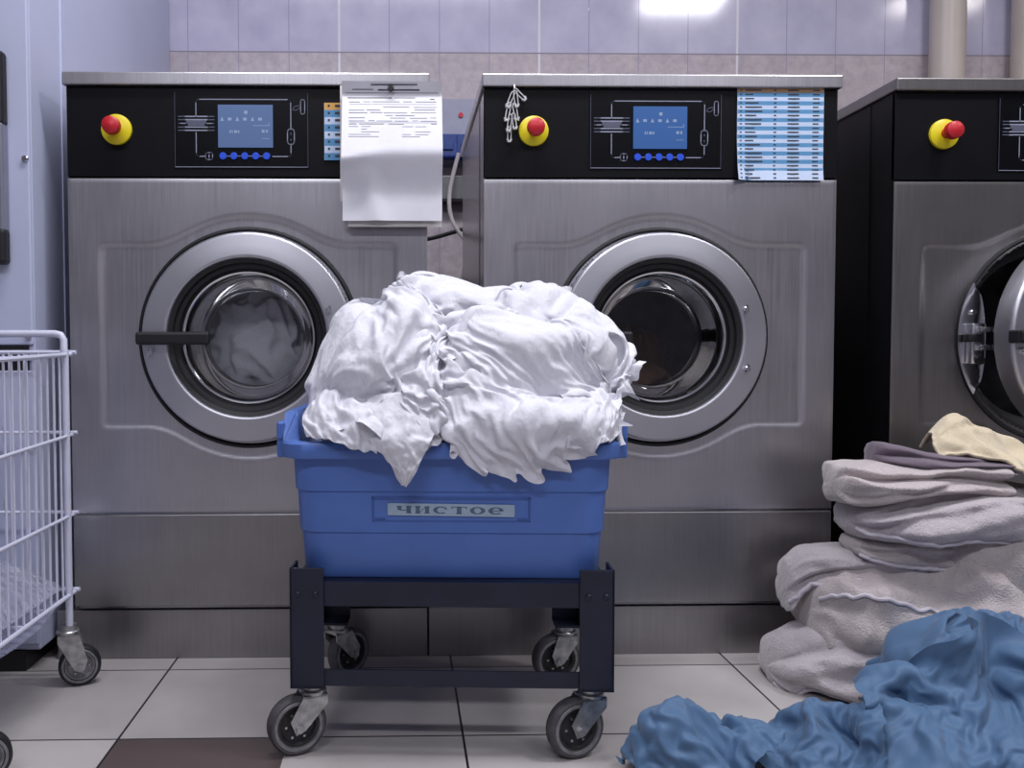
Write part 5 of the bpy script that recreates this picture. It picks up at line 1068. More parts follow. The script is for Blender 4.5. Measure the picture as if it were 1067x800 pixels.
     0,-1,-8,2,1,5,-6,-2,0,4,-2,1,-1,1,-2,4,-4,3,2,-1,-4,2,1,-2,-3,-3,4,1,-4,2,5,-4,4,-12,7,2,3,0,-8,-1,14,-4,-13,-7,6,19,-16,3,0,-2,7,1,-7,0,6,-3,-2,-2,6,0,-3,-1,4,-1,-1,0,1,-4,2,-1,5,-2,2,-6,6,-2,2,5,-1,-6,-3,-5,2,6,2,1,-13,2,2,2,7,-1,1,7,-8,-1,14,-1,-9,2,-8,1,0,5,-7,5,6,6,-7,-2,1,-4,1,2,-2,4,1,-4,-3,1,
     2,4,0,4,-8,0,-1,1,3,2,9,-3,-3,-14,3,4,6,5,-4,-12,-1,0,1,10,-11,11,7,9,2,-13,1,-2,2,-7,1,-6,11,-6,3,2,7,-4,-5,-3,4,0,7,-4,1,-7,-3,4,-4,1,5,1,4,-7,-3,1,0,8,1,-1,0,-6,-4,5,3,2,-3,-5,2,-1,-6,5,
     ),
    (166,3,5,-8,2,4,-1,0,-9,-7,0,-4,0,9,4,4,6,5,11,-17,-7,-6,-7,2,1,0,5,4,3,2,2,1,0,1,1,1,-5,-13,-14,-12,-10,-14,-8,-8,5,-5,15,-4,3,3,3,11,-2,-2,5,4,-12,1,14,0,0,-8,-9,13,-8,-10,2,-2,0,7,-16,13,0,-5,4,0,-2,2,0,0,-1,-1,0,0,1,-1,1,0,0,3,3,3,-1,6,-6,8,-5,5,-8,10,0,-1,-8,3,-4,5,-11,10,8,-6,-9,5,0,9,1,-14,6,0,-3,-2,
     -3,-10,4,-2,11,6,-5,-2,1,1,-8,-1,0,2,1,0,0,0,-3,-3,1,2,5,1,2,0,3,-2,11,0,-12,2,6,2,0,-9,5,-18,6,2,2,4,-7,-9,16,4,-7,-5,23,-6,0,-5,-6,-4,-2,1,0,5,12,-2,-5,-6,3,-1,-2,-2,-3,-2,-2,-1,-1,-1,1,0,2,0,3,8,5,-4,-8,8,7,-6,-7,7,-1,0,-5,14,-13,-8,-3,-5,-3,1,4,9,15,-1,3,9,-23,3,-5,6,2,0,-8,-1,-4,3,0,3,1,-4,-1,-1,0,0,
     0,-1,0,2,-1,2,-1,1,2,-1,14,3,-11,-4,1,7,-3,-1,8,1,22,-5,-4,-13,-3,-5,0,1,-10,-7,3,13,-9,10,10,-13,6,-4,3,7,3,-5,-5,-5,7,-7,1,3,1,-1,-1,0,-1,0,-2,-2,1,2,-1,2,1,6,0,5,2,-4,1,-5,4,1,1,-4,-5,12,-4,-1,-5,0,2,1,-1,3,-9,1,-8,-1,6,4,-2,5,-4,-5,3,4,-1,-1,-3,7,-9,-2,1,1,-1,0,1,0,3,-1,-3,4,4,5,-2,-5,1,-2,11,6,-3,1,
     -1,-1,-5,2,-25,-7,19,12,-6,14,5,-18,-5,5,4,-8,7,-6,6,2,6,-12,3,1,-7,2,5,-2,-4,0,7,-8,-2,1,2,-1,-1,1,-1,0,3,-2,6,2,7,-2,3,-3,-8,2,6,0,7,-10,2,7,-4,-13,-4,5,31,-2,-3,9,-3,-20,3,4,-11,-3,-17,17,2,1,-2,1,6,0,2,3,-3,-7,-2,10,-8,-3,1,2,0,-2,-1,6,5,-2,-5,2,8,-1,-5,10,-1,-10,3,4,1,-1,14,-3,-1,3,-4,-9,5,5,3,-1,5,13,-27,25,
     3,-12,-3,-12,-3,1,2,1,-4,0,1,5,5,1,-7,-4,7,-4,-4,-1,3,1,1,-3,0,7,6,-2,-1,5,-8,-1,9,0,-8,0,0,8,3,-11,-4,12,-14,-9,-11,9,8,2,0,7,14,-26,10,0,13,-10,-5,0,-4,5,4,-7,-5,2,3,5,4,-7,-4,4,-1,-2,-1,2,3,5,0,-6,-2,8,-1,0,0,-8,1,10,1,-4,-9,4,-7,-4,-17,5,-1,10,-14,2,6,1,3,3,3,-24,3,22,-8,4,4,1,0,-12,4,6,-4,-7,0,1,5,7,
     -2,-5,-1,2,2,3,-5,2,0,9,-7,-7,0,2,8,1,-3,2,-2,-6,3,-7,5,11,3,-17,21,-4,-1,-3,-5,-1,-1,-3,1,12,-21,6,11,-3,-1,1,5,7,-12,-3,11,-1,-7,-5,-1,4,5,6,-1,-4,-1,-1,3,-4,6,0,5,-8,-7,2,-1,8,-1,-6,-2,4,3,-6,-1,5,-8,4,22,7,-9,-10,-8,-10,11,-16,-2,9,10,-11,4,16,-9,-3,-4,1,10,0,-6,5,3,-3,-7,2,0,-4,12,2,-7,-2,8,-2,-10,2,-2,9,-4,0,-5,-3,
     9,-3,0,0,-2,1,-1,-1,10,-13,-8,10,5,-17,0,11,-1,4,-7,3,-2,-7,0,8,6,1,-5,-6,1,3,-3,1,6,4,-1,-10,9,3,-13,10,4,-3,-4,7,-4,-10,1,1,6,4,4,0,-12,4,6,0,-8,4,-4,-5,7,7,-28,3,11,2,-7,8,-8,-2,10,-6,3,10,-6,-11,-3,0,9,4,-11,2,0,-3,-1,8,5,-3,-8,9,2,-5,9,0,-7,0,4,-4,4,-1,-3,-7,-1,0,2,0,1,-1,2,0,7,0,-5,8,-21,-4,18,8,4,-24,
     -1,8,16,0,-4,0,-11,-4,6,-2,0,2,3,-2,6,0,-8,-3,9,5,-7,-4,8,5,-3,6,-3,-12,9,6,-5,-4,1,3,-8,-3,3,-2,0,2,0,1,0,2,-6,4,0,-11,-11,12,16,2,-20,1,12,11,-4,-12,-1,-1,-4,12,-8,6,2,-8,1,8,3,-9,-5,10,2,-7,1,-1,6,3,3,-3,-10,4,2,-7,6,-8,8,2,-7,2,0,-2,2,0,-2,3,-18,11,16,-14,-3,3,-4,26,-12,1,-17,6,0,0,-1,13,3,-17,6,-3,0,7,-10,-3,
     9,4,-7,-8,15,9,-1,-9,-8,6,5,1,-4,0,-4,8,-2,-3,3,-2,6,-1,-2,-1,-5,3,1,-6,-1,-13,17,16,-10,0,-5,-16,24,-5,-3,-11,6,-7,3,4,9,-8,1,-11,4,-3,1,-1,-2,11,4,-3,-5,2,4,7,0,-16,-2,6,4,-5,1,2,-7,6,-7,6,5,-6,-3,4,4,1,-4,-1,-3,-10,18,-3,12,-16,-4,5,1,-5,-2,0,-9,7,10,-13,-11,22,-4,-3,1,12,-2,-7,-1,-2,8,4,-2,0,-8,1,9,-5,3,2,2,-4,0,-2,
     -7,0,4,-2,-3,7,-6,0,0,6,-4,0,1,-3,5,5,-5,-10,-2,-10,17,2,-2,-3,4,-5,-2,0,4,4,0,7,-9,0,6,2,0,1,-7,6,-5,-2,6,-9,-2,7,6,5,-13,1,1,-3,7,0,-3,-5,-4,2,10,-10,4,-1,1,-2,2,8,-9,-1,-8,6,-4,4,-12,10,0,1,-7,5,14,-2,-3,-9,-1,2,4,-10,11,4,-8,-6,8,0,6,-8,-3,7,-8,10,-12,-5,7,7,-4,0,5,1,2,3,-4,-9,1,9,-10,5,3,3,1,4,-12,0,
     4,0,2,10,-1,-4,3,-1,0,-2,-14,-1,3,5,3,-2,2,-3,-7,1,10,-2,-10,1,-1,6,-2,-1,2,-4,6,0,4,-5,1,4,-4,1,-1,3,6,-2,-9,-1,6,-5,0,2,-8,-4,6,0,-3,6,-4,4,9,-7,-9,3,0,-1,2,5,-5,1,4,-3,2,2,-6,-3,2,5,7,-11,5,-2,-2,-1,-2,0,0,0,2,1,1,-3,6,-2,0,-2,1,8,-3,-5,4,-1,-2,-2,-3,0,-1,-7,4,-1,5,-5,2,-3,0,-2,4,-2,7,0,2,-7,4,6,
     1,-1,2,-4,-6,-1,3,0,0,3,4,-1,-4,-6,-1,2,1,3,-1,5,-6,-1,0,0,-1,2,4,-4,6,-1,-3,-1,-1,2,-6,1,-3,3,0,-2,-2,2,-2,-1,1,3,-3,7,2,0,-7,5,-2,3,1,5,0,-9,-9,13,-3,-6,-1,0,4,-2,2,0,2,-1,2,0,-1,1,2,-3,-1,-2,3,2,-2,0,1,-1,-7,1,1,3,0,-4,-1,7,-7,5,1,-2,-1,0,2,-8,7,7,-5,-10,-2,2,4,-1,-1,12,-3,-7,0,4,-1,-2,3,1,-1,1,
     0,-3,3,-5,3,1,0,3,1,-2,-1,2,2,-4,-2,6,-8,1,6,1,-1,2,0,-9,3,-1,5,1,-1,7,3,-7,-12,-1,8,2,-5,0,2,3,-2,-1,9,-9,-3,2,0,1,0,-2,-2,1,5,1,2,-4,1,-4,3,-1,-1,1,5,-3,0,1,-1,0,-2,3,0,-5,6,1,-4,6,-5,2,2,-1,7,-1,-8,4,1,-12,2,8,-1,-2,-4,-4,2,-2,0,12,-7,-4,1,3,-2,4,0,-2,-5,6,-3,6,-2,1,-4,-1,1,-2,-1,6,-4,-4,0,6,
     -2,2,-7,-5,11,-3,7,-7,6,-2,4,4,-10,-5,11,-6,3,3,-9,-1,7,-3,-3,-2,-6,-4,0,-4,7,-4,3,1,0,3,5,3,-2,-1,1,-2,4,3,-4,0,0,2,0,-2,0,0,-1,1,-3,-4,3,-2,-4,3,3,8,-9,7,-2,-1,-4,3,-12,3,7,4,-4,-8,-6,-1,0,10,4,-4,1,-3,-3,2,-5,0,2,0,-3,1,3,0,4,6,-1,1,-1,2,1,-1,-1,1,-1,2,-2,2,3,-6,-1,13,-21,-6,-3,8,12,-11,2,3,2,5,-1,-2,
     -11,-3,0,1,12,5,-6,-9,9,4,-11,7,-2,0,0,-4,-2,5,-8,-3,4,-5,0,2,3,2,9,-4,0,5,0,2,-4,6,2,-6,-4,3,-3,10,0,-14,-5,-1,9,5,-20,17,2,-7,2,-2,2,11,4,-4,-12,5,8,-5,-9,8,2,-10,4,2,-1,-3,4,-3,0,-7,-5,-1,-1,-6,1,2,2,9,6,-1,1,2,3,-5,5,-3,4,-7,-2,-4,17,-7,-5,2,-6,9,7,-13,2,-9,-5,7,7,-8,6,10,4,-11,6,1,-3,-4,8,2,-6,4,1,-3,
     -2,1,5,1,-7,1,1,-10,-9,-8,-1,0,2,5,8,2,3,-2,3,4,0,0,-2,-4,8,21,-9,-26,9,-3,8,-14,-2,0,6,3,5,4,-10,-3,2,8,-5,11,-2,-6,-5,11,3,-10,8,0,-9,-3,9,6,4,-2,-1,7,-4,-4,-17,2,-10,4,-1,2,3,2,0,5,-1,2,2,-10,-2,7,15,-5,-11,4,-5,3,1,10,2,-6,-11,6,10,-3,-4,-6,-1,1,9,3,-2,-10,10,-2,-11,14,-2,-6,-6,5,1,2,-1,5,7,0,-6,-14,-3,-8,0,2,
     4,8,-2,1,-14,-11,7,13,-6,-5,8,25,-16,-12,-1,13,-4,0,9,2,-3,-10,3,8,3,1,-5,-9,-3,6,9,0,-6,5,-4,0,6,-3,-5,-4,3,-6,-1,-2,6,5,9,-4,-8,-3,-4,-8,7,1,3,4,17,-13,-6,0,-6,9,6,-17,18,-3,-8,-5,11,-3,-6,12,2,-4,-9,-3,4,10,4,-1,-2,-11,-1,12,1,-1,-1,-7,7,2,-2,-8,-1,9,0,-2,-11,1,15,5,-1,-13,-2,-3,-11,8,4,2,-14,18,-13,3,2,17,-21,11,-7,5,11,-14,
     4,6,-10,-5,10,6,-3,-7,-2,-4,10,5,-1,4,-9,-10,7,5,4,-5,1,6,-1,-2,-2,3,2,0,-3,-4,-7,9,4,1,-9,0,-8,-6,6,4,-7,18,-8,-13,28,-17,-7,-4,4,-7,7,7,-2,5,3,-10,-9,11,8,-2,6,-3,-5,-1,3,4,2,-5,-8,8,6,0,-8,4,1,-1,-1,-6,4,6,0,-5,-2,-6,11,0,-1,1,-4,-11,-1,2,0,-5,25,4,-31,-4,7,11,-8,-5,8,6,-11,-3,10,5,-8,-14,12,8,-4,-4,3,3,1,-9,4,11,
     -4,-11,7,5,-11,0,3,9,0,-4,-7,3,3,-5,2,5,-3,5,-7,-7,3,3,-4,-2,7,-4,-3,7,-4,-9,3,-6,3,10,-12,13,4,-9,-3,3,4,-10,3,7,-1,-6,-5,1,8,-6,-2,0,7,0,-9,4,4,-10,16,-5,7,3,-6,-7,3,8,-8,1,6,0,0,-9,-4,6,3,-3,
     ),
    (288,-6,1,1,1,-4,4,5,0,-9,9,-6,-1,8,2,2,2,-4,-14,16,4,-1,-4,2,2,1,2,-2,0,-3,-3,-2,-3,-4,-5,-5,-3,2,-3,-4,-3,-1,-12,-12,-13,-3,-11,-11,-18,-13,-10,-5,-9,14,-1,0,-3,-3,-2,6,5,0,-5,7,-11,-2,-3,-2,9,3,12,-13,0,-5,0,-5,5,6,2,1,-2,0,0,-2,-2,-1,-1,3,1,-8,-1,-2,8,-3,5,-2,6,-11,2,1,5,0,-7,4,0,-11,9,-1,-7,6,-1,-13,5,11,-15,0,4,-4,14,-10,
     -7,16,3,-2,-3,1,-8,6,3,-1,-2,0,0,0,-1,0,0,1,4,-1,1,4,-7,10,-8,1,-2,2,-3,4,-2,-2,1,5,2,-10,1,3,-15,5,6,-7,3,1,-13,4,9,-6,8,-10,-5,8,-8,-7,1,7,-2,8,13,0,-9,-4,-2,-1,-1,0,2,3,5,2,-2,-1,-2,4,5,-5,-1,-9,3,1,2,-1,0,2,-2,1,1,2,12,-14,5,-16,1,-1,-9,14,0,-9,6,6,-14,13,-5,0,11,2,3,-15,5,0,6,-7,2,-4,-2,4,4,3,1,-1,
     -2,-1,1,-3,-1,3,2,0,-5,4,-6,0,0,2,-1,-1,1,3,0,1,-8,13,-13,-2,12,-5,0,3,10,-17,7,0,5,-15,2,14,2,-5,-12,2,0,0,-3,6,-6,6,-2,-4,-1,0,0,0,0,1,3,7,-2,-2,2,-5,1,-2,4,0,-1,-1,0,2,0,0,1,0,-12,5,-12,5,-4,12,5,-6,7,9,-1,8,-3,7,-11,-6,-6,-8,5,7,-6,-1,-1,-1,4,-8,9,2,-2,-2,1,1,-1,-1,-3,2,10,-11,-1,-2,0,2,1,3,-1,2,2,0,
     -1,-5,1,0,0,-21,17,-4,2,8,0,-2,-13,13,-7,-2,-1,11,0,-12,-4,10,-3,-1,6,-3,-2,-1,2,2,-5,5,3,-2,-2,0,4,0,4,-2,-7,5,-7,1,2,-2,2,-2,0,3,-1,1,5,-3,0,-2,-5,-4,2,10,-9,-1,7,-5,-4,1,-4,-4,4,-1,14,2,-9,1,9,-3,-8,-1,-2,4,-2,3,0,-4,2,5,0,-3,-1,5,-2,-4,-3,0,5,-3,1,1,-3,4,0,-4,3,-1,1,5,5,0,-2,14,-12,2,1,-9,-2,8,-4,3,-5,3,
     3,-1,-7,7,5,-7,-4,4,4,2,-6,-7,2,0,1,0,-3,3,1,4,-3,-2,0,2,0,-1,-2,2,-1,4,-2,-1,0,2,0,-4,2,2,-8,1,-6,10,11,-3,-8,5,-11,1,-2,-3,2,-2,3,-2,-3,4,1,-2,0,-4,0,3,7,-3,-6,-1,1,-1,2,-3,2,0,3,-3,0,-2,3,-2,3,0,-2,-1,4,-1,4,-2,0,8,-7,1,11,-2,-10,4,5,-8,6,3,8,-15,1,-1,7,-8,8,-6,1,-2,0,1,-2,4,-3,-3,3,6,2,-4,-5,1,
     -2,1,-1,-1,-1,1,0,0,-1,4,-3,6,1,-5,0,2,-1,2,-1,3,2,3,-10,16,-15,-3,12,2,3,-2,-2,-8,14,2,-10,3,5,-12,3,3,-3,1,1,-3,5,-1,-2,-1,0,4,3,-5,-1,-1,-1,-1,-1,1,-1,2,1,-1,2,-1,3,5,-4,-1,1,2,6,-2,7,-8,2,-11,13,-12,5,2,-17,2,4,-4,3,-4,2,-4,-5,18,-7,-3,3,-4,4,0,-5,4,-2,1,3,-3,-2,3,1,-4,-1,2,-3,-1,3,-1,0,0,3,-4,3,2,3,-1,
     -3,2,2,-5,7,2,-4,4,-4,1,-11,8,3,-2,-7,9,3,-7,0,9,-3,-2,-1,-6,3,3,-2,4,-3,-2,4,-5,-2,4,-1,0,-2,2,1,-3,2,-3,0,2,0,0,1,3,-4,-1,2,2,-1,-2,-2,6,1,-2,5,-3,-1,2,-8,-4,6,-3,0,5,-6,4,2,-8,6,4,0,-2,4,1,-6,-2,9,-6,0,4,-5,-6,2,0,3,-3,-1,0,2,1,-4,0,0,1,0,2,-1,4,1,-1,5,5,-4,-5,-4,6,-2,0,-4,4,6,-7,-3,2,1,7,
     -3,-11,0,11,-4,-7,1,2,-3,1,1,2,-3,4,-4,-1,3,1,-6,2,-1,3,-3,1,-3,6,-2,-3,3,0,1,0,3,-4,3,9,1,-4,1,2,2,-8,-3,3,-2,-3,-7,10,8,-13,2,-3,-3,10,-15,17,-14,-5,6,-8,-3,13,11,-8,0,1,1,-5,1,2,2,-5,2,-2,1,2,0,-3,4,-3,1,3,-2,-1,1,5,-2,-2,1,0,-1,10,-3,2,-4,0,-24,12,4,-13,1,18,1,-2,-12,9,25,-24,0,-14,-8,7,-1,4,10,0,-1,-1,1,1,
     -6,3,0,6,-7,4,1,-4,1,-4,2,5,-3,1,0,3,-1,-2,3,-3,6,-4,0,-1,1,4,2,-2,2,-18,5,15,-11,-5,1,1,12,-3,2,-1,6,6,-25,-1,7,-3,5,6,-7,1,-4,2,1,-4,4,-5,6,-4,1,1,-3,5,-9,1,4,0,5,1,0,0,2,-2,-5,6,6,-9,0,4,3,-1,5,0,-11,3,6,-9,-5,-1,5,3,-7,2,10,5,7,-12,-4,0,-7,-2,4,-2,1,1,2,-1,1,1,-3,3,-1,-1,0,-3,7,-4,-5,8,-4,3,
     2,1,-2,1,3,-5,5,5,-2,-6,5,-1,-14,9,-2,-3,3,12,-6,-1,-4,0,-4,0,-10,9,18,12,4,-6,-26,2,1,-3,0,5,1,-1,-3,2,-1,-1,0,1,1,-4,1,-4,3,0,4,1,-1,4,-6,7,-1,4,-9,3,3,-3,-2,6,2,-8,-3,-1,8,-9,5,-2,-1,3,1,-3,2,2,15,4,2,-20,4,-6,-2,4,-3,-4,1,7,-1,-4,1,2,0,-3,0,4,-6,5,5,-5,-3,1,-2,3,3,0,-4,7,-1,-5,4,3,-3,-3,-13,6,7,-4,
     -7,4,5,3,-2,-5,-1,-2,1,1,2,6,-10,4,3,-1,1,-2,4,-6,0,3,5,3,-2,-2,2,0,-3,-4,11,3,-2,2,-2,-5,-5,-6,3,-3,5,-2,8,-1,-9,5,3,-1,-2,-8,5,-3,3,-4,2,3,0,-6,5,2,0,1,-1,-7,2,0,-1,5,-1,1,0,9,1,-12,-1,7,0,-3,-1,3,5,-2,0,-2,-7,1,8,-1,6,-10,3,1,-5,-3,2,6,-2,0,0,1,-6,0,0,4,-4,1,0,0,-3,4,5,-2,4,2,-13,-3,0,8,-3,-1,
     1,0,0,0,2,6,-7,-2,3,-2,-1,1,0,4,1,0,5,-10,-1,0,7,3,-3,-2,1,-2,-2,3,2,2,3,-3,-2,-3,-3,2,3,1,-3,0,2,5,-4,2,-1,-7,5,-2,0,-2,5,-6,2,-2,-1,-1,-2,7,10,-11,-4,14,1,-1,-1,0,-4,8,3,-4,-12,0,-1,12,1,-7,2,-1,-4,-1,5,-2,3,-1,-5,0,-1,-2,-1,7,-3,-1,4,1,-2,-1,-1,-2,-1,9,-5,-5,9,6,1,0,-4,-4,-5,-4,3,8,2,-11,10,2,1,4,-2,-5,
     -7,10,-3,0,-6,-1,8,6,-1,-1,-3,-8,1,1,5,0,-3,-1,-4,0,11,-7,-7,5,6,-4,-4,2,-1,4,6,-7,5,4,-13,-1,4,5,5,2,-2,-8,-2,-2,9,-5,1,-3,1,6,-2,0,-4,-1,12,-4,1,-5,-6,9,-1,3,1,-4,-6,1,-1,8,-8,2,-1,1,-3,1,2,-2,0,4,4,0,3,1,-12,-3,3,3,4,-3,-4,-1,0,7,6,2,-13,1,0,9,-8,1,0,-4,1,0,6,-5,5,7,-1,1,-3,-5,-3,3,1,1,-3,1,1,-2,
     -7,0,2,3,-2,6,-5,-6,0,2,4,1,-4,-2,3,3,-3,-6,-3,4,-2,-4,2,-5,6,3,2,1,-1,7,-4,-1,7,0,0,-2,-2,-1,-5,7,4,3,-2,-9,7,-8,5,3,1,-3,2,4,-8,2,5,10,1,-1,18,-26,-15,2,4,0,6,-4,-2,-4,-5,0,4,2,6,3,-4,-5,-5,7,2,-1,3,-6,5,4,-4,4,3,-1,0,2,-6,-11,1,2,13,7,-1,-1,-11,5,-1,-2,-1,-1,-11,5,3,-3,3,4,0,10,-5,-9,-1,6,-17,-5,0,6,
     7,5,-2,-4,-8,1,1,3,-3,-4,6,-3,-2,1,0,3,1,-5,5,3,-1,8,5,-5,-3,-5,-7,9,5,8,1,-9,2,-2,-2,4,-10,-1,11,-11,1,-7,4,23,-1,5,-22,-16,6,3,0,1,3,-4,-1,-1,2,-3,0,-2,1,-2,0,2,-3,-1,0,-1,0,2,-3,4,5,1,4,6,2,3,0,-9,-4,3,15,1,-7,0,-1,0,2,-2,-9,6,-17,13,-12,-1,11,-9,3,-4,0,11,6,-3,-8,-4,-1,-1,0,1,0,2,0,0,1,3,-6,1,1,-4,
     -3,1,0,0,1,-4,4,3,4,5,2,5,3,-4,-6,12,2,-4,-4,0,-1,1,2,-10,1,-17,12,6,1,-12,-3,15,9,-10,-10,-4,2,4,1,5,-1,-3,3,0,0,0,-1,2,4,-7,2,-1,0,0,-4,-1,0,-4,0,2,-1,-2,-3,3,7,2,2,6,8,-4,-2,-2,-6,-1,13,4,-6,-5,-10,-5,-4,8,6,-4,-9,4,5,0,1,1,4,-3,-1,0,-2,1,5,2,-4,-4,4,0,-5,9,-2,-7,3,-2,0,3,-6,-1,-1,-1,0,-5,1,11,5,-1,
     3,9,-5,0,-2,1,-9,-10,25,0,1,-12,7,-5,4,-2,-6,0,0,4,-4,-1,0,0,5,3,-6,0,-2,0,4,-1,-4,4,-4,-1,7,-3,-4,3,0,0,1,2,-4,0,-3,1,-9,1,6,5,0,8,6,-10,-12,7,-12,-9,8,11,-14,8,-4,3,-16,12,14,-5,4,-3,2,-3,-1,4,-2,0,9,-3,-3,-4,1,0,2,-1,-1,-1,2,5,-6,-3,3,2,4,-2,-2,0,0,1,-5,-8,1,2,13,-5,2,4,5,-12,-1,21,-19,-7,10,-14,2,9,3,-5,
     1,4,-10,1,2,6,-4,-1,-1,2,-3,3,0,5,-7,4,-4,2,1,-5,2,7,0,0,-5,4,-3,2,1,-4,2,-2,5,-10,-4,1,6,13,-6,-2,-7,7,1,-11,-6,2,3,4,-8,0,21,-7,-9,-4,3,-4,1,0,7,0,4,-6,-5,-1,3,6,5,-8,-2,-1,0,0,-1,6,10,-6,0,-8,-2,1,9,1,-3,-4,3,-4,-4,1,-1,7,9,-4,-11,14,-15,-5,-3,17,-2,-10,-1,5,-2,4,-2,0,-3,1,-3,8,1,-2,-2,3,-6,-1,5,0,5,1,
     -3,-5,-1,5,-5,2,5,3,-2,-9,2,-2,6,0,2,1,-8,13,-9,-5,2,0,5,3,-6,13,-6,4,1,-11,-1,-2,-3,5,7,-8,2,-5,-1,-2,6,1,-3,1,-2,0,8,-6,0,-1,1,2,-2,-3,3,0,7,-5,-1,-1,-1,7,-8,0,2,7,-7,1,4,0,6,-9,-6,1,7,-3,
     ),
))
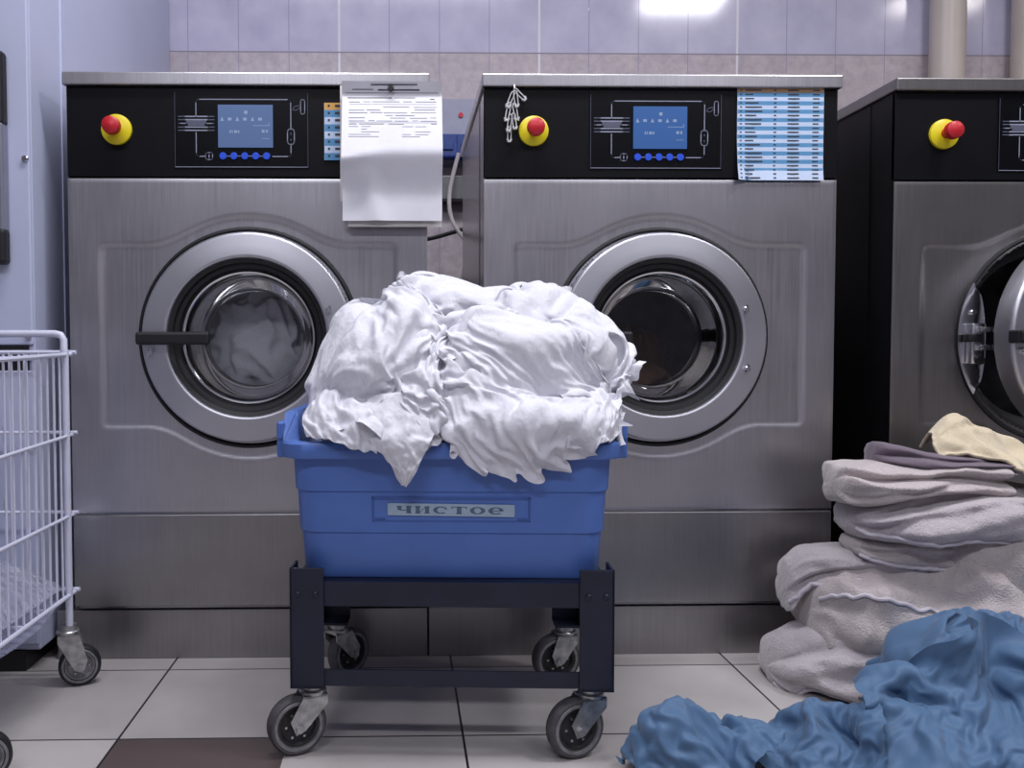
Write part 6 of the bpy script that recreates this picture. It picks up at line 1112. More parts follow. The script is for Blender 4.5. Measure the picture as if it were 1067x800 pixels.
CLOTH['w_right'] = (37, 38, (0.155, 1.406, 0.557), (
    (24,6,-13,3,13,-25,2,15,6,-17,-1,10,2,-5,-2,2,1,11,4,2,4,5,2,5,1,4,7,7,7,8,8,9,7,7,12,8,10,11,1,-7,-4,-8,2,19,-13,-5,12,17,-12,-9,6,6,3,0,0,0,1,3,0,-4,-2,-1,2,3,-1,-1,-1,-1,-2,1,1,-4,-6,3,-1,-4,-3,3,-3,2,-6,12,3,-13,7,10,10,-5,-14,1,3,2,4,-3,0,-2,-2,1,3,-2,3,-1,0,0,1,-4,-5,-4,4,4,-8,0,0,2,0,11,6,12,-5,1,
     7,-19,-15,-5,9,5,8,-5,0,1,0,-5,-3,1,2,2,2,3,-1,-1,-1,-6,-3,2,5,-6,-6,0,5,-5,-3,2,2,-1,17,-12,-14,-1,5,31,-15,-12,2,0,4,4,1,-1,-1,1,1,2,0,0,0,-1,0,-1,-1,3,0,-2,-3,1,-8,-9,3,4,12,-9,5,-7,1,4,9,3,-7,0,6,-3,-3,4,-2,4,1,-8,2,1,2,-1,1,1,-1,0,-1,-1,-1,0,2,1,-4,-2,11,-7,-2,4,-5,-3,10,-4,1,3,2,4,2,-5,5,-5,-2,-4,
     2,-4,-1,11,-4,-4,3,-2,0,-1,0,1,1,2,0,1,-3,-1,5,1,-4,4,-7,-13,2,1,10,2,0,2,1,-4,8,-5,0,0,-6,-1,1,1,-4,-3,3,3,-4,1,-1,0,0,0,0,0,2,1,3,1,-2,3,-2,1,-4,-15,-1,15,10,1,-2,1,0,0,0,6,-14,28,1,-5,-18,6,-3,-5,5,-2,2,-1,0,-1,0,0,-1,0,-1,0,1,0,3,2,-1,2,-7,6,3,-7,-8,8,5,3,21,-14,-9,-2,19,-15,9,-2,2,-15,10,5,-11,3,
     -2,1,0,1,1,0,-1,-1,2,-3,-4,2,-1,0,-3,1,12,0,-5,-1,-2,-2,4,7,-3,17,-1,-17,-4,13,-12,5,5,11,-25,-6,15,1,0,0,-1,0,-1,2,3,2,-3,2,0,-4,-3,-3,7,-3,5,7,-14,-3,7,-3,-2,-1,-2,-1,7,17,-12,-13,10,0,0,-3,21,-15,-7,-3,1,0,2,1,0,-1,-1,0,5,-1,0,2,2,-1,-5,5,-1,-3,3,-11,9,2,-3,-11,2,3,-3,3,6,4,-3,5,-5,-3,-8,14,-4,2,0,0,-1,-1,1,0,
     0,-1,-3,3,1,-2,-5,2,1,0,-6,4,-2,1,9,4,-6,5,-11,-4,11,-8,-3,9,0,-3,8,-2,4,-3,-1,1,1,0,-1,1,-1,0,0,0,0,-4,-6,-1,9,-3,-2,-7,7,5,-8,3,9,-8,3,11,2,-18,-16,17,3,3,1,2,-1,0,-3,7,-3,0,-1,3,0,-2,0,0,0,-4,-7,0,7,4,-3,0,-7,5,3,-9,10,-2,-6,0,5,3,4,-3,2,-6,6,-9,-1,14,-2,6,-1,-3,2,-4,2,0,1,-5,-1,-1,-2,-1,6,2,2,-2,
     -5,-7,7,7,-6,2,1,-2,4,-5,2,-21,14,8,2,-6,2,-9,7,-5,18,-1,0,4,0,0,-3,-2,-1,4,-6,2,-2,3,1,0,-6,-5,-4,10,4,-4,-4,3,2,0,0,2,0,11,-15,5,8,-2,0,-12,1,-3,11,1,5,-10,3,4,0,-2,5,-8,4,-2,2,1,-1,-4,-4,-1,8,1,-2,-4,3,1,0,0,3,5,3,1,6,-10,-4,4,5,1,-9,-5,-16,11,10,8,-3,5,-7,-13,4,12,-1,-4,1,1,-6,-3,4,6,-1,-1,-5,2,1,1,
     -1,0,13,-16,-2,-2,-19,22,7,-3,-2,15,-6,-11,3,5,-3,5,-2,-11,5,14,-9,3,-1,2,-1,-3,2,2,4,-4,-2,-2,-1,3,3,-1,-6,6,-3,10,5,3,-2,-7,-7,5,-4,-2,14,5,-4,-4,0,-2,0,-17,-10,9,17,-7,3,1,-2,2,3,4,-5,-3,5,-4,7,-7,0,-3,6,-1,-8,7,-4,-3,22,-3,-2,-4,-7,14,-13,7,2,-6,-4,10,5,-13,0,-8,5,13,-11,2,4,-1,3,-6,3,5,-5,5,-5,7,-10,3,-6,10,1,-8,2,-12,
     -3,12,5,8,11,-17,3,11,-18,0,9,-11,6,8,1,12,-9,-8,4,-2,-1,1,-7,9,-2,-4,-2,5,4,-8,9,0,-4,-7,11,-8,-1,8,-12,11,15,-16,-22,17,-1,-19,27,-13,-2,10,-8,26,6,-10,-8,-6,-1,2,0,-2,0,-4,0,4,4,-9,0,1,1,1,7,-7,18,-3,-12,2,1,-8,5,10,-2,-19,16,-3,-17,11,-4,-1,0,3,8,-3,-5,0,7,0,-3,-3,8,0,1,3,-2,2,-6,-1,0,-1,2,3,-4,11,-3,4,1,-2,-14,10,17,-7,
     -7,6,-4,-15,2,1,5,-6,0,2,-2,2,-3,3,1,7,-6,3,4,-2,-4,-4,-1,13,-1,0,-10,7,4,-5,8,1,3,-17,-7,5,-8,9,11,1,1,-4,-10,7,-4,5,-1,-3,4,0,8,-9,3,0,2,0,-1,-7,-3,2,8,-4,7,-1,-1,-7,4,5,0,10,-8,-21,-8,-9,9,20,-17,1,9,33,-14,-28,5,7,1,-1,3,0,-4,4,0,-4,8,-1,-5,-4,10,6,-9,4,0,-2,2,-5,-5,18,-11,-3,38,4,-16,-39,-4,7,-4,6,1,-21,46,-12,
     -4,-13,4,7,-5,0,6,1,-6,6,-7,-5,0,8,-6,5,15,-3,-6,-2,-1,-2,1,-5,12,2,-20,59,-27,-11,-8,-9,5,14,5,-8,-17,8,6,-4,-8,-1,6,0,-3,-3,6,-2,-1,-3,3,0,8,-6,0,-5,-1,5,1,6,0,-4,2,-4,-1,-46,38,2,11,-12,14,-7,6,26,-33,5,-11,24,-10,-3,1,2,-4,1,2,-5,3,8,-5,4,-3,4,-8,1,-5,0,2,0,6,-5,-11,-1,-11,-9,16,24,-7,24,-35,-9,-7,-2,28,1,9,-7,0,-3,-6,3,
     5,4,-6,6,-1,-6,8,-1,-1,-7,6,-7,6,3,-9,0,1,7,-5,6,-33,-15,9,31,26,-17,6,-12,2,-5,-18,21,-2,-17,20,-2,2,-4,2,-2,5,-3,3,3,-3,-6,5,4,-13,8,-2,-1,3,0,10,-7,11,-25,30,-34,-18,11,22,0,3,20,14,-3,-11,-7,0,-13,-4,9,-5,-5,2,3,-4,1,-1,4,3,-1,-1,-5,6,-6,0,1,7,-1,4,-9,2,7,14,23,-46,-12,-6,9,23,-2,-8,5,14,-20,-1,15,-6,-7,5,3,-10,0,1,-3,3,1,
     -3,9,-2,-1,-4,-2,-3,-1,7,1,-2,6,-3,2,-20,50,-15,-18,-23,16,0,1,-11,-2,0,11,-1,16,-8,6,-8,1,2,-6,-1,-1,-3,3,-6,4,4,3,0,1,-2,-1,0,1,18,-5,-16,-2,5,-3,37,-25,-43,40,-4,-10,-3,-7,17,3,10,-7,4,0,2,-8,-7,-1,3,0,-5,-3,3,-6,2,4,4,1,1,0,-1,2,29,-5,-4,-10,-12,-10,15,0,-2,-7,22,-7,-6,6,2,8,-13,-2,11,-5,-2,-2,6,-6,0,1,-6,-3,3,-1,-2,-3,2,8,
     1,-3,-1,-4,28,-15,1,8,-4,-7,1,-15,25,-12,-4,13,-6,-2,-17,7,10,7,-4,-3,-7,-6,3,12,-6,2,9,-5,0,1,0,2,0,2,1,-1,-2,-3,
     ),
    (114,-1,2,12,-1,2,0,10,-5,-10,10,12,10,8,5,6,3,7,10,9,12,16,9,6,4,6,8,8,7,7,7,6,7,6,2,-9,-7,5,-10,7,-4,-6,9,1,6,3,8,0,-13,-6,-3,-3,2,-2,3,0,1,0,-1,-1,0,-2,0,2,-1,0,1,1,0,-2,-2,1,4,6,-4,3,-6,-1,6,8,-8,-1,4,7,0,3,-8,-4,-9,0,-3,6,1,-1,-1,-1,-2,-5,0,1,5,-1,1,0,0,1,2,3,-2,-3,0,5,-2,-3,-4,2,6,5,5,-17,
     1,-12,6,17,1,-12,-7,4,1,-6,0,0,-1,1,0,-1,0,2,0,2,-2,2,1,-1,-1,-2,2,1,-2,4,5,-1,-6,2,-3,-2,0,0,6,-9,-4,2,11,3,1,7,-7,3,-2,1,0,-4,-4,-1,-2,1,0,1,3,-1,-1,0,-1,0,0,5,5,4,4,-14,-6,-2,1,-2,-5,21,-26,6,0,1,12,13,-20,-1,7,5,0,-2,-10,0,3,-1,1,1,0,-1,1,1,0,1,-1,1,5,-8,-3,0,10,4,0,-1,-3,-7,-2,-1,6,3,-1,1,3,4,
     20,-35,12,-4,-3,-3,6,4,1,1,0,-1,-1,-1,-1,-1,2,1,1,3,-6,7,-1,-1,-7,0,3,-5,-4,1,0,2,1,-1,0,-8,6,-11,20,15,-33,12,-6,6,5,-1,0,0,0,0,0,0,-1,-1,-2,0,1,1,6,-3,-3,-9,15,-5,0,-3,-5,2,3,-4,9,-5,-5,13,0,-1,-19,20,14,-14,-2,-9,-2,-1,0,0,0,-1,1,0,2,1,1,-1,3,3,-3,3,1,6,-5,-3,-22,1,22,-9,8,-15,0,14,7,-6,-9,5,-3,-5,13,-5,5,8,
     -4,-1,-3,-1,-1,1,-1,-2,-1,1,-1,0,-6,0,0,3,4,-5,-1,8,-9,2,-4,9,-7,12,-7,-11,6,6,-13,4,8,1,-5,1,7,-5,4,1,2,1,0,-1,-2,-1,-2,-5,0,-1,3,-9,5,-4,11,1,-16,5,-5,1,-6,-8,-2,-1,15,7,-1,-11,-5,-2,14,-5,3,1,-3,1,-1,1,-1,-1,0,0,0,1,-2,5,-1,1,-2,4,-8,5,-4,8,-5,-10,1,-2,-8,7,5,0,-16,0,-13,15,-3,9,-10,8,-7,1,8,5,-7,-3,0,1,0,-1,
     1,1,4,-2,0,-1,3,-1,3,-1,-5,-2,2,-1,11,-1,-7,1,-10,17,7,-23,-11,-5,10,-5,12,-5,8,-3,-3,-2,8,-1,-6,-1,1,1,0,0,0,0,3,0,-2,1,2,-6,-2,1,12,1,1,12,3,-6,2,-12,-5,19,-9,-18,9,-3,-5,-1,1,8,3,-4,-1,2,-2,-1,0,0,1,2,0,1,-3,-1,1,1,-2,1,1,-4,5,2,1,-9,10,3,-2,1,4,-2,5,-21,6,-4,1,-7,2,7,-2,7,-3,-2,1,3,1,-4,0,0,-1,-2,0,1,
     0,-2,1,1,-1,1,2,3,8,-12,-4,7,4,6,-5,-12,6,4,-9,10,-10,7,-5,-5,2,0,3,5,-6,5,-6,0,1,-3,0,1,1,0,0,2,-1,0,-1,2,-1,3,-3,3,-3,-4,1,7,8,-8,7,-3,-9,-5,3,3,-2,0,-3,-5,0,3,17,-17,6,-2,-4,2,0,2,-1,1,0,-1,2,-2,1,-1,1,4,-5,12,3,-10,-6,-12,10,12,10,6,-8,-10,-1,-3,1,-2,-2,3,-1,-9,-4,16,-10,5,2,-3,0,-1,1,-1,1,0,-2,3,-1,0,
     1,3,1,-11,6,11,-7,5,-15,16,0,-8,-6,22,-9,-2,-2,2,4,-2,2,1,-7,-19,18,-9,-1,3,3,-2,-1,2,-1,0,0,0,2,0,-3,3,-2,2,-3,1,9,1,3,-13,-10,14,-3,-4,14,-6,-4,-2,-1,9,7,2,9,-15,-26,13,2,0,-3,1,1,-2,1,1,2,-3,0,0,3,-4,-6,-1,0,3,6,-4,0,8,-6,-4,21,-18,-4,9,1,-3,5,5,5,-2,-26,26,-11,-17,4,2,1,2,0,1,1,0,0,2,-3,1,-4,5,-22,17,-6,-5,
     8,7,-2,-9,3,14,5,17,-13,-20,8,0,-1,-2,-8,1,7,-8,17,0,-11,1,2,-4,2,1,0,-2,1,-1,1,2,-3,-1,1,-12,2,5,-2,-11,-6,2,10,4,7,-5,12,5,-11,-8,-6,4,14,2,8,-6,-14,11,0,-6,0,1,-2,-2,-2,3,-4,1,2,-1,2,-5,22,-13,-13,-16,10,9,3,0,-5,-2,-2,-6,13,1,4,-7,1,-18,-14,13,2,11,4,-3,9,3,-7,-1,-4,1,1,0,2,-4,1,-1,2,2,-11,20,0,-5,-14,10,13,11,-14,-8,
     -8,0,-5,10,1,7,-8,-3,-5,-15,7,-3,14,-1,2,-1,-2,-2,4,1,0,-1,0,4,-2,0,-3,0,6,-18,22,-1,-6,-17,0,10,15,-9,11,-12,-2,-1,-3,8,-6,3,-8,-1,2,-1,0,9,-5,-3,5,1,-1,-3,-1,1,1,0,-1,0,-2,0,9,5,-5,4,0,-10,-5,-7,-2,17,-15,10,1,-2,2,-11,10,-9,5,2,0,8,4,-2,-14,-5,-2,6,3,-3,2,0,-5,2,2,-2,1,-1,-13,4,7,8,-13,9,5,-30,24,-1,9,-12,-9,3,7,11,
     -12,9,-1,0,3,-1,-7,-10,5,2,3,-1,-2,7,-2,-7,0,-1,-2,0,1,2,-3,-3,-12,9,12,-27,26,8,-9,-1,11,6,7,-14,-17,9,-1,-4,-1,1,-6,2,5,-4,-5,6,3,0,-1,-1,-2,4,0,-3,-2,4,3,-1,-9,17,-2,-17,19,36,-38,-5,-3,6,-4,7,2,13,-14,-13,-2,-2,-2,2,-2,2,-2,5,5,-3,-2,2,-1,-2,-3,-1,6,4,5,-11,1,4,2,-8,21,2,-42,-11,22,12,-3,-4,-10,4,-7,9,16,-5,7,0,-13,-1,7,-2,
     2,7,8,-1,-17,-3,2,0,3,2,-1,-4,2,6,-2,-5,12,-3,-12,0,-8,9,-17,13,18,-2,-6,4,9,-7,-9,7,7,-10,1,-10,1,-1,1,5,1,-4,3,-4,-3,-1,1,1,1,0,-5,1,4,3,-3,1,-2,9,8,-40,28,-17,-5,3,16,18,-3,-33,27,-5,2,-1,11,-10,-6,2,-2,-3,3,-2,-2,2,4,-1,1,-2,-3,0,2,2,1,1,-8,5,-4,-5,30,-13,-25,14,-25,19,9,-11,8,17,-28,8,-4,5,6,4,4,-4,5,-5,-7,4,6,-9,
     1,2,2,1,1,-3,-3,1,-2,4,-19,11,3,3,-6,10,-7,5,-2,-16,-1,-6,-13,18,18,-20,-3,13,2,10,3,0,1,0,-7,2,8,-1,-7,-1,-4,-1,1,6,0,-1,-2,-5,12,-28,-5,6,6,23,-21,-5,0,3,10,-3,4,-3,-2,12,-4,3,1,-4,-11,1,2,2,3,0,-3,7,-7,-2,-1,0,-5,0,4,2,0,0,-8,14,4,-6,-6,1,2,-1,-15,4,8,4,-1,-3,2,2,12,0,4,5,-9,-9,-11,1,-2,1,1,-1,6,-9,-1,2,2,-1,
     -1,3,5,0,-10,7,0,-3,6,6,-4,-10,9,2,-23,-1,10,-6,6,-3,6,7,5,7,7,3,-4,4,-1,-13,-11,-5,-9,8,4,0,1,6,2,-4,-1,-2,
     ),
    (182,-1,5,9,-1,-3,6,-4,3,2,8,2,6,4,8,8,12,5,3,-2,2,-6,-7,5,13,9,1,2,1,0,0,0,1,-7,-3,3,2,-4,2,-3,4,-5,5,5,-3,6,-12,2,-2,0,0,5,-2,1,-4,0,-4,3,-2,8,5,-2,-2,-4,2,1,2,1,-2,-3,-6,-2,-4,-2,1,1,-11,8,-6,-17,12,9,-2,11,11,-14,-12,-2,4,1,6,-4,-2,-2,2,4,6,1,1,4,-6,0,0,-1,-4,-5,-4,-1,4,4,-2,-4,2,0,6,-4,-7,1,-1,-6,
     -1,-5,5,3,7,2,-9,-2,-4,10,3,5,5,-1,-4,-1,4,-4,-3,-5,2,-5,-2,1,7,0,-6,1,1,-1,1,-1,-10,4,5,11,-8,-1,-10,2,-12,11,4,2,-1,-3,4,-6,-1,-1,-2,2,4,3,1,-2,0,2,-3,7,3,-1,-8,0,-1,1,0,2,0,-4,-1,-7,1,0,0,-6,17,-8,4,3,-9,9,-8,4,3,-11,-1,-1,6,0,-1,-1,0,2,1,0,-1,-2,4,4,-2,-6,12,-7,8,-5,-11,15,0,-7,11,3,-18,3,4,-7,13,-12,16,2,
     -5,-14,-7,17,-5,3,-7,-1,-2,1,0,0,2,3,3,-1,-5,2,10,5,-14,6,-6,-1,2,-5,-2,3,-1,-2,-4,4,-3,3,-13,14,-6,-11,19,0,-7,-6,6,-7,1,-1,2,-1,1,1,0,-1,-2,2,6,0,-4,2,5,-5,-6,-2,19,-10,-3,1,-6,-2,22,-8,-17,10,7,-11,1,-3,-1,15,-11,7,-6,5,2,2,-1,1,0,1,0,2,-1,-3,-6,-2,0,1,-3,1,9,-1,-6,-5,6,-3,-4,8,-4,-6,12,-17,7,12,-2,3,-8,-12,14,-13,0,-3,
     -2,0,3,1,0,-1,-1,0,3,-2,1,-1,3,0,2,3,-2,1,-5,5,-6,11,1,-11,8,13,-11,1,-12,-2,2,3,8,7,-13,3,1,-7,-2,-2,-3,-1,-1,1,1,0,3,9,-2,-2,-2,0,5,-2,4,5,-10,-9,-10,3,2,7,-6,-12,13,8,3,1,-18,3,-3,-3,22,-7,-3,11,1,-2,-1,-2,0,0,-1,-1,-4,-9,-1,3,8,-1,-6,7,-4,-6,7,9,-11,1,-3,-1,0,-13,4,14,8,3,3,-14,8,-3,-6,13,0,-10,2,6,1,0,0,-2,
     -1,-4,-4,3,5,-1,-11,2,10,-8,-4,1,-7,8,-11,-7,5,5,-2,3,-10,3,4,5,7,2,-8,1,-1,-2,3,6,-8,-4,5,2,0,-1,-1,1,1,-3,-6,-2,9,-1,-8,1,7,5,-5,-7,-7,-4,-2,-2,-11,14,12,-1,-13,4,-5,10,1,9,-7,-2,-5,2,3,-1,-1,0,-1,0,0,-4,-1,0,4,7,-4,-2,1,2,2,-3,0,2,-9,4,-2,-7,-7,0,15,-5,1,-1,-4,5,2,2,9,-9,5,-7,4,-2,-1,-5,-1,3,-2,1,3,5,4,-6,
     -3,0,2,5,-6,-1,2,-3,-7,0,3,-1,2,3,-16,0,0,1,2,1,0,-1,3,10,-2,2,-6,-3,-5,8,-1,-1,-1,8,2,-1,-7,-3,0,4,5,-6,-1,1,1,-2,-17,8,1,1,11,-14,-2,-3,-16,4,17,-6,8,-7,6,-2,4,0,1,1,1,-4,0,0,8,-3,-3,-2,-3,2,5,3,-7,1,-1,1,0,0,-7,4,-1,-11,10,8,-16,3,9,-12,8,3,-16,8,-1,4,0,0,2,3,-1,-3,4,-6,-3,3,-1,-3,5,6,-1,-4,0,-1,0,0,
     0,-1,-4,-5,1,10,-6,-2,4,-6,-6,19,-4,-14,5,-6,1,5,3,2,-3,7,-11,5,-7,10,0,-7,0,3,6,-6,-1,-1,-2,2,2,0,-1,1,-23,0,-3,-2,9,-10,1,7,17,-5,1,5,-2,-6,0,0,3,-2,-1,-6,21,-9,5,-8,0,-2,3,3,-7,3,1,-3,6,-5,3,-1,2,2,8,-27,11,15,-23,7,5,6,-2,-1,-7,-5,2,1,-2,8,-3,-13,1,-1,12,7,-5,-1,2,5,-6,-5,4,1,-2,4,-4,5,-5,3,-2,5,6,20,-29,20,
     11,-8,-5,-14,6,-15,-9,23,-11,4,-12,3,-6,5,-1,0,-19,23,6,2,-16,4,2,5,-3,-2,0,3,1,-1,5,0,-2,-4,-21,12,24,-26,3,-3,1,6,1,7,-18,1,6,1,0,-8,8,-9,-4,5,4,-18,12,6,3,-3,2,-1,1,3,2,-4,-1,0,0,2,3,-3,18,-27,-4,2,20,-8,-10,7,-9,4,24,-21,-8,-7,16,-9,2,5,2,-3,6,-3,-11,4,3,-3,1,2,8,0,-4,-1,0,-2,-1,4,-2,2,-8,23,-10,-16,4,14,-14,-9,19,-9,
     -1,7,11,-14,-15,6,-6,24,14,-3,-11,-4,8,-12,-6,2,6,2,-6,-4,0,0,3,4,-3,-1,1,1,-17,1,23,2,-28,16,6,-20,-1,12,-2,-12,-1,10,4,3,1,-11,1,10,-5,3,-4,-1,8,2,-5,-4,-2,2,4,-1,-2,-1,9,-7,3,-3,3,-9,1,-5,-12,10,29,-14,-18,3,-5,2,-6,7,8,2,2,-3,-5,-5,1,4,0,-1,7,5,-2,-6,-3,2,-1,5,-3,4,-4,2,0,10,-1,7,-12,-1,-1,-14,2,36,-26,-2,-4,-4,14,6,-5,-8,
     1,6,0,-6,2,1,-3,8,1,-8,2,4,-1,-4,2,0,7,-2,-3,-2,7,-4,-5,1,-6,13,8,-3,-5,-6,25,-27,-8,4,-3,7,14,-12,0,-4,2,3,0,-3,0,1,-2,3,0,-5,1,-2,3,4,-6,4,1,6,-4,-5,1,-9,2,0,18,7,-14,11,-2,-12,14,-2,-3,-16,-6,23,-19,5,1,1,-3,1,0,-10,0,3,-1,6,-6,2,6,3,1,-5,0,6,-3,7,0,-4,-3,2,-13,4,15,-3,-5,22,8,-6,-5,4,-31,-2,14,1,-2,6,2,-5,
     -7,1,2,-2,2,0,2,3,-8,-3,6,-4,2,-2,2,9,-3,3,-12,6,7,2,-8,6,21,-28,-7,16,18,4,-3,-27,4,2,1,0,-5,3,1,-5,0,0,-5,8,6,2,-6,-7,-1,-1,2,-3,3,-3,2,-9,5,-2,-2,-12,12,14,-10,16,-12,0,-9,5,20,-16,-4,-7,16,-12,4,-2,4,1,2,-4,2,-3,3,-1,4,0,-9,4,4,0,-3,-2,-5,9,6,-13,-8,10,-14,-10,5,14,17,-14,-9,-3,0,26,-11,13,-20,4,2,-1,-1,7,-6,6,1,-2,
     2,-4,-1,2,4,-3,-6,2,5,2,-16,21,2,1,-5,-10,11,-9,-5,-10,10,19,12,-24,3,3,7,-6,-11,2,-1,2,-2,6,3,-10,6,0,-1,2,6,-4,-2,5,-4,-5,-2,6,-7,-16,7,6,9,-2,0,-4,-2,12,-5,-9,-9,11,-12,6,5,-6,5,-1,9,0,2,3,3,0,-14,3,-1,6,-3,9,0,-3,5,3,-10,-10,0,-11,2,10,-13,13,-10,0,-3,-5,17,-9,9,-3,5,-7,-2,-9,4,2,1,4,4,-5,1,7,4,-2,2,-1,-1,-3,10,0,
     -2,-3,5,-7,-1,17,0,-1,-7,-11,3,-16,-5,14,-11,30,-18,15,12,-11,-5,-5,-7,0,1,1,-6,1,-4,-7,6,7,8,-2,0,0,-3,3,3,-1,2,1,
     ),
))
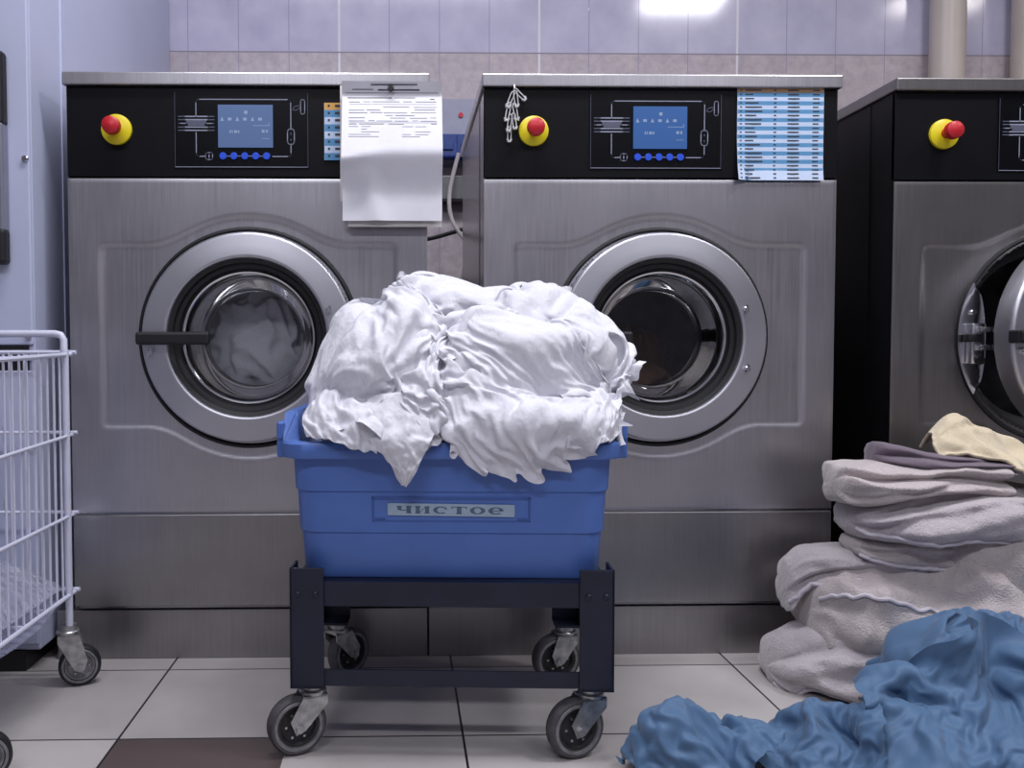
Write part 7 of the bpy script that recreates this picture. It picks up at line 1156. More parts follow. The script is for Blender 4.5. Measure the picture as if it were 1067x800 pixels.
CLOTH['w_top'] = (53, 25, (-0.143, 1.434, 0.577), (
    (62,4,14,11,14,-1,15,16,7,-12,13,-2,18,13,13,4,0,3,12,-5,12,3,16,7,14,4,1,18,25,-4,23,14,-2,28,-1,-11,21,16,3,8,-8,19,-11,9,17,-3,8,14,10,4,-5,10,-6,8,16,-17,-4,1,-6,11,5,-3,-17,11,-1,12,-13,5,-4,0,13,-11,-16,18,-1,-11,-2,5,-6,-2,13,-11,-7,8,-12,16,12,-24,5,-2,-15,14,24,1,10,-7,13,-1,-8,4,-7,-16,-4,5,9,-6,5,-8,7,22,-23,-12,2,8,-1,-14,-2,17,-1,3,
     3,-10,-3,9,-8,6,-9,3,-5,16,-10,-5,-1,7,7,-12,-8,16,-16,-7,23,7,6,-1,-17,-18,-1,5,4,4,-2,2,6,-2,6,9,1,-8,2,9,-1,-12,-2,-7,20,-2,-17,-5,-10,0,15,-2,-7,4,17,8,-12,-10,7,5,23,-11,-6,3,-10,-3,-3,6,-12,24,0,-13,15,-14,-37,6,20,29,-1,-10,-25,0,3,-2,4,-25,7,12,3,11,22,10,-28,0,3,8,-8,-3,-15,8,11,-6,-1,9,8,-2,4,-6,-7,12,-1,-13,22,-7,1,2,1,-14,18,-3,
     9,-18,-16,1,13,2,3,17,-1,-35,-1,-2,7,20,8,-13,-13,-2,10,15,-11,5,-3,-4,-24,28,24,-20,3,-18,0,-4,1,-6,3,2,4,6,0,3,8,6,-14,-18,28,-10,-39,28,-10,6,-1,20,-11,-12,5,13,10,-24,2,27,2,-27,21,27,-43,-19,-3,-3,7,18,11,-15,-5,16,-2,-7,2,-9,5,-20,17,23,-7,-5,-9,1,1,3,-2,7,0,1,3,-2,-3,-5,5,-4,-14,29,9,-25,-2,-7,11,7,-6,-2,-14,18,10,6,-1,-16,1,7,-17,2,9,9,
     18,-19,-9,-14,0,15,4,-5,-1,-2,0,3,-2,-7,13,-3,10,8,-10,-6,8,2,16,-7,1,-2,-3,0,-5,1,1,-6,-13,4,0,9,0,3,-3,-7,11,22,-7,-14,-1,27,-14,-12,-9,2,-18,14,4,13,-8,9,10,-2,-5,1,-12,0,3,-5,3,2,-6,13,-7,8,5,8,-17,8,-1,17,-3,-5,-1,0,-2,-7,5,-2,-8,16,10,-3,6,-20,7,0,-3,-2,5,-6,14,0,3,-16,14,-13,-1,-3,26,-9,0,-20,11,-10,1,11,5,-6,1,-15,1,2,2,4,
     11,-14,-9,2,0,26,-9,6,10,-2,-9,1,-2,-5,10,-2,1,-1,10,-2,8,-13,2,9,-11,8,4,-17,7,7,-1,-6,0,-1,-5,15,5,-6,-2,-16,8,8,-1,7,-6,-6,-2,-6,5,2,-7,4,2,-6,-7,20,-23,-1,5,-9,-5,-5,11,-3,-4,-4,-3,19,-4,6,-14,-1,0,-4,1,-3,-6,4,15,-8,3,2,-2,0,-2,1,-3,-4,-2,-8,4,0,-2,19,-6,0,-3,7,0,2,-3,-1,1,10,-3,0,-14,11,2,-19,22,-7,-4,3,-8,8,3,-10,4,9,
     0,0,5,-10,11,-12,-1,1,-12,-6,4,8,-6,-1,2,-1,-4,9,3,2,-2,6,-12,10,-4,2,3,-9,-5,5,22,-5,-9,-3,-1,4,0,0,5,-3,-1,-10,8,-1,1,-4,-2,2,-4,6,1,-10,1,-8,14,-12,0,31,-27,5,-1,-3,5,1,-15,5,8,-6,-7,8,0,1,3,1,2,-2,6,-2,0,8,-11,-2,13,-9,-8,12,-1,-3,1,2,-2,1,-4,4,2,-5,2,7,-13,-1,11,-12,-6,3,-3,1,-2,22,-2,-9,-28,-8,39,3,-13,-6,0,20,4,-13,
     -10,6,9,-2,9,-12,-1,1,0,-2,1,0,-2,0,10,-8,0,8,-13,0,5,1,2,-4,2,-5,9,-10,3,4,-6,13,-13,9,-6,9,-3,-4,0,-4,3,7,-4,22,1,-7,-11,-11,4,-1,7,-7,1,17,-19,-3,6,15,-11,3,-1,-1,0,2,-1,1,1,0,5,8,3,4,-12,-2,-8,-5,4,5,-5,2,-4,10,4,-6,5,-19,18,-10,5,-1,-2,0,-2,6,-6,-4,6,-6,21,-1,-25,-1,-6,13,2,-1,-7,-11,27,3,-5,-1,-1,0,0,0,0,1,2,-1,
     4,0,2,6,5,-8,0,-6,-2,0,-2,-2,0,8,1,-8,-2,18,-15,0,5,-4,3,-4,-1,1,-5,0,6,6,3,-8,-5,-4,9,16,-21,-2,7,0,-6,6,7,2,4,-11,-2,-3,1,0,0,-1,1,3,0,-3,-1,0,-9,8,-5,0,4,9,-6,5,2,6,-2,-4,2,-23,18,-5,14,-16,2,-13,1,-4,1,-3,-2,7,-2,-11,7,-7,10,7,26,-25,-4,10,2,-9,9,-1,-9,-10,5,2,-1,0,1,0,-2,-3,-11,13,-1,-2,-5,-2,10,-10,15,-4,2,-9,
     4,-12,-3,2,20,9,-20,3,-7,28,-13,-9,-2,0,4,-6,2,-4,-6,2,-11,15,2,-3,8,5,-7,-4,24,3,-19,-3,8,-1,-11,0,2,0,0,2,3,-7,-13,5,13,14,-2,-5,-2,-6,-4,10,-6,2,-9,3,2,-3,-30,12,13,13,-13,4,1,8,0,-6,1,4,-5,-10,-2,6,7,-9,-2,-2,6,11,8,-21,-12,13,3,7,-3,3,0,2,0,0,0,-2,0,-1,-5,1,-6,10,13,-1,7,-10,-21,1,16,3,1,-6,4,9,7,-4,-10,-9,14,-4,-7,4,
     2,-5,-5,0,-4,-1,6,5,-5,1,-10,-1,2,4,4,19,-11,-8,-2,0,-4,9,7,-5,-2,-1,-1,2,-2,2,10,-7,-3,-16,11,7,-4,17,-17,-3,-8,10,6,-2,-9,-1,9,0,12,3,0,-12,1,-5,9,-7,-13,13,-1,-14,11,1,2,-5,9,-12,-2,8,-16,7,17,-9,-7,-2,6,2,-3,4,-4,0,1,-1,-1,1,13,-9,-2,-7,-8,7,5,-4,19,-11,7,-16,13,0,-6,2,-5,2,2,7,-5,6,-15,19,10,0,-9,-9,9,7,-9,4,6,10,-1,-11,
     -4,2,-9,-5,-2,4,3,0,-8,2,5,2,-2,1,-3,0,0,7,-9,8,-3,1,-4,-6,-1,2,31,-5,-7,2,-15,6,9,2,-5,-16,8,7,-4,-10,14,5,9,-1,2,-6,-10,8,3,-10,2,9,8,6,-15,-11,4,-1,8,6,-14,-7,3,-2,4,-4,4,-1,2,0,2,1,4,-6,5,-4,-4,3,-1,11,-12,20,-1,5,-11,3,-2,-14,8,2,-8,7,10,-10,-1,-4,2,6,-2,4,-9,-9,-3,15,4,-24,10,-1,3,-9,12,1,-4,-4,12,-5,-4,2,-1,3,
     -1,1,1,-1,-1,-3,10,0,1,-1,-1,-5,-2,-3,2,-2,8,4,1,0,-12,33,8,0,-15,-19,0,4,3,-18,-13,10,7,8,-7,-13,3,-8,4,20,-32,28,-9,-4,-9,3,6,3,4,2,-9,-2,0,2,2,0,-1,0,-1,1,-1,3,-1,2,2,0,5,-2,-11,1,1,0,10,-13,17,-23,19,25,-7,-4,-14,0,-14,27,
     ),
    (46,-14,-4,8,-15,-21,2,6,5,30,-25,15,10,-9,-1,15,9,-19,3,19,-11,-19,18,14,-6,2,15,-13,3,17,3,8,3,-13,-9,0,-5,15,5,-11,10,19,-18,-3,10,13,9,3,0,7,4,12,8,-5,0,4,-8,-5,10,16,-1,-1,-11,-25,33,-13,-7,11,6,-7,6,-4,-12,-6,28,1,-7,7,-6,-12,5,12,-4,-7,1,-14,12,12,-12,-8,3,-16,0,11,-4,1,11,-16,-5,3,6,9,10,-2,-7,-4,6,6,6,5,6,-8,-5,16,2,-7,-6,-5,-1,-10,
     9,7,12,-3,-11,15,-12,-7,8,18,-23,-20,19,-2,-11,7,7,-13,14,2,-11,14,14,-10,-1,1,-17,9,-2,-4,15,13,-13,-7,3,-19,-1,12,6,-7,-9,0,6,0,0,1,6,-13,-8,-8,16,9,-5,20,-11,-10,1,18,-6,-7,8,5,-1,1,-7,-7,-11,17,-8,4,-10,8,-11,-7,9,-3,22,24,-10,5,-15,-13,-2,-3,8,5,18,-14,-27,20,-20,-16,9,11,8,2,-11,17,-2,8,-10,-10,6,11,3,-1,8,-8,0,-3,-2,4,6,-6,17,-5,-3,6,-10,-10,
     6,-3,9,8,-14,0,-6,0,-6,-2,-13,5,27,-5,26,-11,9,-15,-12,4,-13,14,2,-13,15,-19,-4,13,-8,2,0,6,6,-18,1,13,3,9,2,-1,-5,-10,7,4,-19,-14,14,13,-10,6,-3,-5,13,1,-2,-7,-13,-4,25,2,-4,5,4,-14,2,1,0,0,-11,21,-3,9,-16,7,3,-17,2,6,1,10,-17,-22,14,8,5,-5,1,9,-1,6,0,-3,-2,-5,0,12,-3,4,1,-15,-12,20,15,-16,-11,4,2,5,-11,6,3,-19,-2,4,10,16,-14,11,-9,-7,
     -14,11,16,-16,4,-7,16,-4,-2,12,2,-5,-6,4,-3,4,-9,-8,20,-16,5,-16,26,-3,1,1,-6,2,-5,-4,0,-1,18,1,-25,-9,2,3,16,-13,13,4,-10,7,2,3,-3,-2,-8,-13,6,6,17,-8,-3,-7,11,4,-14,9,-10,6,6,2,0,-7,-9,1,6,8,-6,-20,8,2,-20,28,-1,-2,6,-3,4,-5,6,0,-2,-1,-17,14,16,-22,-16,5,-29,25,-19,24,19,2,3,-8,2,-5,4,9,-9,-8,-9,13,-4,-6,-6,16,4,-4,2,-11,-1,-1,6,-1,
     4,-9,3,-2,13,-1,5,1,6,6,-6,4,1,-5,2,4,-2,3,-3,2,9,-36,14,13,-11,13,-1,-24,20,-11,-1,-10,1,2,-5,9,9,6,13,-19,-8,4,12,1,-8,2,2,-7,3,1,-3,-3,-8,14,-5,6,-3,-18,2,12,7,-8,14,-2,-2,3,-1,-5,7,15,-7,-12,-4,3,-9,-3,-14,23,1,-9,17,-10,5,-13,-2,1,-9,9,6,-2,-1,-5,-5,27,-2,-10,-2,2,4,-15,1,12,5,-5,7,-3,-2,-4,6,-1,1,-3,-8,0,8,3,6,-10,5,4,
     -16,-3,-8,-5,13,10,9,-7,-10,-1,7,-14,23,-4,-6,7,-13,13,0,-9,7,-1,2,-6,-6,7,5,-18,10,-2,15,8,-19,0,-3,-3,2,6,3,-2,-3,-2,3,-3,0,1,0,-6,8,8,1,-16,3,-4,8,14,-11,-4,-2,5,-11,3,13,10,-21,4,1,-2,-5,-2,6,-6,4,10,0,2,-3,0,-4,-12,1,11,2,-16,6,12,0,-7,4,-4,1,-7,2,3,6,-9,7,-16,9,3,0,-1,12,-6,2,6,-9,0,-1,-2,9,-6,3,-15,13,-3,-6,25,3,-21,
     -7,15,-2,-2,7,-5,1,0,-3,3,-1,0,2,-6,-4,5,8,9,-17,-8,2,5,3,3,-6,4,-14,7,1,7,-17,27,-14,2,-8,7,9,0,-2,2,2,-7,6,-9,6,-2,6,-3,-10,-4,21,-15,10,17,-17,-23,13,13,-4,2,1,0,1,-5,3,-1,-1,1,0,-1,5,9,-6,-7,-3,6,-10,4,1,-4,6,-4,6,-9,8,-7,9,-15,12,1,13,-4,0,1,-4,2,6,-3,2,-5,-5,4,-8,9,-14,1,-22,16,23,4,-5,-1,1,-2,2,1,-1,1,-4,2,
     -1,3,-2,1,-7,2,10,-6,0,-6,7,-10,2,4,1,-12,-1,18,-2,0,-1,-9,7,2,9,1,-8,6,2,-15,15,3,-5,-7,-7,8,16,-11,-5,0,7,-9,4,12,-5,-6,4,0,-3,1,3,1,-2,0,3,-1,-3,4,0,-4,-6,-3,7,6,-11,0,2,-2,7,1,0,-9,8,-1,-4,10,-19,10,10,-1,0,0,-5,9,-6,-12,1,26,-5,-16,-4,10,1,5,7,0,3,-8,-5,2,-8,4,1,-2,-2,3,4,-5,6,2,-8,-3,-14,1,14,-6,6,0,0,-5,
     -7,6,-6,22,0,-1,-8,7,3,-9,4,-8,9,1,3,-5,3,-3,-10,11,-19,0,11,14,-6,6,-8,-6,16,-4,-10,7,-7,9,-7,1,2,-2,1,-1,4,-2,-12,11,5,-8,12,-15,-13,34,-4,-1,-15,6,-1,-3,-7,6,10,0,-7,7,0,5,-17,9,11,-2,-5,11,0,-4,-4,2,4,-10,-9,7,8,-16,6,14,-11,-1,-8,-5,14,0,7,-3,-3,3,1,4,2,7,-9,-5,10,-9,-6,6,1,-17,16,2,8,-14,-3,1,2,-17,4,0,18,-2,-4,0,3,5,
     11,0,-6,-2,-9,23,-10,0,5,-4,-1,-10,0,20,-3,-12,3,-2,-3,4,-4,7,3,-6,2,-2,4,2,2,-8,12,-8,3,-2,-4,0,-5,3,-4,2,10,7,-11,-3,-2,1,-13,6,5,2,-1,-6,5,-2,5,7,-8,3,5,-16,4,10,7,-2,-3,-3,-25,-14,29,11,-3,0,4,-13,9,-9,3,7,-2,3,-1,0,-9,6,5,3,-6,5,-8,-3,6,-3,-1,8,-2,-4,12,-7,-8,2,-4,10,3,1,-9,4,0,8,-6,8,10,-12,12,-5,1,-2,7,-11,-13,7,
     15,-16,-11,16,-3,6,4,2,-9,4,-3,7,-1,1,-2,-2,5,-2,0,2,3,3,9,-3,-20,-2,-3,6,1,5,1,4,0,-7,13,-7,-3,-13,15,-7,5,0,-2,-7,17,0,-8,8,-16,15,0,-1,-1,5,-4,9,3,-8,-1,-4,1,-1,0,-5,5,-2,5,0,1,-1,-5,1,4,-1,-9,3,1,2,5,-5,4,-7,2,0,6,-4,9,-6,-9,16,-5,-9,-19,25,4,-6,9,-5,-13,10,12,-7,0,-18,9,12,2,-3,12,2,-16,-5,12,-2,-11,7,-3,3,2,3,
     -1,-2,-1,-2,3,1,-4,5,2,-7,-3,12,2,1,-2,-6,3,1,-10,5,6,10,-1,-18,2,2,-4,-18,6,14,4,4,-16,-1,9,9,4,-15,-13,5,1,5,0,16,-3,-15,-2,1,10,4,2,1,0,0,0,1,-1,-2,-2,-1,-5,-6,0,4,7,3,4,-6,-7,1,-7,2,-1,4,-4,14,8,-2,-29,4,0,5,16,-22,
     ),
    (27,-20,-7,13,8,-1,9,10,26,11,-4,-23,11,25,10,-7,-12,-1,7,4,12,4,5,10,11,-2,14,8,6,-2,-1,-8,-1,-5,-4,9,-5,-3,7,-6,11,1,-14,6,12,9,-12,-4,-10,-11,-11,15,14,2,-12,19,4,-9,-4,12,-2,-2,2,2,4,9,-28,-11,1,32,22,-10,4,-17,-6,8,-3,5,-16,9,3,8,-24,19,-1,-5,3,-9,-7,-4,10,-3,-14,8,2,13,5,-18,-10,3,18,-1,5,-1,-6,-26,6,16,2,-3,18,2,-3,-12,1,6,-3,7,0,19,
     15,-13,-6,-17,3,16,-9,5,-16,-1,-1,-12,14,1,9,-16,7,-22,23,4,-13,3,7,4,5,5,-8,-16,-2,-1,18,21,-11,-15,-12,8,0,10,-3,-7,-21,2,-6,18,-8,0,13,1,-6,3,0,-25,22,-1,11,11,-12,-10,-4,6,8,-3,4,-21,11,3,1,3,2,7,1,2,-24,-9,11,1,-1,-3,-4,15,3,-6,-8,-10,-12,18,10,-6,-1,-8,7,-14,15,14,-18,-6,4,-11,4,20,-7,10,12,2,-14,9,-10,0,1,-1,-4,-20,-1,16,0,6,-2,-12,-15,-2,
     15,6,-18,6,14,6,-11,0,-1,10,-5,-8,-3,2,9,12,-6,-15,1,-4,0,-10,3,12,4,13,-20,22,-3,-21,-9,7,11,-4,3,1,4,-11,2,0,-5,2,7,0,-2,15,-17,-12,11,14,-7,6,-3,-2,-8,-8,1,-6,0,-3,10,13,12,-20,2,0,-5,-11,23,-4,4,7,5,-25,-12,20,13,-24,4,3,22,-21,18,-7,-6,-1,6,6,5,-1,1,2,3,10,0,4,-8,-10,-2,13,14,-27,-15,1,11,5,14,6,-17,-4,-10,2,-3,-16,-3,15,10,18,-13,2,
     12,-3,-12,5,-4,9,-4,-2,11,-9,-12,13,-20,13,-2,-4,-12,23,1,8,-1,2,-7,14,-5,10,1,-10,7,2,-1,-15,3,-2,6,19,-12,-16,3,6,7,-18,-14,-2,13,-4,-9,11,-2,-7,-1,9,7,7,3,8,-5,8,-7,-8,8,-2,-10,6,-11,3,8,-13,4,-10,5,-3,17,5,3,-16,7,0,3,1,-20,19,-7,-10,-3,15,9,-11,-21,9,15,-1,-5,12,-16,9,1,14,-15,-17,13,2,6,2,-15,8,4,1,-16,1,-2,2,2,3,-11,18,-3,-6,7,-7,
     -9,13,6,-8,-2,-13,13,2,-4,-2,11,-2,10,-28,25,-24,6,-8,-4,12,-10,14,14,-25,5,-11,18,-8,4,0,13,-18,7,-6,2,13,1,-8,1,-16,23,-5,-1,-7,-4,-1,1,-9,9,-9,20,-4,1,-2,-3,-5,-6,22,-5,1,8,4,-5,5,2,12,-28,19,-9,6,-12,11,-2,-20,25,6,-1,-1,-4,-6,-9,8,2,0,-11,-1,-1,9,-2,-2,-6,8,-1,5,-5,5,0,-7,2,1,2,3,-10,-5,3,14,-10,5,11,-22,9,0,0,1,3,5,-3,4,6,2,
     -5,2,2,-11,7,-21,9,10,-16,1,14,10,-10,8,-10,-11,5,3,12,4,-4,6,-10,-3,4,-6,-6,1,6,-8,7,-4,-2,2,-3,6,4,0,-12,9,10,-15,15,-7,-8,2,-2,6,15,-7,-5,1,0,0,15,-12,-5,15,-14,10,-5,-6,2,-14,-6,24,-2,-15,6,13,-2,5,-2,-5,-4,2,4,-8,5,1,4,-4,-4,3,-12,7,3,-4,7,0,1,3,-1,-12,15,2,-21,15,-7,6,-3,-10,9,1,-7,2,-4,-20,6,11,2,8,-1,9,-7,-6,2,-2,-11,-28,
     19,35,1,-4,-8,-4,1,3,3,-5,-1,3,-1,6,-3,0,-9,-4,2,0,-3,0,-2,7,0,2,7,-2,-12,17,-2,-1,-7,-10,10,-12,4,0,4,-2,-1,1,-6,-7,7,-6,5,10,18,2,-26,4,-2,2,-17,21,7,-8,-3,-3,-1,-2,-2,9,-3,-2,1,3,0,-1,-7,-8,4,1,3,4,0,1,-4,-2,-1,5,-13,6,12,-9,6,3,-9,-1,4,4,2,-1,2,-11,-9,11,-10,-5,5,5,1,14,12,-13,23,-7,-7,-18,12,-6,-3,1,-4,-1,0,-2,8,-1,
     3,-7,0,-4,-2,-2,-1,2,11,-5,4,-2,-2,3,-7,5,13,-17,-7,18,-4,-7,5,-4,1,1,8,-2,-3,2,-7,7,7,-30,16,5,-10,6,10,3,5,8,8,-20,-17,12,-6,2,2,-2,-2,-5,-3,11,0,-6,2,1,-11,7,-4,7,-5,-3,13,-8,8,-10,17,6,-3,-6,-6,1,-3,-14,-2,13,2,1,3,0,1,-6,9,-11,9,0,-17,-2,16,-7,6,-12,-5,11,-7,15,-3,3,5,-9,1,3,0,1,-4,0,-11,13,-5,3,-6,4,1,-7,11,4,-19,14,
     -3,1,1,-4,0,13,1,-11,-2,-2,-3,7,4,-3,2,-4,0,5,-9,1,-2,27,-24,-9,-1,4,2,29,-25,-2,12,-6,-4,1,12,-4,-1,-1,3,1,1,-18,-20,20,13,-21,12,10,1,2,-6,5,2,-17,14,-7,-6,-2,0,2,10,4,-3,-3,4,-7,3,-2,-1,0,-10,17,-3,3,-22,-3,22,2,-15,-4,-3,13,17,-15,2,4,4,-18,8,10,0,0,-4,-6,-3,6,11,-17,1,15,-14,-3,20,-1,-14,-1,8,-2,-17,16,-7,-4,7,-4,8,-11,8,6,-14,14,
     3,-2,3,8,-3,-7,6,-13,12,-18,16,-11,7,-1,-5,-2,0,8,0,-1,4,4,-13,-2,0,-1,0,8,1,-7,-1,11,-1,3,6,-14,6,5,0,-1,-13,18,-2,-12,15,-17,6,-6,-15,11,6,2,-2,-21,3,-5,6,-9,4,15,-1,-9,-14,10,-5,9,-7,-8,26,-31,7,11,-2,5,-11,16,-7,1,-7,2,6,-7,-9,9,4,-4,-9,8,23,-13,-14,1,9,-1,3,-11,13,9,-21,2,-12,8,0,12,-9,-12,13,6,3,-3,1,8,-7,-4,4,-9,1,14,1,-6,
     6,-8,0,27,-42,1,5,3,8,-7,11,-1,-1,-2,-9,-2,8,5,2,-12,10,0,1,19,-7,-15,0,-1,-3,-2,2,-4,4,5,-14,3,1,-15,13,10,-14,15,4,-1,-11,5,11,-13,14,4,-4,-13,10,1,-8,16,-8,-5,2,-8,-3,8,6,0,-6,-8,2,0,4,5,5,-2,2,-17,-5,-2,6,3,11,9,-8,-5,0,7,-14,4,-12,13,11,-6,-23,-1,-7,25,4,-15,2,-1,0,-7,-1,8,3,10,-1,-3,-22,2,7,2,-7,-15,14,8,0,-5,3,-1,1,9,
     2,0,1,0,-5,-6,4,0,-11,-6,-4,14,1,2,8,-4,-1,-6,4,-6,8,-9,-1,-6,9,-3,10,-31,12,7,-1,2,-2,-3,-12,6,3,9,0,11,3,-17,-3,1,6,-1,-6,-1,-3,1,5,2,1,-4,2,0,-3,-2,-1,-1,-1,12,3,3,-6,-11,-1,-3,1,6,7,-1,2,-3,-1,9,-6,-3,11,-3,-23,4,5,-10,
     ),
))
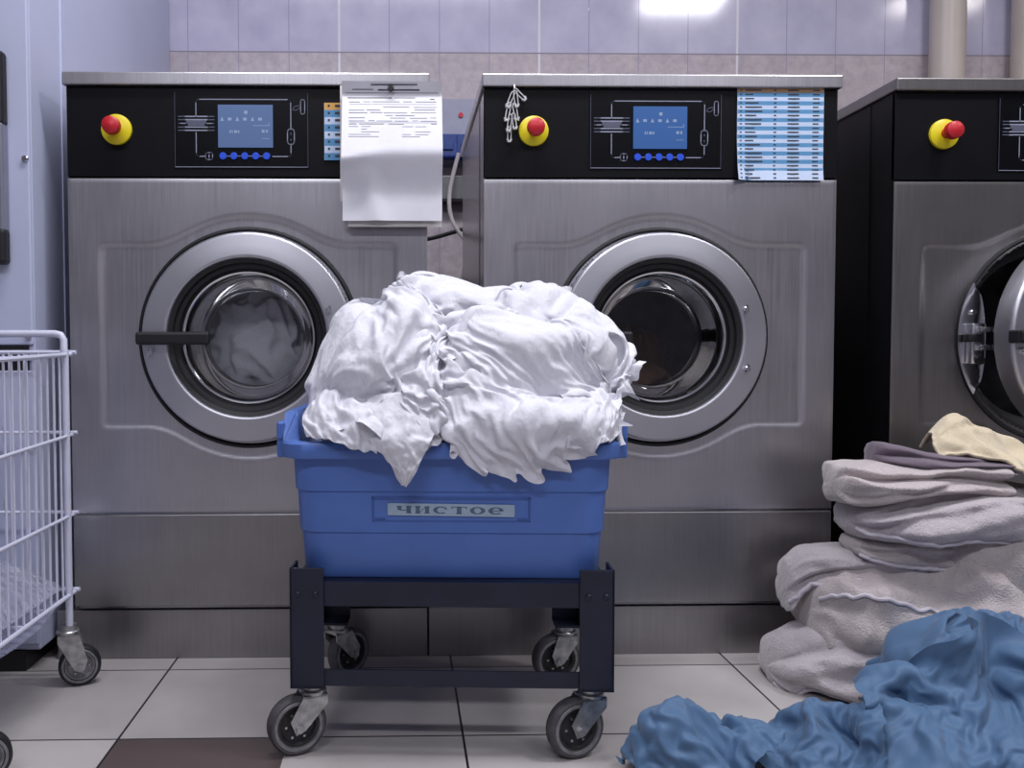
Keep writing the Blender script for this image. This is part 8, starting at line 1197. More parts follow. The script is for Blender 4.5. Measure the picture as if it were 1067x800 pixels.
CLOTH['b_left'] = (33, 32, (0.336, 1.219, 0.015), (
    (98,-1,4,5,2,7,2,5,0,0,2,6,7,9,11,7,2,8,6,3,-3,1,4,7,5,5,9,7,3,5,6,6,-1,1,-4,0,2,-2,3,-8,3,-7,7,2,6,0,1,-1,-5,-4,4,-4,-2,0,7,-6,5,-4,2,0,-1,0,7,-4,-1,2,9,-4,-6,2,-3,3,-4,6,2,0,-8,6,0,1,3,2,-6,-1,-7,6,-6,2,1,6,-8,5,3,2,-6,3,-4,3,1,0,-3,10,-8,2,0,-1,0,2,-6,2,7,3,-1,4,-9,2,-4,-9,10,-3,
     9,-8,0,5,3,0,-5,1,6,-8,0,3,-2,-1,1,2,-8,-1,2,0,2,1,-4,4,1,-3,-1,-8,2,-1,11,7,-14,6,-3,1,-2,0,2,-2,5,-2,-2,2,-1,-1,6,-2,3,-3,-8,4,1,-3,1,-1,5,-5,-2,-1,-3,4,3,-3,-9,7,15,-9,1,3,5,-3,-7,2,-3,1,2,-3,5,-3,-2,3,0,-1,-3,-2,-2,2,1,-5,-3,3,2,-4,2,-2,2,-4,8,3,-11,1,4,6,-4,4,2,-3,3,-3,-6,8,-7,7,-1,0,-3,-4,-4,-1,
     0,-3,-1,0,1,3,-4,-3,1,2,-4,0,3,1,9,1,-2,-5,2,-5,6,-3,0,-3,6,-8,8,-1,-2,-1,4,5,-6,2,-5,5,-4,-1,1,-1,-2,3,-1,1,5,5,-11,-5,2,3,0,3,-2,1,0,7,-8,8,-2,-2,-1,-1,1,-2,-2,5,-5,0,0,-3,6,-8,3,0,6,3,-3,-3,-1,-1,6,-10,1,0,-3,5,2,6,0,-3,3,-5,-1,3,-4,-1,0,4,-1,-6,-6,1,6,-8,0,-1,3,1,-4,0,4,-2,-4,-1,6,3,-9,0,5,-1,
     5,-1,-2,2,0,-1,3,-5,-2,5,0,0,-1,-3,-3,-6,3,-2,-2,13,-12,-1,3,-1,0,-3,-1,3,-2,12,-4,-1,-2,1,-1,0,4,-2,5,0,-1,2,-8,4,1,-7,2,-1,-10,3,-1,8,-8,-2,5,1,-2,2,-7,1,2,-3,2,-4,11,-6,2,1,-2,-2,2,8,-8,4,-2,-1,6,-5,-2,7,2,-2,-2,-4,-1,-3,4,7,1,-6,1,-6,2,-3,3,2,-3,2,-2,8,-2,-6,2,7,0,-7,8,-1,-1,-4,3,-9,10,-4,-2,9,-9,3,-4,11,
     -1,-3,-7,3,3,0,-3,11,-8,-2,1,-1,3,-3,3,2,-5,0,2,3,-3,2,4,7,-13,5,-4,1,0,0,-5,-3,2,-1,11,-9,-1,0,-1,8,-2,0,5,-4,2,0,-4,3,-8,3,1,-4,-2,3,6,-3,-1,7,5,-2,-8,3,0,1,-1,-3,0,0,-6,10,-4,4,-2,-2,5,-3,4,4,-6,3,1,-3,0,-4,2,-5,-1,3,1,-1,-2,-1,11,-3,-3,1,2,-3,7,-4,-1,-3,-4,-1,13,-12,4,-3,8,-3,-2,-1,3,-3,1,-1,4,-1,-1,3,
     -8,-6,0,4,2,0,-2,6,5,-4,-1,2,-6,15,-13,2,0,-6,7,0,-6,2,0,4,1,3,-2,-2,1,1,1,-1,1,-4,2,-1,-5,-2,4,2,0,-3,3,5,-1,-1,-6,2,13,-18,6,-2,0,11,-8,1,-1,2,-3,3,5,-2,-4,0,1,3,-8,5,1,-3,3,0,-4,-2,3,3,-4,-1,0,3,1,-8,7,5,-10,3,-2,3,10,-4,0,-4,5,-6,2,6,-1,-2,-4,-1,1,-1,-4,3,-1,3,-7,3,1,4,-4,-2,0,-2,1,-5,-3,12,-3,3,
     -5,-1,3,2,-7,3,1,4,-1,0,2,-1,-8,2,1,0,4,-4,-4,4,3,-3,-1,-2,4,-1,0,0,2,-4,-1,3,5,-3,3,-6,-2,4,5,-4,-4,0,-2,-1,3,3,1,-8,6,-1,-2,1,2,-5,4,0,1,-4,5,-6,6,-3,0,2,-6,0,10,-8,-4,2,4,-4,0,6,-5,-1,1,-2,0,-1,10,-3,-4,2,-3,4,-3,0,-1,0,0,1,-2,8,-4,1,-9,13,-7,-2,-1,13,-1,-6,-4,0,0,-3,7,-6,-1,2,0,0,-3,8,1,-3,9,-7,
     1,0,3,-1,-4,0,-4,3,-3,3,10,-13,4,-3,1,-8,11,6,-10,5,2,-6,-3,6,-4,-1,-1,-2,4,-1,-1,2,-4,4,0,-1,-4,1,1,1,5,-3,1,-3,2,10,-3,-8,-3,6,-11,9,6,-12,-2,9,-7,-3,4,1,-2,0,-1,-2,4,1,-1,0,1,-2,3,-2,1,0,-2,1,3,1,-9,6,12,1,-8,4,-1,-14,6,10,1,-13,10,-6,-1,-5,2,1,1,3,-2,2,1,-3,0,3,-6,2,2,2,4,-6,-5,2,7,-14,3,9,1,-9,8,3,
     -12,-3,1,11,-9,9,-6,4,-8,1,1,4,-1,-4,6,-1,-6,1,5,-3,-1,0,-1,4,-1,-3,7,-1,-14,1,11,5,-11,5,8,-8,-4,1,1,-4,5,0,5,-7,-4,1,2,-3,-2,5,3,-7,3,7,-8,0,0,1,1,1,-9,15,4,-10,-6,4,9,-10,4,7,-5,-2,7,-9,1,-7,4,11,-5,-7,3,5,-7,-3,4,6,-4,-6,8,-1,-3,-1,1,-3,-1,-5,11,6,-8,-7,4,7,-11,6,5,-7,-4,12,-7,2,-4,-5,10,0,-6,-1,7,-1,-4,1,
     -2,3,-5,0,4,-4,-1,4,-5,2,-4,5,12,-7,-9,7,4,-9,5,7,-9,-3,8,3,0,-5,-10,3,1,2,0,5,2,-6,3,-7,6,-4,-3,5,-3,-5,
     ),
    (0,0,4,4,-1,-2,6,-6,10,1,-6,-1,0,2,0,5,6,3,9,6,-5,-5,3,-1,8,6,2,6,1,4,3,1,-3,6,7,-5,3,0,5,-1,-5,2,-12,7,8,-3,-1,2,3,-2,-6,5,-9,0,9,-2,2,-2,-3,3,3,0,1,-7,-4,2,6,-1,4,-1,-2,3,-1,8,-1,-1,-4,-5,0,8,-1,1,0,-5,6,-3,-4,0,5,4,-10,9,-3,-6,4,-3,6,-1,4,-3,-1,-3,-4,9,2,1,-5,-6,7,-2,8,-1,-6,-1,7,-1,-5,-2,5,-3,
     7,-9,-1,9,1,-9,6,-1,-4,3,-1,1,1,0,1,1,2,1,3,-7,4,6,-10,7,2,-2,5,-9,3,-4,8,5,-9,0,-1,2,-4,-3,6,2,-5,3,0,0,-4,2,1,5,-4,2,6,0,-6,6,-1,2,-1,-6,-2,2,9,0,-8,9,-9,4,2,2,0,0,-1,-1,-1,6,-5,-2,-1,1,1,2,0,-6,3,1,1,2,4,0,1,-6,-4,10,2,-2,-14,12,2,-7,11,-7,5,-3,-2,2,-1,4,2,-9,4,1,-4,-1,4,2,-7,7,-2,-5,4,-1,
     0,1,-4,-3,7,5,-1,-6,0,-1,2,4,-1,0,-4,1,-5,7,4,-10,3,10,-4,-5,4,-3,-3,1,4,-1,3,1,5,1,-7,-3,5,-4,11,-3,-7,6,3,1,2,-8,2,7,-3,-5,11,-7,-1,0,-2,-2,6,-1,1,-3,1,-3,6,-7,1,5,8,3,-3,-2,1,-3,-7,3,10,1,2,-8,-9,8,-3,4,-3,6,1,-3,-2,5,-1,1,-2,-3,1,4,-4,1,-4,6,-1,-4,11,-6,5,-7,2,0,0,-6,3,-3,2,7,0,1,-6,-2,7,-2,-2,0,
     -2,3,3,-3,2,1,-3,1,3,-2,-2,0,-2,4,7,-4,5,-2,-3,6,-10,7,-10,7,2,-8,11,-3,4,-7,3,-1,-2,4,1,0,-5,7,1,-1,-2,0,1,0,-2,-2,0,-4,0,4,1,6,-12,8,4,-7,4,3,-6,2,1,1,0,-2,-7,5,-3,4,0,-3,2,-7,4,7,-4,0,-4,5,-1,2,1,-1,6,2,-2,-10,11,-2,7,-6,2,-3,-2,4,-6,-1,3,7,-4,0,2,-6,5,0,1,-1,-6,3,5,-1,-1,-3,3,-4,4,0,-3,8,-11,17,
     -2,-1,-8,5,3,-3,1,0,1,0,-5,2,5,-4,2,-1,-8,7,4,-2,0,0,-7,2,5,-1,-1,1,-5,4,6,-10,7,0,5,-4,2,2,-4,4,3,-2,-4,4,-2,-2,4,-1,-7,3,5,-5,-2,7,-6,-2,7,-7,0,4,1,-1,0,-8,10,-2,1,-3,-4,4,2,0,0,-3,3,1,-2,-2,6,-6,-2,6,-1,-1,-3,2,-2,-1,5,-2,-1,5,-6,1,3,-1,0,1,7,0,-1,2,-2,1,1,-1,1,0,-2,2,2,-3,-1,4,-3,-2,4,-3,2,-4,
     2,0,0,-1,3,-5,3,-3,1,5,-3,1,6,0,1,-2,4,-3,2,0,-1,1,-1,-1,4,-3,1,4,-3,-1,1,-1,-3,3,-2,-5,3,5,-6,5,-5,1,-4,1,3,2,2,6,-2,0,2,-1,0,-2,2,-1,3,-1,0,2,-7,1,8,-6,1,3,-4,0,1,0,-2,-2,4,-1,2,-1,-3,-1,4,2,10,-4,0,1,-3,5,-2,1,-7,2,-3,7,-7,6,4,-11,1,5,3,-1,1,-3,2,1,-2,0,0,-1,4,-2,0,-2,-1,2,8,-1,-1,-2,3,-1,
     3,-2,-1,-2,4,-5,-1,-3,1,7,-6,2,0,5,2,-4,-2,5,-4,3,-1,-5,3,3,0,-5,1,-1,9,0,0,-2,1,-3,-1,5,0,-3,-2,2,3,-1,0,-2,0,0,0,1,2,0,-5,2,3,-3,1,1,-5,1,4,-4,-4,4,9,-2,2,0,-4,3,1,-1,2,0,-3,-5,6,-1,0,0,1,-2,-2,1,4,2,-4,-6,8,-3,-5,2,2,1,-3,0,2,-2,5,4,0,0,-3,3,-7,4,4,-3,2,-1,-4,3,-1,1,-2,2,-2,-1,-5,8,1,-1,
     -5,8,1,-5,-6,3,-7,11,-2,-7,1,3,3,3,-1,-3,4,-7,3,2,-3,2,1,-4,1,0,2,0,1,-4,3,-3,2,1,-2,-2,-3,3,3,-7,5,-1,5,0,5,-3,1,3,2,-3,4,-1,-2,5,0,-4,2,-2,-3,1,-3,5,-2,5,-3,-2,-1,3,4,-10,1,-1,7,-1,-2,-2,-4,6,7,0,-2,-2,6,-3,-2,5,-3,1,-2,6,-6,3,-1,-1,3,-4,-2,3,1,1,3,-10,-1,8,-2,1,-6,6,0,1,-3,0,7,0,0,-1,-1,8,-7,-2,
     5,-2,6,-5,5,-5,3,-6,5,-3,3,-9,3,2,2,1,-11,3,8,-3,-1,-6,8,0,-1,0,5,0,3,-2,0,-5,10,-2,-7,3,3,-2,-1,7,-8,6,-8,6,2,1,-2,-7,-4,11,2,-10,1,7,-3,2,-3,0,5,-6,5,0,-4,6,0,1,-3,7,-2,-4,-7,7,0,1,4,-2,2,-9,2,6,-2,2,-1,-12,8,5,0,-4,4,-1,0,-1,-1,2,8,0,-3,-4,2,6,-4,-5,8,-4,3,0,1,-6,7,0,-5,6,-4,-7,6,5,1,-3,-5,-2,
     5,3,0,-3,2,-4,2,3,7,-1,-1,1,-7,0,7,-3,1,6,-2,-7,5,4,-4,-2,-2,0,7,0,-4,-4,-1,10,-2,-6,-4,9,-2,4,-4,2,-2,-2,
     ),
    (25,8,-8,-3,6,1,3,8,0,4,8,4,-9,-3,1,-7,6,-3,0,11,7,5,4,6,-5,7,-2,-6,6,9,-8,6,8,8,-3,-4,15,-5,-7,9,3,-2,5,-4,-8,4,6,-7,-4,1,-14,9,14,-5,1,-1,0,1,4,-13,4,3,-7,-2,14,-14,1,1,-2,2,-2,5,7,-7,-1,4,1,4,-7,-5,-2,9,-8,-5,0,10,-1,0,-5,6,3,-7,5,3,-5,5,-1,0,-7,10,-10,-4,6,2,-11,7,2,2,-5,-1,-1,-5,13,-5,-5,0,-4,-3,12,-4,
     -2,6,2,-4,1,6,-9,7,2,-5,3,1,-1,-9,9,-1,2,-3,3,4,-4,-5,9,-2,-4,4,1,9,6,0,3,3,-20,-9,1,1,6,2,-1,0,7,-7,0,-3,3,-3,1,1,-10,0,-2,1,11,-10,4,0,-1,2,6,2,-6,-1,9,-6,-4,0,18,-17,-6,-3,-1,4,2,-1,-3,7,4,-5,-4,3,-6,12,0,-12,9,-9,-1,0,-1,12,-1,-1,-3,-1,6,-1,-5,-5,9,8,-11,9,-9,-2,1,-7,0,-5,1,3,7,9,-11,-5,14,-7,0,-5,-4,11,
     -5,6,0,-1,3,-10,3,4,0,-2,-3,1,1,9,4,-1,5,-14,-4,6,-7,-3,-1,4,-7,9,7,-4,-3,-1,-4,4,-3,0,11,1,-4,3,-9,4,1,1,0,-6,3,11,0,-8,6,6,-6,6,-8,-3,-1,2,-3,-9,0,-1,9,-5,0,-6,2,6,0,3,-3,3,3,-9,8,0,-6,-1,1,12,3,0,4,-4,1,-1,-2,2,1,-10,-7,7,-3,-10,5,5,-5,3,-2,5,-1,-6,3,0,-2,-2,4,-1,-2,9,1,0,-2,-2,5,-5,7,2,-6,2,4,-2,
     1,-6,-5,-10,6,-3,-5,4,11,-6,-4,7,-4,3,6,-2,-4,2,-2,5,2,-3,8,-3,0,1,-5,6,-8,11,-1,-2,2,-1,-5,-6,-7,4,-2,1,-3,3,-3,8,-8,4,1,-4,2,2,-5,4,0,2,-1,4,-1,-8,3,-1,-5,2,3,0,10,-4,-2,2,-6,-3,2,-12,3,5,-1,-6,8,3,1,-7,10,0,-3,-1,5,0,1,-5,5,0,-9,11,-2,1,6,-3,0,-5,3,3,-4,-10,5,10,0,-9,-8,3,2,-2,-11,19,5,-11,4,6,0,-4,8,-5,
     2,-2,3,0,-1,-2,3,-8,4,2,5,2,-9,-4,5,2,-7,3,9,4,-10,0,5,-6,-1,-6,4,0,-6,9,-2,7,2,-2,-7,5,-4,1,6,-5,0,0,-10,6,-4,-2,6,4,-8,6,6,-5,-2,6,6,-5,-8,2,5,-11,4,7,-8,-5,-1,-1,2,0,2,0,-5,-2,4,1,-6,6,-5,-2,5,-6,-1,6,0,3,8,-4,0,6,-1,-7,5,-9,-3,0,1,3,3,-5,2,-1,-5,4,2,-5,1,1,-5,6,-6,3,3,-1,-4,9,-10,-2,13,-9,5,8,
     -4,-5,5,-1,-2,5,-6,-9,1,4,0,9,0,-3,1,-1,0,6,-8,-1,4,3,4,-13,11,-11,8,-1,2,-6,-1,10,-12,12,2,1,-3,2,1,-4,4,-5,-8,-2,1,1,8,-8,-3,1,1,3,-4,-6,3,-2,4,6,-7,10,-14,-2,10,7,-1,-5,-5,-3,14,-3,5,0,-11,5,-1,4,-10,-2,6,-2,-5,8,-11,5,-1,-1,9,-11,-2,1,-2,5,-2,-1,5,-3,-2,-2,4,0,1,-4,4,10,-3,2,-4,2,-3,2,-1,4,0,-2,-4,1,0,-7,4,-1,
     4,10,-16,-1,5,-3,-1,0,2,5,-5,1,-2,4,1,-3,-4,6,-1,8,0,-12,4,4,2,-10,1,0,-2,-1,6,-11,2,-1,0,4,1,-4,-3,4,3,0,3,-5,2,-5,0,4,5,-2,-9,0,7,2,2,-4,-6,2,5,-2,-6,1,-5,0,3,2,-6,1,0,0,6,-4,0,-6,9,-1,-4,8,-2,-4,-4,-1,7,1,-5,-6,8,-1,-2,2,2,-3,0,0,-4,1,-3,-1,2,4,-5,-4,1,-3,5,-4,5,3,-9,6,3,-4,-2,10,-8,-5,0,4,6,-10,
     0,3,6,-1,-10,3,-1,7,0,-7,-8,2,-2,5,-2,7,-8,-2,-1,5,-8,6,2,-6,2,1,6,-1,8,-10,-2,-2,0,11,-10,-1,0,1,3,-5,1,1,8,-1,-2,-2,-2,-1,3,-7,7,-5,1,4,3,-6,5,3,-4,0,-7,3,-4,10,-10,3,1,2,3,-8,2,1,8,-3,-5,0,-3,10,-1,-5,1,1,0,-5,0,9,-7,-2,0,2,-4,4,0,1,3,-10,2,2,13,0,-4,-9,1,7,-5,2,-6,6,9,-10,2,-4,-6,7,-6,-5,2,5,-3,-2,
     7,2,-4,-7,4,-6,3,-6,6,5,-2,-2,1,0,5,0,-6,-2,6,-3,0,-2,1,12,-9,6,-4,-2,5,4,-9,-1,1,-2,-1,-2,4,1,-2,1,-9,5,1,6,10,-5,-1,-9,-1,8,-1,-6,-1,9,-4,-2,-1,3,6,-11,-1,-6,1,0,10,-9,-4,3,-5,-3,1,2,-2,2,7,4,-6,-3,-2,10,-7,5,0,-9,4,13,-1,-7,5,2,0,-9,9,-4,5,-8,-4,0,-3,8,-4,-4,5,-2,-2,4,0,-5,3,0,5,2,-6,-9,3,4,0,3,-5,1,
     7,4,-7,4,3,-4,-5,10,3,4,-7,-7,1,-4,5,-4,-1,8,-3,-3,-1,4,-6,0,1,-2,9,-2,-4,-2,2,10,2,-12,0,6,12,-10,-5,5,-7,7,
     ),
))
CLOTH['b_mid'] = (34, 29, (0.510, 1.219, 0.006), (
    (9,1,7,10,8,4,11,6,3,6,8,8,9,6,4,1,6,5,0,9,1,3,9,6,5,5,-1,4,6,-3,3,10,6,-5,1,-3,9,-2,-3,-1,4,-4,3,3,-2,-2,2,-2,-6,5,2,0,3,3,-9,5,2,-5,0,3,0,6,-1,-7,8,-5,-8,5,9,-3,-6,7,4,0,-2,-4,0,0,4,3,-4,-5,2,5,-5,4,2,-8,7,4,-2,0,3,-5,1,3,-6,3,5,-1,-2,-6,-6,7,8,4,-6,2,3,4,-2,0,-3,-4,0,8,-6,-2,-2,2,
     2,-3,5,-6,4,4,-2,0,4,-3,0,7,-9,2,5,-1,1,-5,-6,3,5,-1,-2,1,-1,0,-2,2,1,-2,-4,2,-3,5,3,0,0,-2,2,-3,-1,5,-1,-2,0,0,4,6,-10,-3,11,-4,2,2,-12,-3,3,4,0,-8,7,3,-4,2,2,-13,8,2,0,-1,-2,5,-1,3,-2,-1,-5,1,5,-1,-7,-3,8,9,-9,3,6,-8,-2,9,2,-5,-2,2,1,0,-1,5,0,-2,1,-2,4,2,0,-2,-2,5,-2,3,-3,1,1,-5,0,6,0,-7,-5,6,
     -2,9,4,-10,-5,2,2,-2,-7,3,0,1,1,2,-6,10,-2,-5,-1,2,4,-2,0,1,3,2,-7,0,5,0,-5,-3,6,3,-3,0,-14,7,11,-9,-5,2,3,2,2,0,-2,-3,1,5,2,-1,-3,-2,-3,0,3,-1,-1,1,4,5,-8,0,0,6,-3,-12,5,3,-10,5,3,-7,17,-2,0,-2,6,1,-1,2,-1,-9,5,4,2,2,0,-3,-5,1,3,-1,-4,0,0,8,-7,2,-1,8,-2,-15,-1,6,8,-2,2,-7,4,-5,2,-2,3,-6,2,6,1,-1,
     0,1,1,-3,-3,4,-5,-3,5,-1,0,5,0,4,-5,0,-9,5,3,-2,7,-4,-2,2,2,-1,6,-3,0,-5,7,-3,2,-2,0,-4,3,0,0,1,2,-2,2,-6,7,-2,1,-1,2,4,0,0,-5,-4,2,-6,3,3,7,1,2,-6,5,-4,2,1,4,-6,5,1,3,-9,2,8,-3,-10,7,-5,2,-4,5,8,0,-3,2,-2,-13,6,11,-9,-2,0,2,-2,4,3,5,-8,1,1,1,2,-1,3,-3,-3,7,-5,-3,6,-5,-2,9,-4,-1,1,-3,0,5,-1,
     -2,-3,0,-7,12,5,-1,-7,2,-5,3,-8,4,1,1,1,-3,5,-3,4,2,-3,1,-2,-1,2,-2,-5,8,3,-6,2,3,-2,0,-11,9,2,3,-11,-1,4,0,-1,5,3,1,-5,0,2,-1,2,-3,5,-2,0,5,-4,0,-4,-4,8,1,-3,-2,6,-8,4,-3,-9,10,-5,-2,11,5,-7,-4,7,-1,-3,-3,1,6,-2,-1,1,-1,0,-2,3,-1,-5,8,-11,9,3,-6,3,-3,-3,0,4,-9,6,-6,5,11,-5,-11,10,7,-4,0,-1,1,-2,3,-1,2,2,
     -3,-1,1,1,-1,0,3,-13,4,2,12,-9,-3,3,2,-5,-3,-3,-2,14,-7,9,-2,5,-9,2,2,-3,0,-2,3,-2,0,1,-2,3,-1,-1,-5,-2,4,-10,8,5,0,3,0,0,-5,1,1,0,-1,-2,1,5,-11,9,4,0,-8,3,3,-1,1,5,-1,-1,0,-1,-2,1,-4,6,-2,-10,11,-2,5,-4,-3,7,0,0,-3,0,-4,6,1,1,2,3,-9,0,5,4,-8,-1,-1,1,0,4,-4,-2,1,2,2,-1,-4,4,-2,-6,11,-1,-2,1,1,-4,6,-2,
     -2,2,-1,0,0,1,3,1,-3,1,2,0,-6,2,1,5,-4,5,-2,-2,-2,0,5,-5,0,4,2,-2,1,2,-7,2,1,0,5,-7,4,-1,-1,1,-7,5,4,-1,0,2,3,-3,-1,0,10,-3,-2,-1,-2,-2,0,0,5,-9,9,3,-4,0,1,1,-2,3,-1,1,0,-4,5,1,-11,12,-3,2,-5,-2,0,3,5,-3,-1,9,2,-7,1,2,-5,0,0,-4,9,-6,-2,4,-1,0,8,-4,-3,-1,-9,9,1,-5,0,13,-9,-7,6,9,-4,-2,2,1,2,-2,
     4,2,5,-2,-3,3,-7,2,4,-6,2,4,-2,-2,0,-6,7,3,-4,2,-2,3,-5,3,-10,0,9,-1,0,5,-2,1,-1,2,0,5,1,-4,2,4,-1,0,-4,2,4,-9,0,4,0,-1,2,-2,1,3,4,-8,2,0,-8,7,4,-3,1,-6,4,3,0,0,0,1,5,-2,7,-7,0,3,1,3,-6,0,5,-5,-2,0,2,3,-2,-1,-3,1,8,-5,0,5,0,-6,1,-2,5,-2,-2,1,0,0,1,5,2,-1,4,-8,1,4,-7,7,-4,6,-2,-1,2,-2,
     -2,2,0,6,-11,-5,-1,9,5,-8,3,2,-1,0,-1,3,-4,4,-5,1,5,0,1,3,-1,-5,1,2,-3,5,-2,3,-3,-4,1,1,3,-3,-10,11,5,0,-1,-3,5,-3,-2,1,-4,2,-2,3,-2,3,-3,3,1,-2,3,6,-4,-6,4,-5,1,3,2,0,4,-2,-6,-3,6,3,-5,4,2,0,-6,4,2,-3,1,1,-5,-1,2,-1,3,-1,
     ),
    (78,0,-9,-1,-4,-9,-3,3,-6,-3,-6,-5,0,1,-2,-6,-1,0,7,-4,2,-3,-1,9,-8,-5,1,-2,-3,-6,-6,-5,-3,2,-2,6,-3,2,-3,1,4,0,-5,3,2,0,2,0,-5,3,4,-4,-1,-4,12,-2,0,-6,-6,11,-1,-8,2,0,-1,2,0,6,-10,1,4,1,3,-4,6,0,-3,3,0,-5,2,-2,3,2,-4,5,-2,-1,-2,-5,1,6,1,-11,0,11,0,-3,-3,1,1,4,-11,11,-7,4,3,2,-1,-9,5,5,-5,-4,7,0,2,-3,-2,-2,
     -6,12,2,-1,-2,-7,0,8,1,-6,0,3,-2,2,-2,2,0,1,-9,5,3,-4,4,5,1,-2,0,2,0,-6,6,-3,2,1,3,2,-7,0,-2,5,3,-9,0,7,-4,-3,5,-3,-1,4,-5,1,1,0,-2,4,4,-6,4,0,3,-3,-1,3,0,-3,5,-4,5,-1,-2,-1,5,-4,-14,5,4,3,3,0,-9,-4,9,-1,0,5,-5,2,-1,-2,3,4,1,-1,1,-1,0,3,-2,1,1,-4,3,0,-1,-3,-3,-3,11,1,-8,6,-12,1,11,2,-2,-6,5,-2,
     -2,1,-4,2,1,4,-6,8,0,2,2,-3,-4,4,2,-1,-1,-6,-4,7,5,1,-7,-7,11,0,2,2,-7,0,0,0,6,-4,2,-1,-5,5,-1,2,6,3,-4,0,-4,-2,8,3,-1,-2,-5,7,1,-6,-8,2,11,-1,1,-7,5,-1,3,-1,-8,7,-2,-5,5,-1,-2,2,-2,3,1,6,-2,-2,6,-2,-2,-4,7,-4,3,4,-10,4,4,2,-8,-8,10,2,5,-1,-2,1,-4,4,-8,5,0,-4,0,3,3,-1,-2,-1,5,2,0,-4,6,-2,2,-6,4,-2,
     2,2,-6,3,1,3,-2,2,-3,0,1,-5,1,2,-1,1,-2,1,-2,3,0,2,-1,2,0,7,-1,1,-1,-1,4,0,-1,-1,2,-4,3,2,-2,-2,3,-2,-2,5,-2,0,2,-5,0,-1,-2,3,-3,8,-3,-4,1,4,-1,-2,10,-6,4,-2,4,-4,-1,4,-1,-1,1,0,0,-3,2,-2,4,-2,2,-4,-1,-2,1,4,-3,2,0,2,-5,1,3,-6,0,0,5,5,7,-11,4,-2,0,2,2,0,-1,2,-1,1,-1,-1,3,0,-4,-3,9,-1,-5,4,-4,3,
     1,0,-3,3,-1,-2,1,-2,4,-5,13,-10,7,-3,1,1,1,-10,6,1,-5,6,-2,2,1,-1,2,0,-6,-5,6,3,-4,4,-2,0,0,1,-5,1,1,2,1,-4,5,8,0,1,-1,-1,1,-1,-1,-2,5,-1,-2,0,0,2,0,1,-2,3,-3,-5,8,3,-5,-5,1,0,-1,5,-2,-3,2,1,0,-3,6,2,-2,4,-2,-1,-1,2,1,-3,4,-3,2,-3,1,3,-2,2,-1,2,1,-3,-10,2,6,1,-1,1,-6,4,2,1,-1,0,-1,6,2,-1,0,0,
     -4,5,-1,-2,3,0,2,-4,4,-1,-3,3,0,-1,0,4,-10,0,7,1,-2,-2,0,1,0,-1,-1,1,1,-2,10,-4,0,-3,-2,5,0,4,-1,-5,7,-5,3,2,0,-1,1,-3,1,0,-6,4,0,-1,6,-2,-3,1,0,-3,3,-1,-1,-1,1,6,4,-4,0,4,0,-4,4,-1,-1,-3,6,0,-1,0,-1,-2,3,1,-6,-1,-4,10,-7,-2,-1,3,3,1,-1,-4,8,-1,-2,1,7,3,3,-3,-1,1,-6,5,-1,-1,1,2,0,0,-3,3,-5,5,-2,3,
     -3,4,-4,3,-8,4,-1,-2,0,0,1,-1,6,0,-3,7,3,-2,1,2,-6,3,-9,9,2,-3,0,-2,-3,1,7,-1,1,1,-4,1,1,-1,-4,4,-1,4,-3,-4,1,3,-6,6,0,1,2,5,4,-4,1,3,1,-3,-2,4,-4,-1,1,1,-2,-2,4,-9,5,5,-6,2,3,-2,-5,5,-7,3,-1,4,5,-3,-9,11,0,2,-4,11,0,-9,10,0,-1,0,-6,2,4,0,2,0,-8,3,5,-9,-7,9,-6,-3,5,4,-9,0,3,8,-10,4,5,-5,-2,11,
     10,-5,-6,10,1,-8,9,-1,-8,5,-2,-4,2,1,6,-4,-4,-1,0,2,0,6,-2,0,-6,-2,1,-4,-1,10,-14,9,9,-9,-1,10,-3,1,-4,5,-4,-1,6,0,-7,7,-3,3,-1,-4,6,-1,-1,-2,-1,-5,4,-1,-6,4,6,1,1,-5,-5,6,-14,7,7,-8,7,5,-9,7,-2,2,-11,-2,11,1,-2,4,-5,4,-2,-3,-2,-2,0,3,2,-5,1,7,-1,-4,-3,-3,9,3,-6,-1,-4,2,2,11,-2,1,-9,6,0,3,-2,-9,11,-6,4,-1,-5,6,
     1,-1,-3,0,-1,-4,-6,4,6,-3,1,7,-2,-6,4,6,-1,-7,5,-2,5,3,0,-3,2,3,1,-1,0,-5,4,-7,4,4,-8,-2,3,-2,0,0,7,1,-3,-7,7,-3,3,3,0,-4,3,4,-6,-3,8,11,-5,3,2,-13,10,-4,5,1,-2,1,-1,-2,-2,-1,-5,-4,10,-1,-3,3,6,0,0,-4,4,-9,9,-5,8,-7,5,3,-10,4,
     ),
    (76,-12,-10,-6,-9,-1,-2,-8,8,8,1,-3,7,-6,3,7,-8,-8,-6,-1,-9,-5,-2,-6,4,6,10,9,-7,7,6,-5,7,10,9,5,0,0,2,0,-9,2,7,-13,1,-2,2,-1,16,-10,0,8,2,-3,-4,2,-2,8,1,-6,-4,-6,1,13,-11,2,9,-9,-3,0,-9,8,0,7,-5,-3,1,1,0,-9,10,8,-8,-5,12,-8,0,-1,10,-2,-1,2,-8,13,-2,-7,2,-7,0,7,-1,3,2,-5,-8,6,-9,2,1,5,-1,-4,8,1,-1,-9,3,7,2,-2,
     2,-7,-2,-6,7,6,3,-5,-6,11,0,-7,7,-5,-3,1,-3,5,4,1,3,7,-3,-9,4,3,-3,-6,-2,6,6,-3,5,-3,-8,3,3,0,5,-7,-3,2,9,-4,-9,8,3,-7,8,0,-5,5,-2,-5,7,-7,6,9,-4,-7,5,3,-11,8,-3,4,-2,-5,0,5,-5,6,3,2,6,-3,-1,-4,-5,4,3,2,-2,-6,9,-4,-3,4,0,-6,6,-7,-4,6,-5,5,-5,4,-1,3,3,-2,-6,-2,5,8,2,-1,-7,2,9,-8,6,2,-9,-6,2,6,3,0,
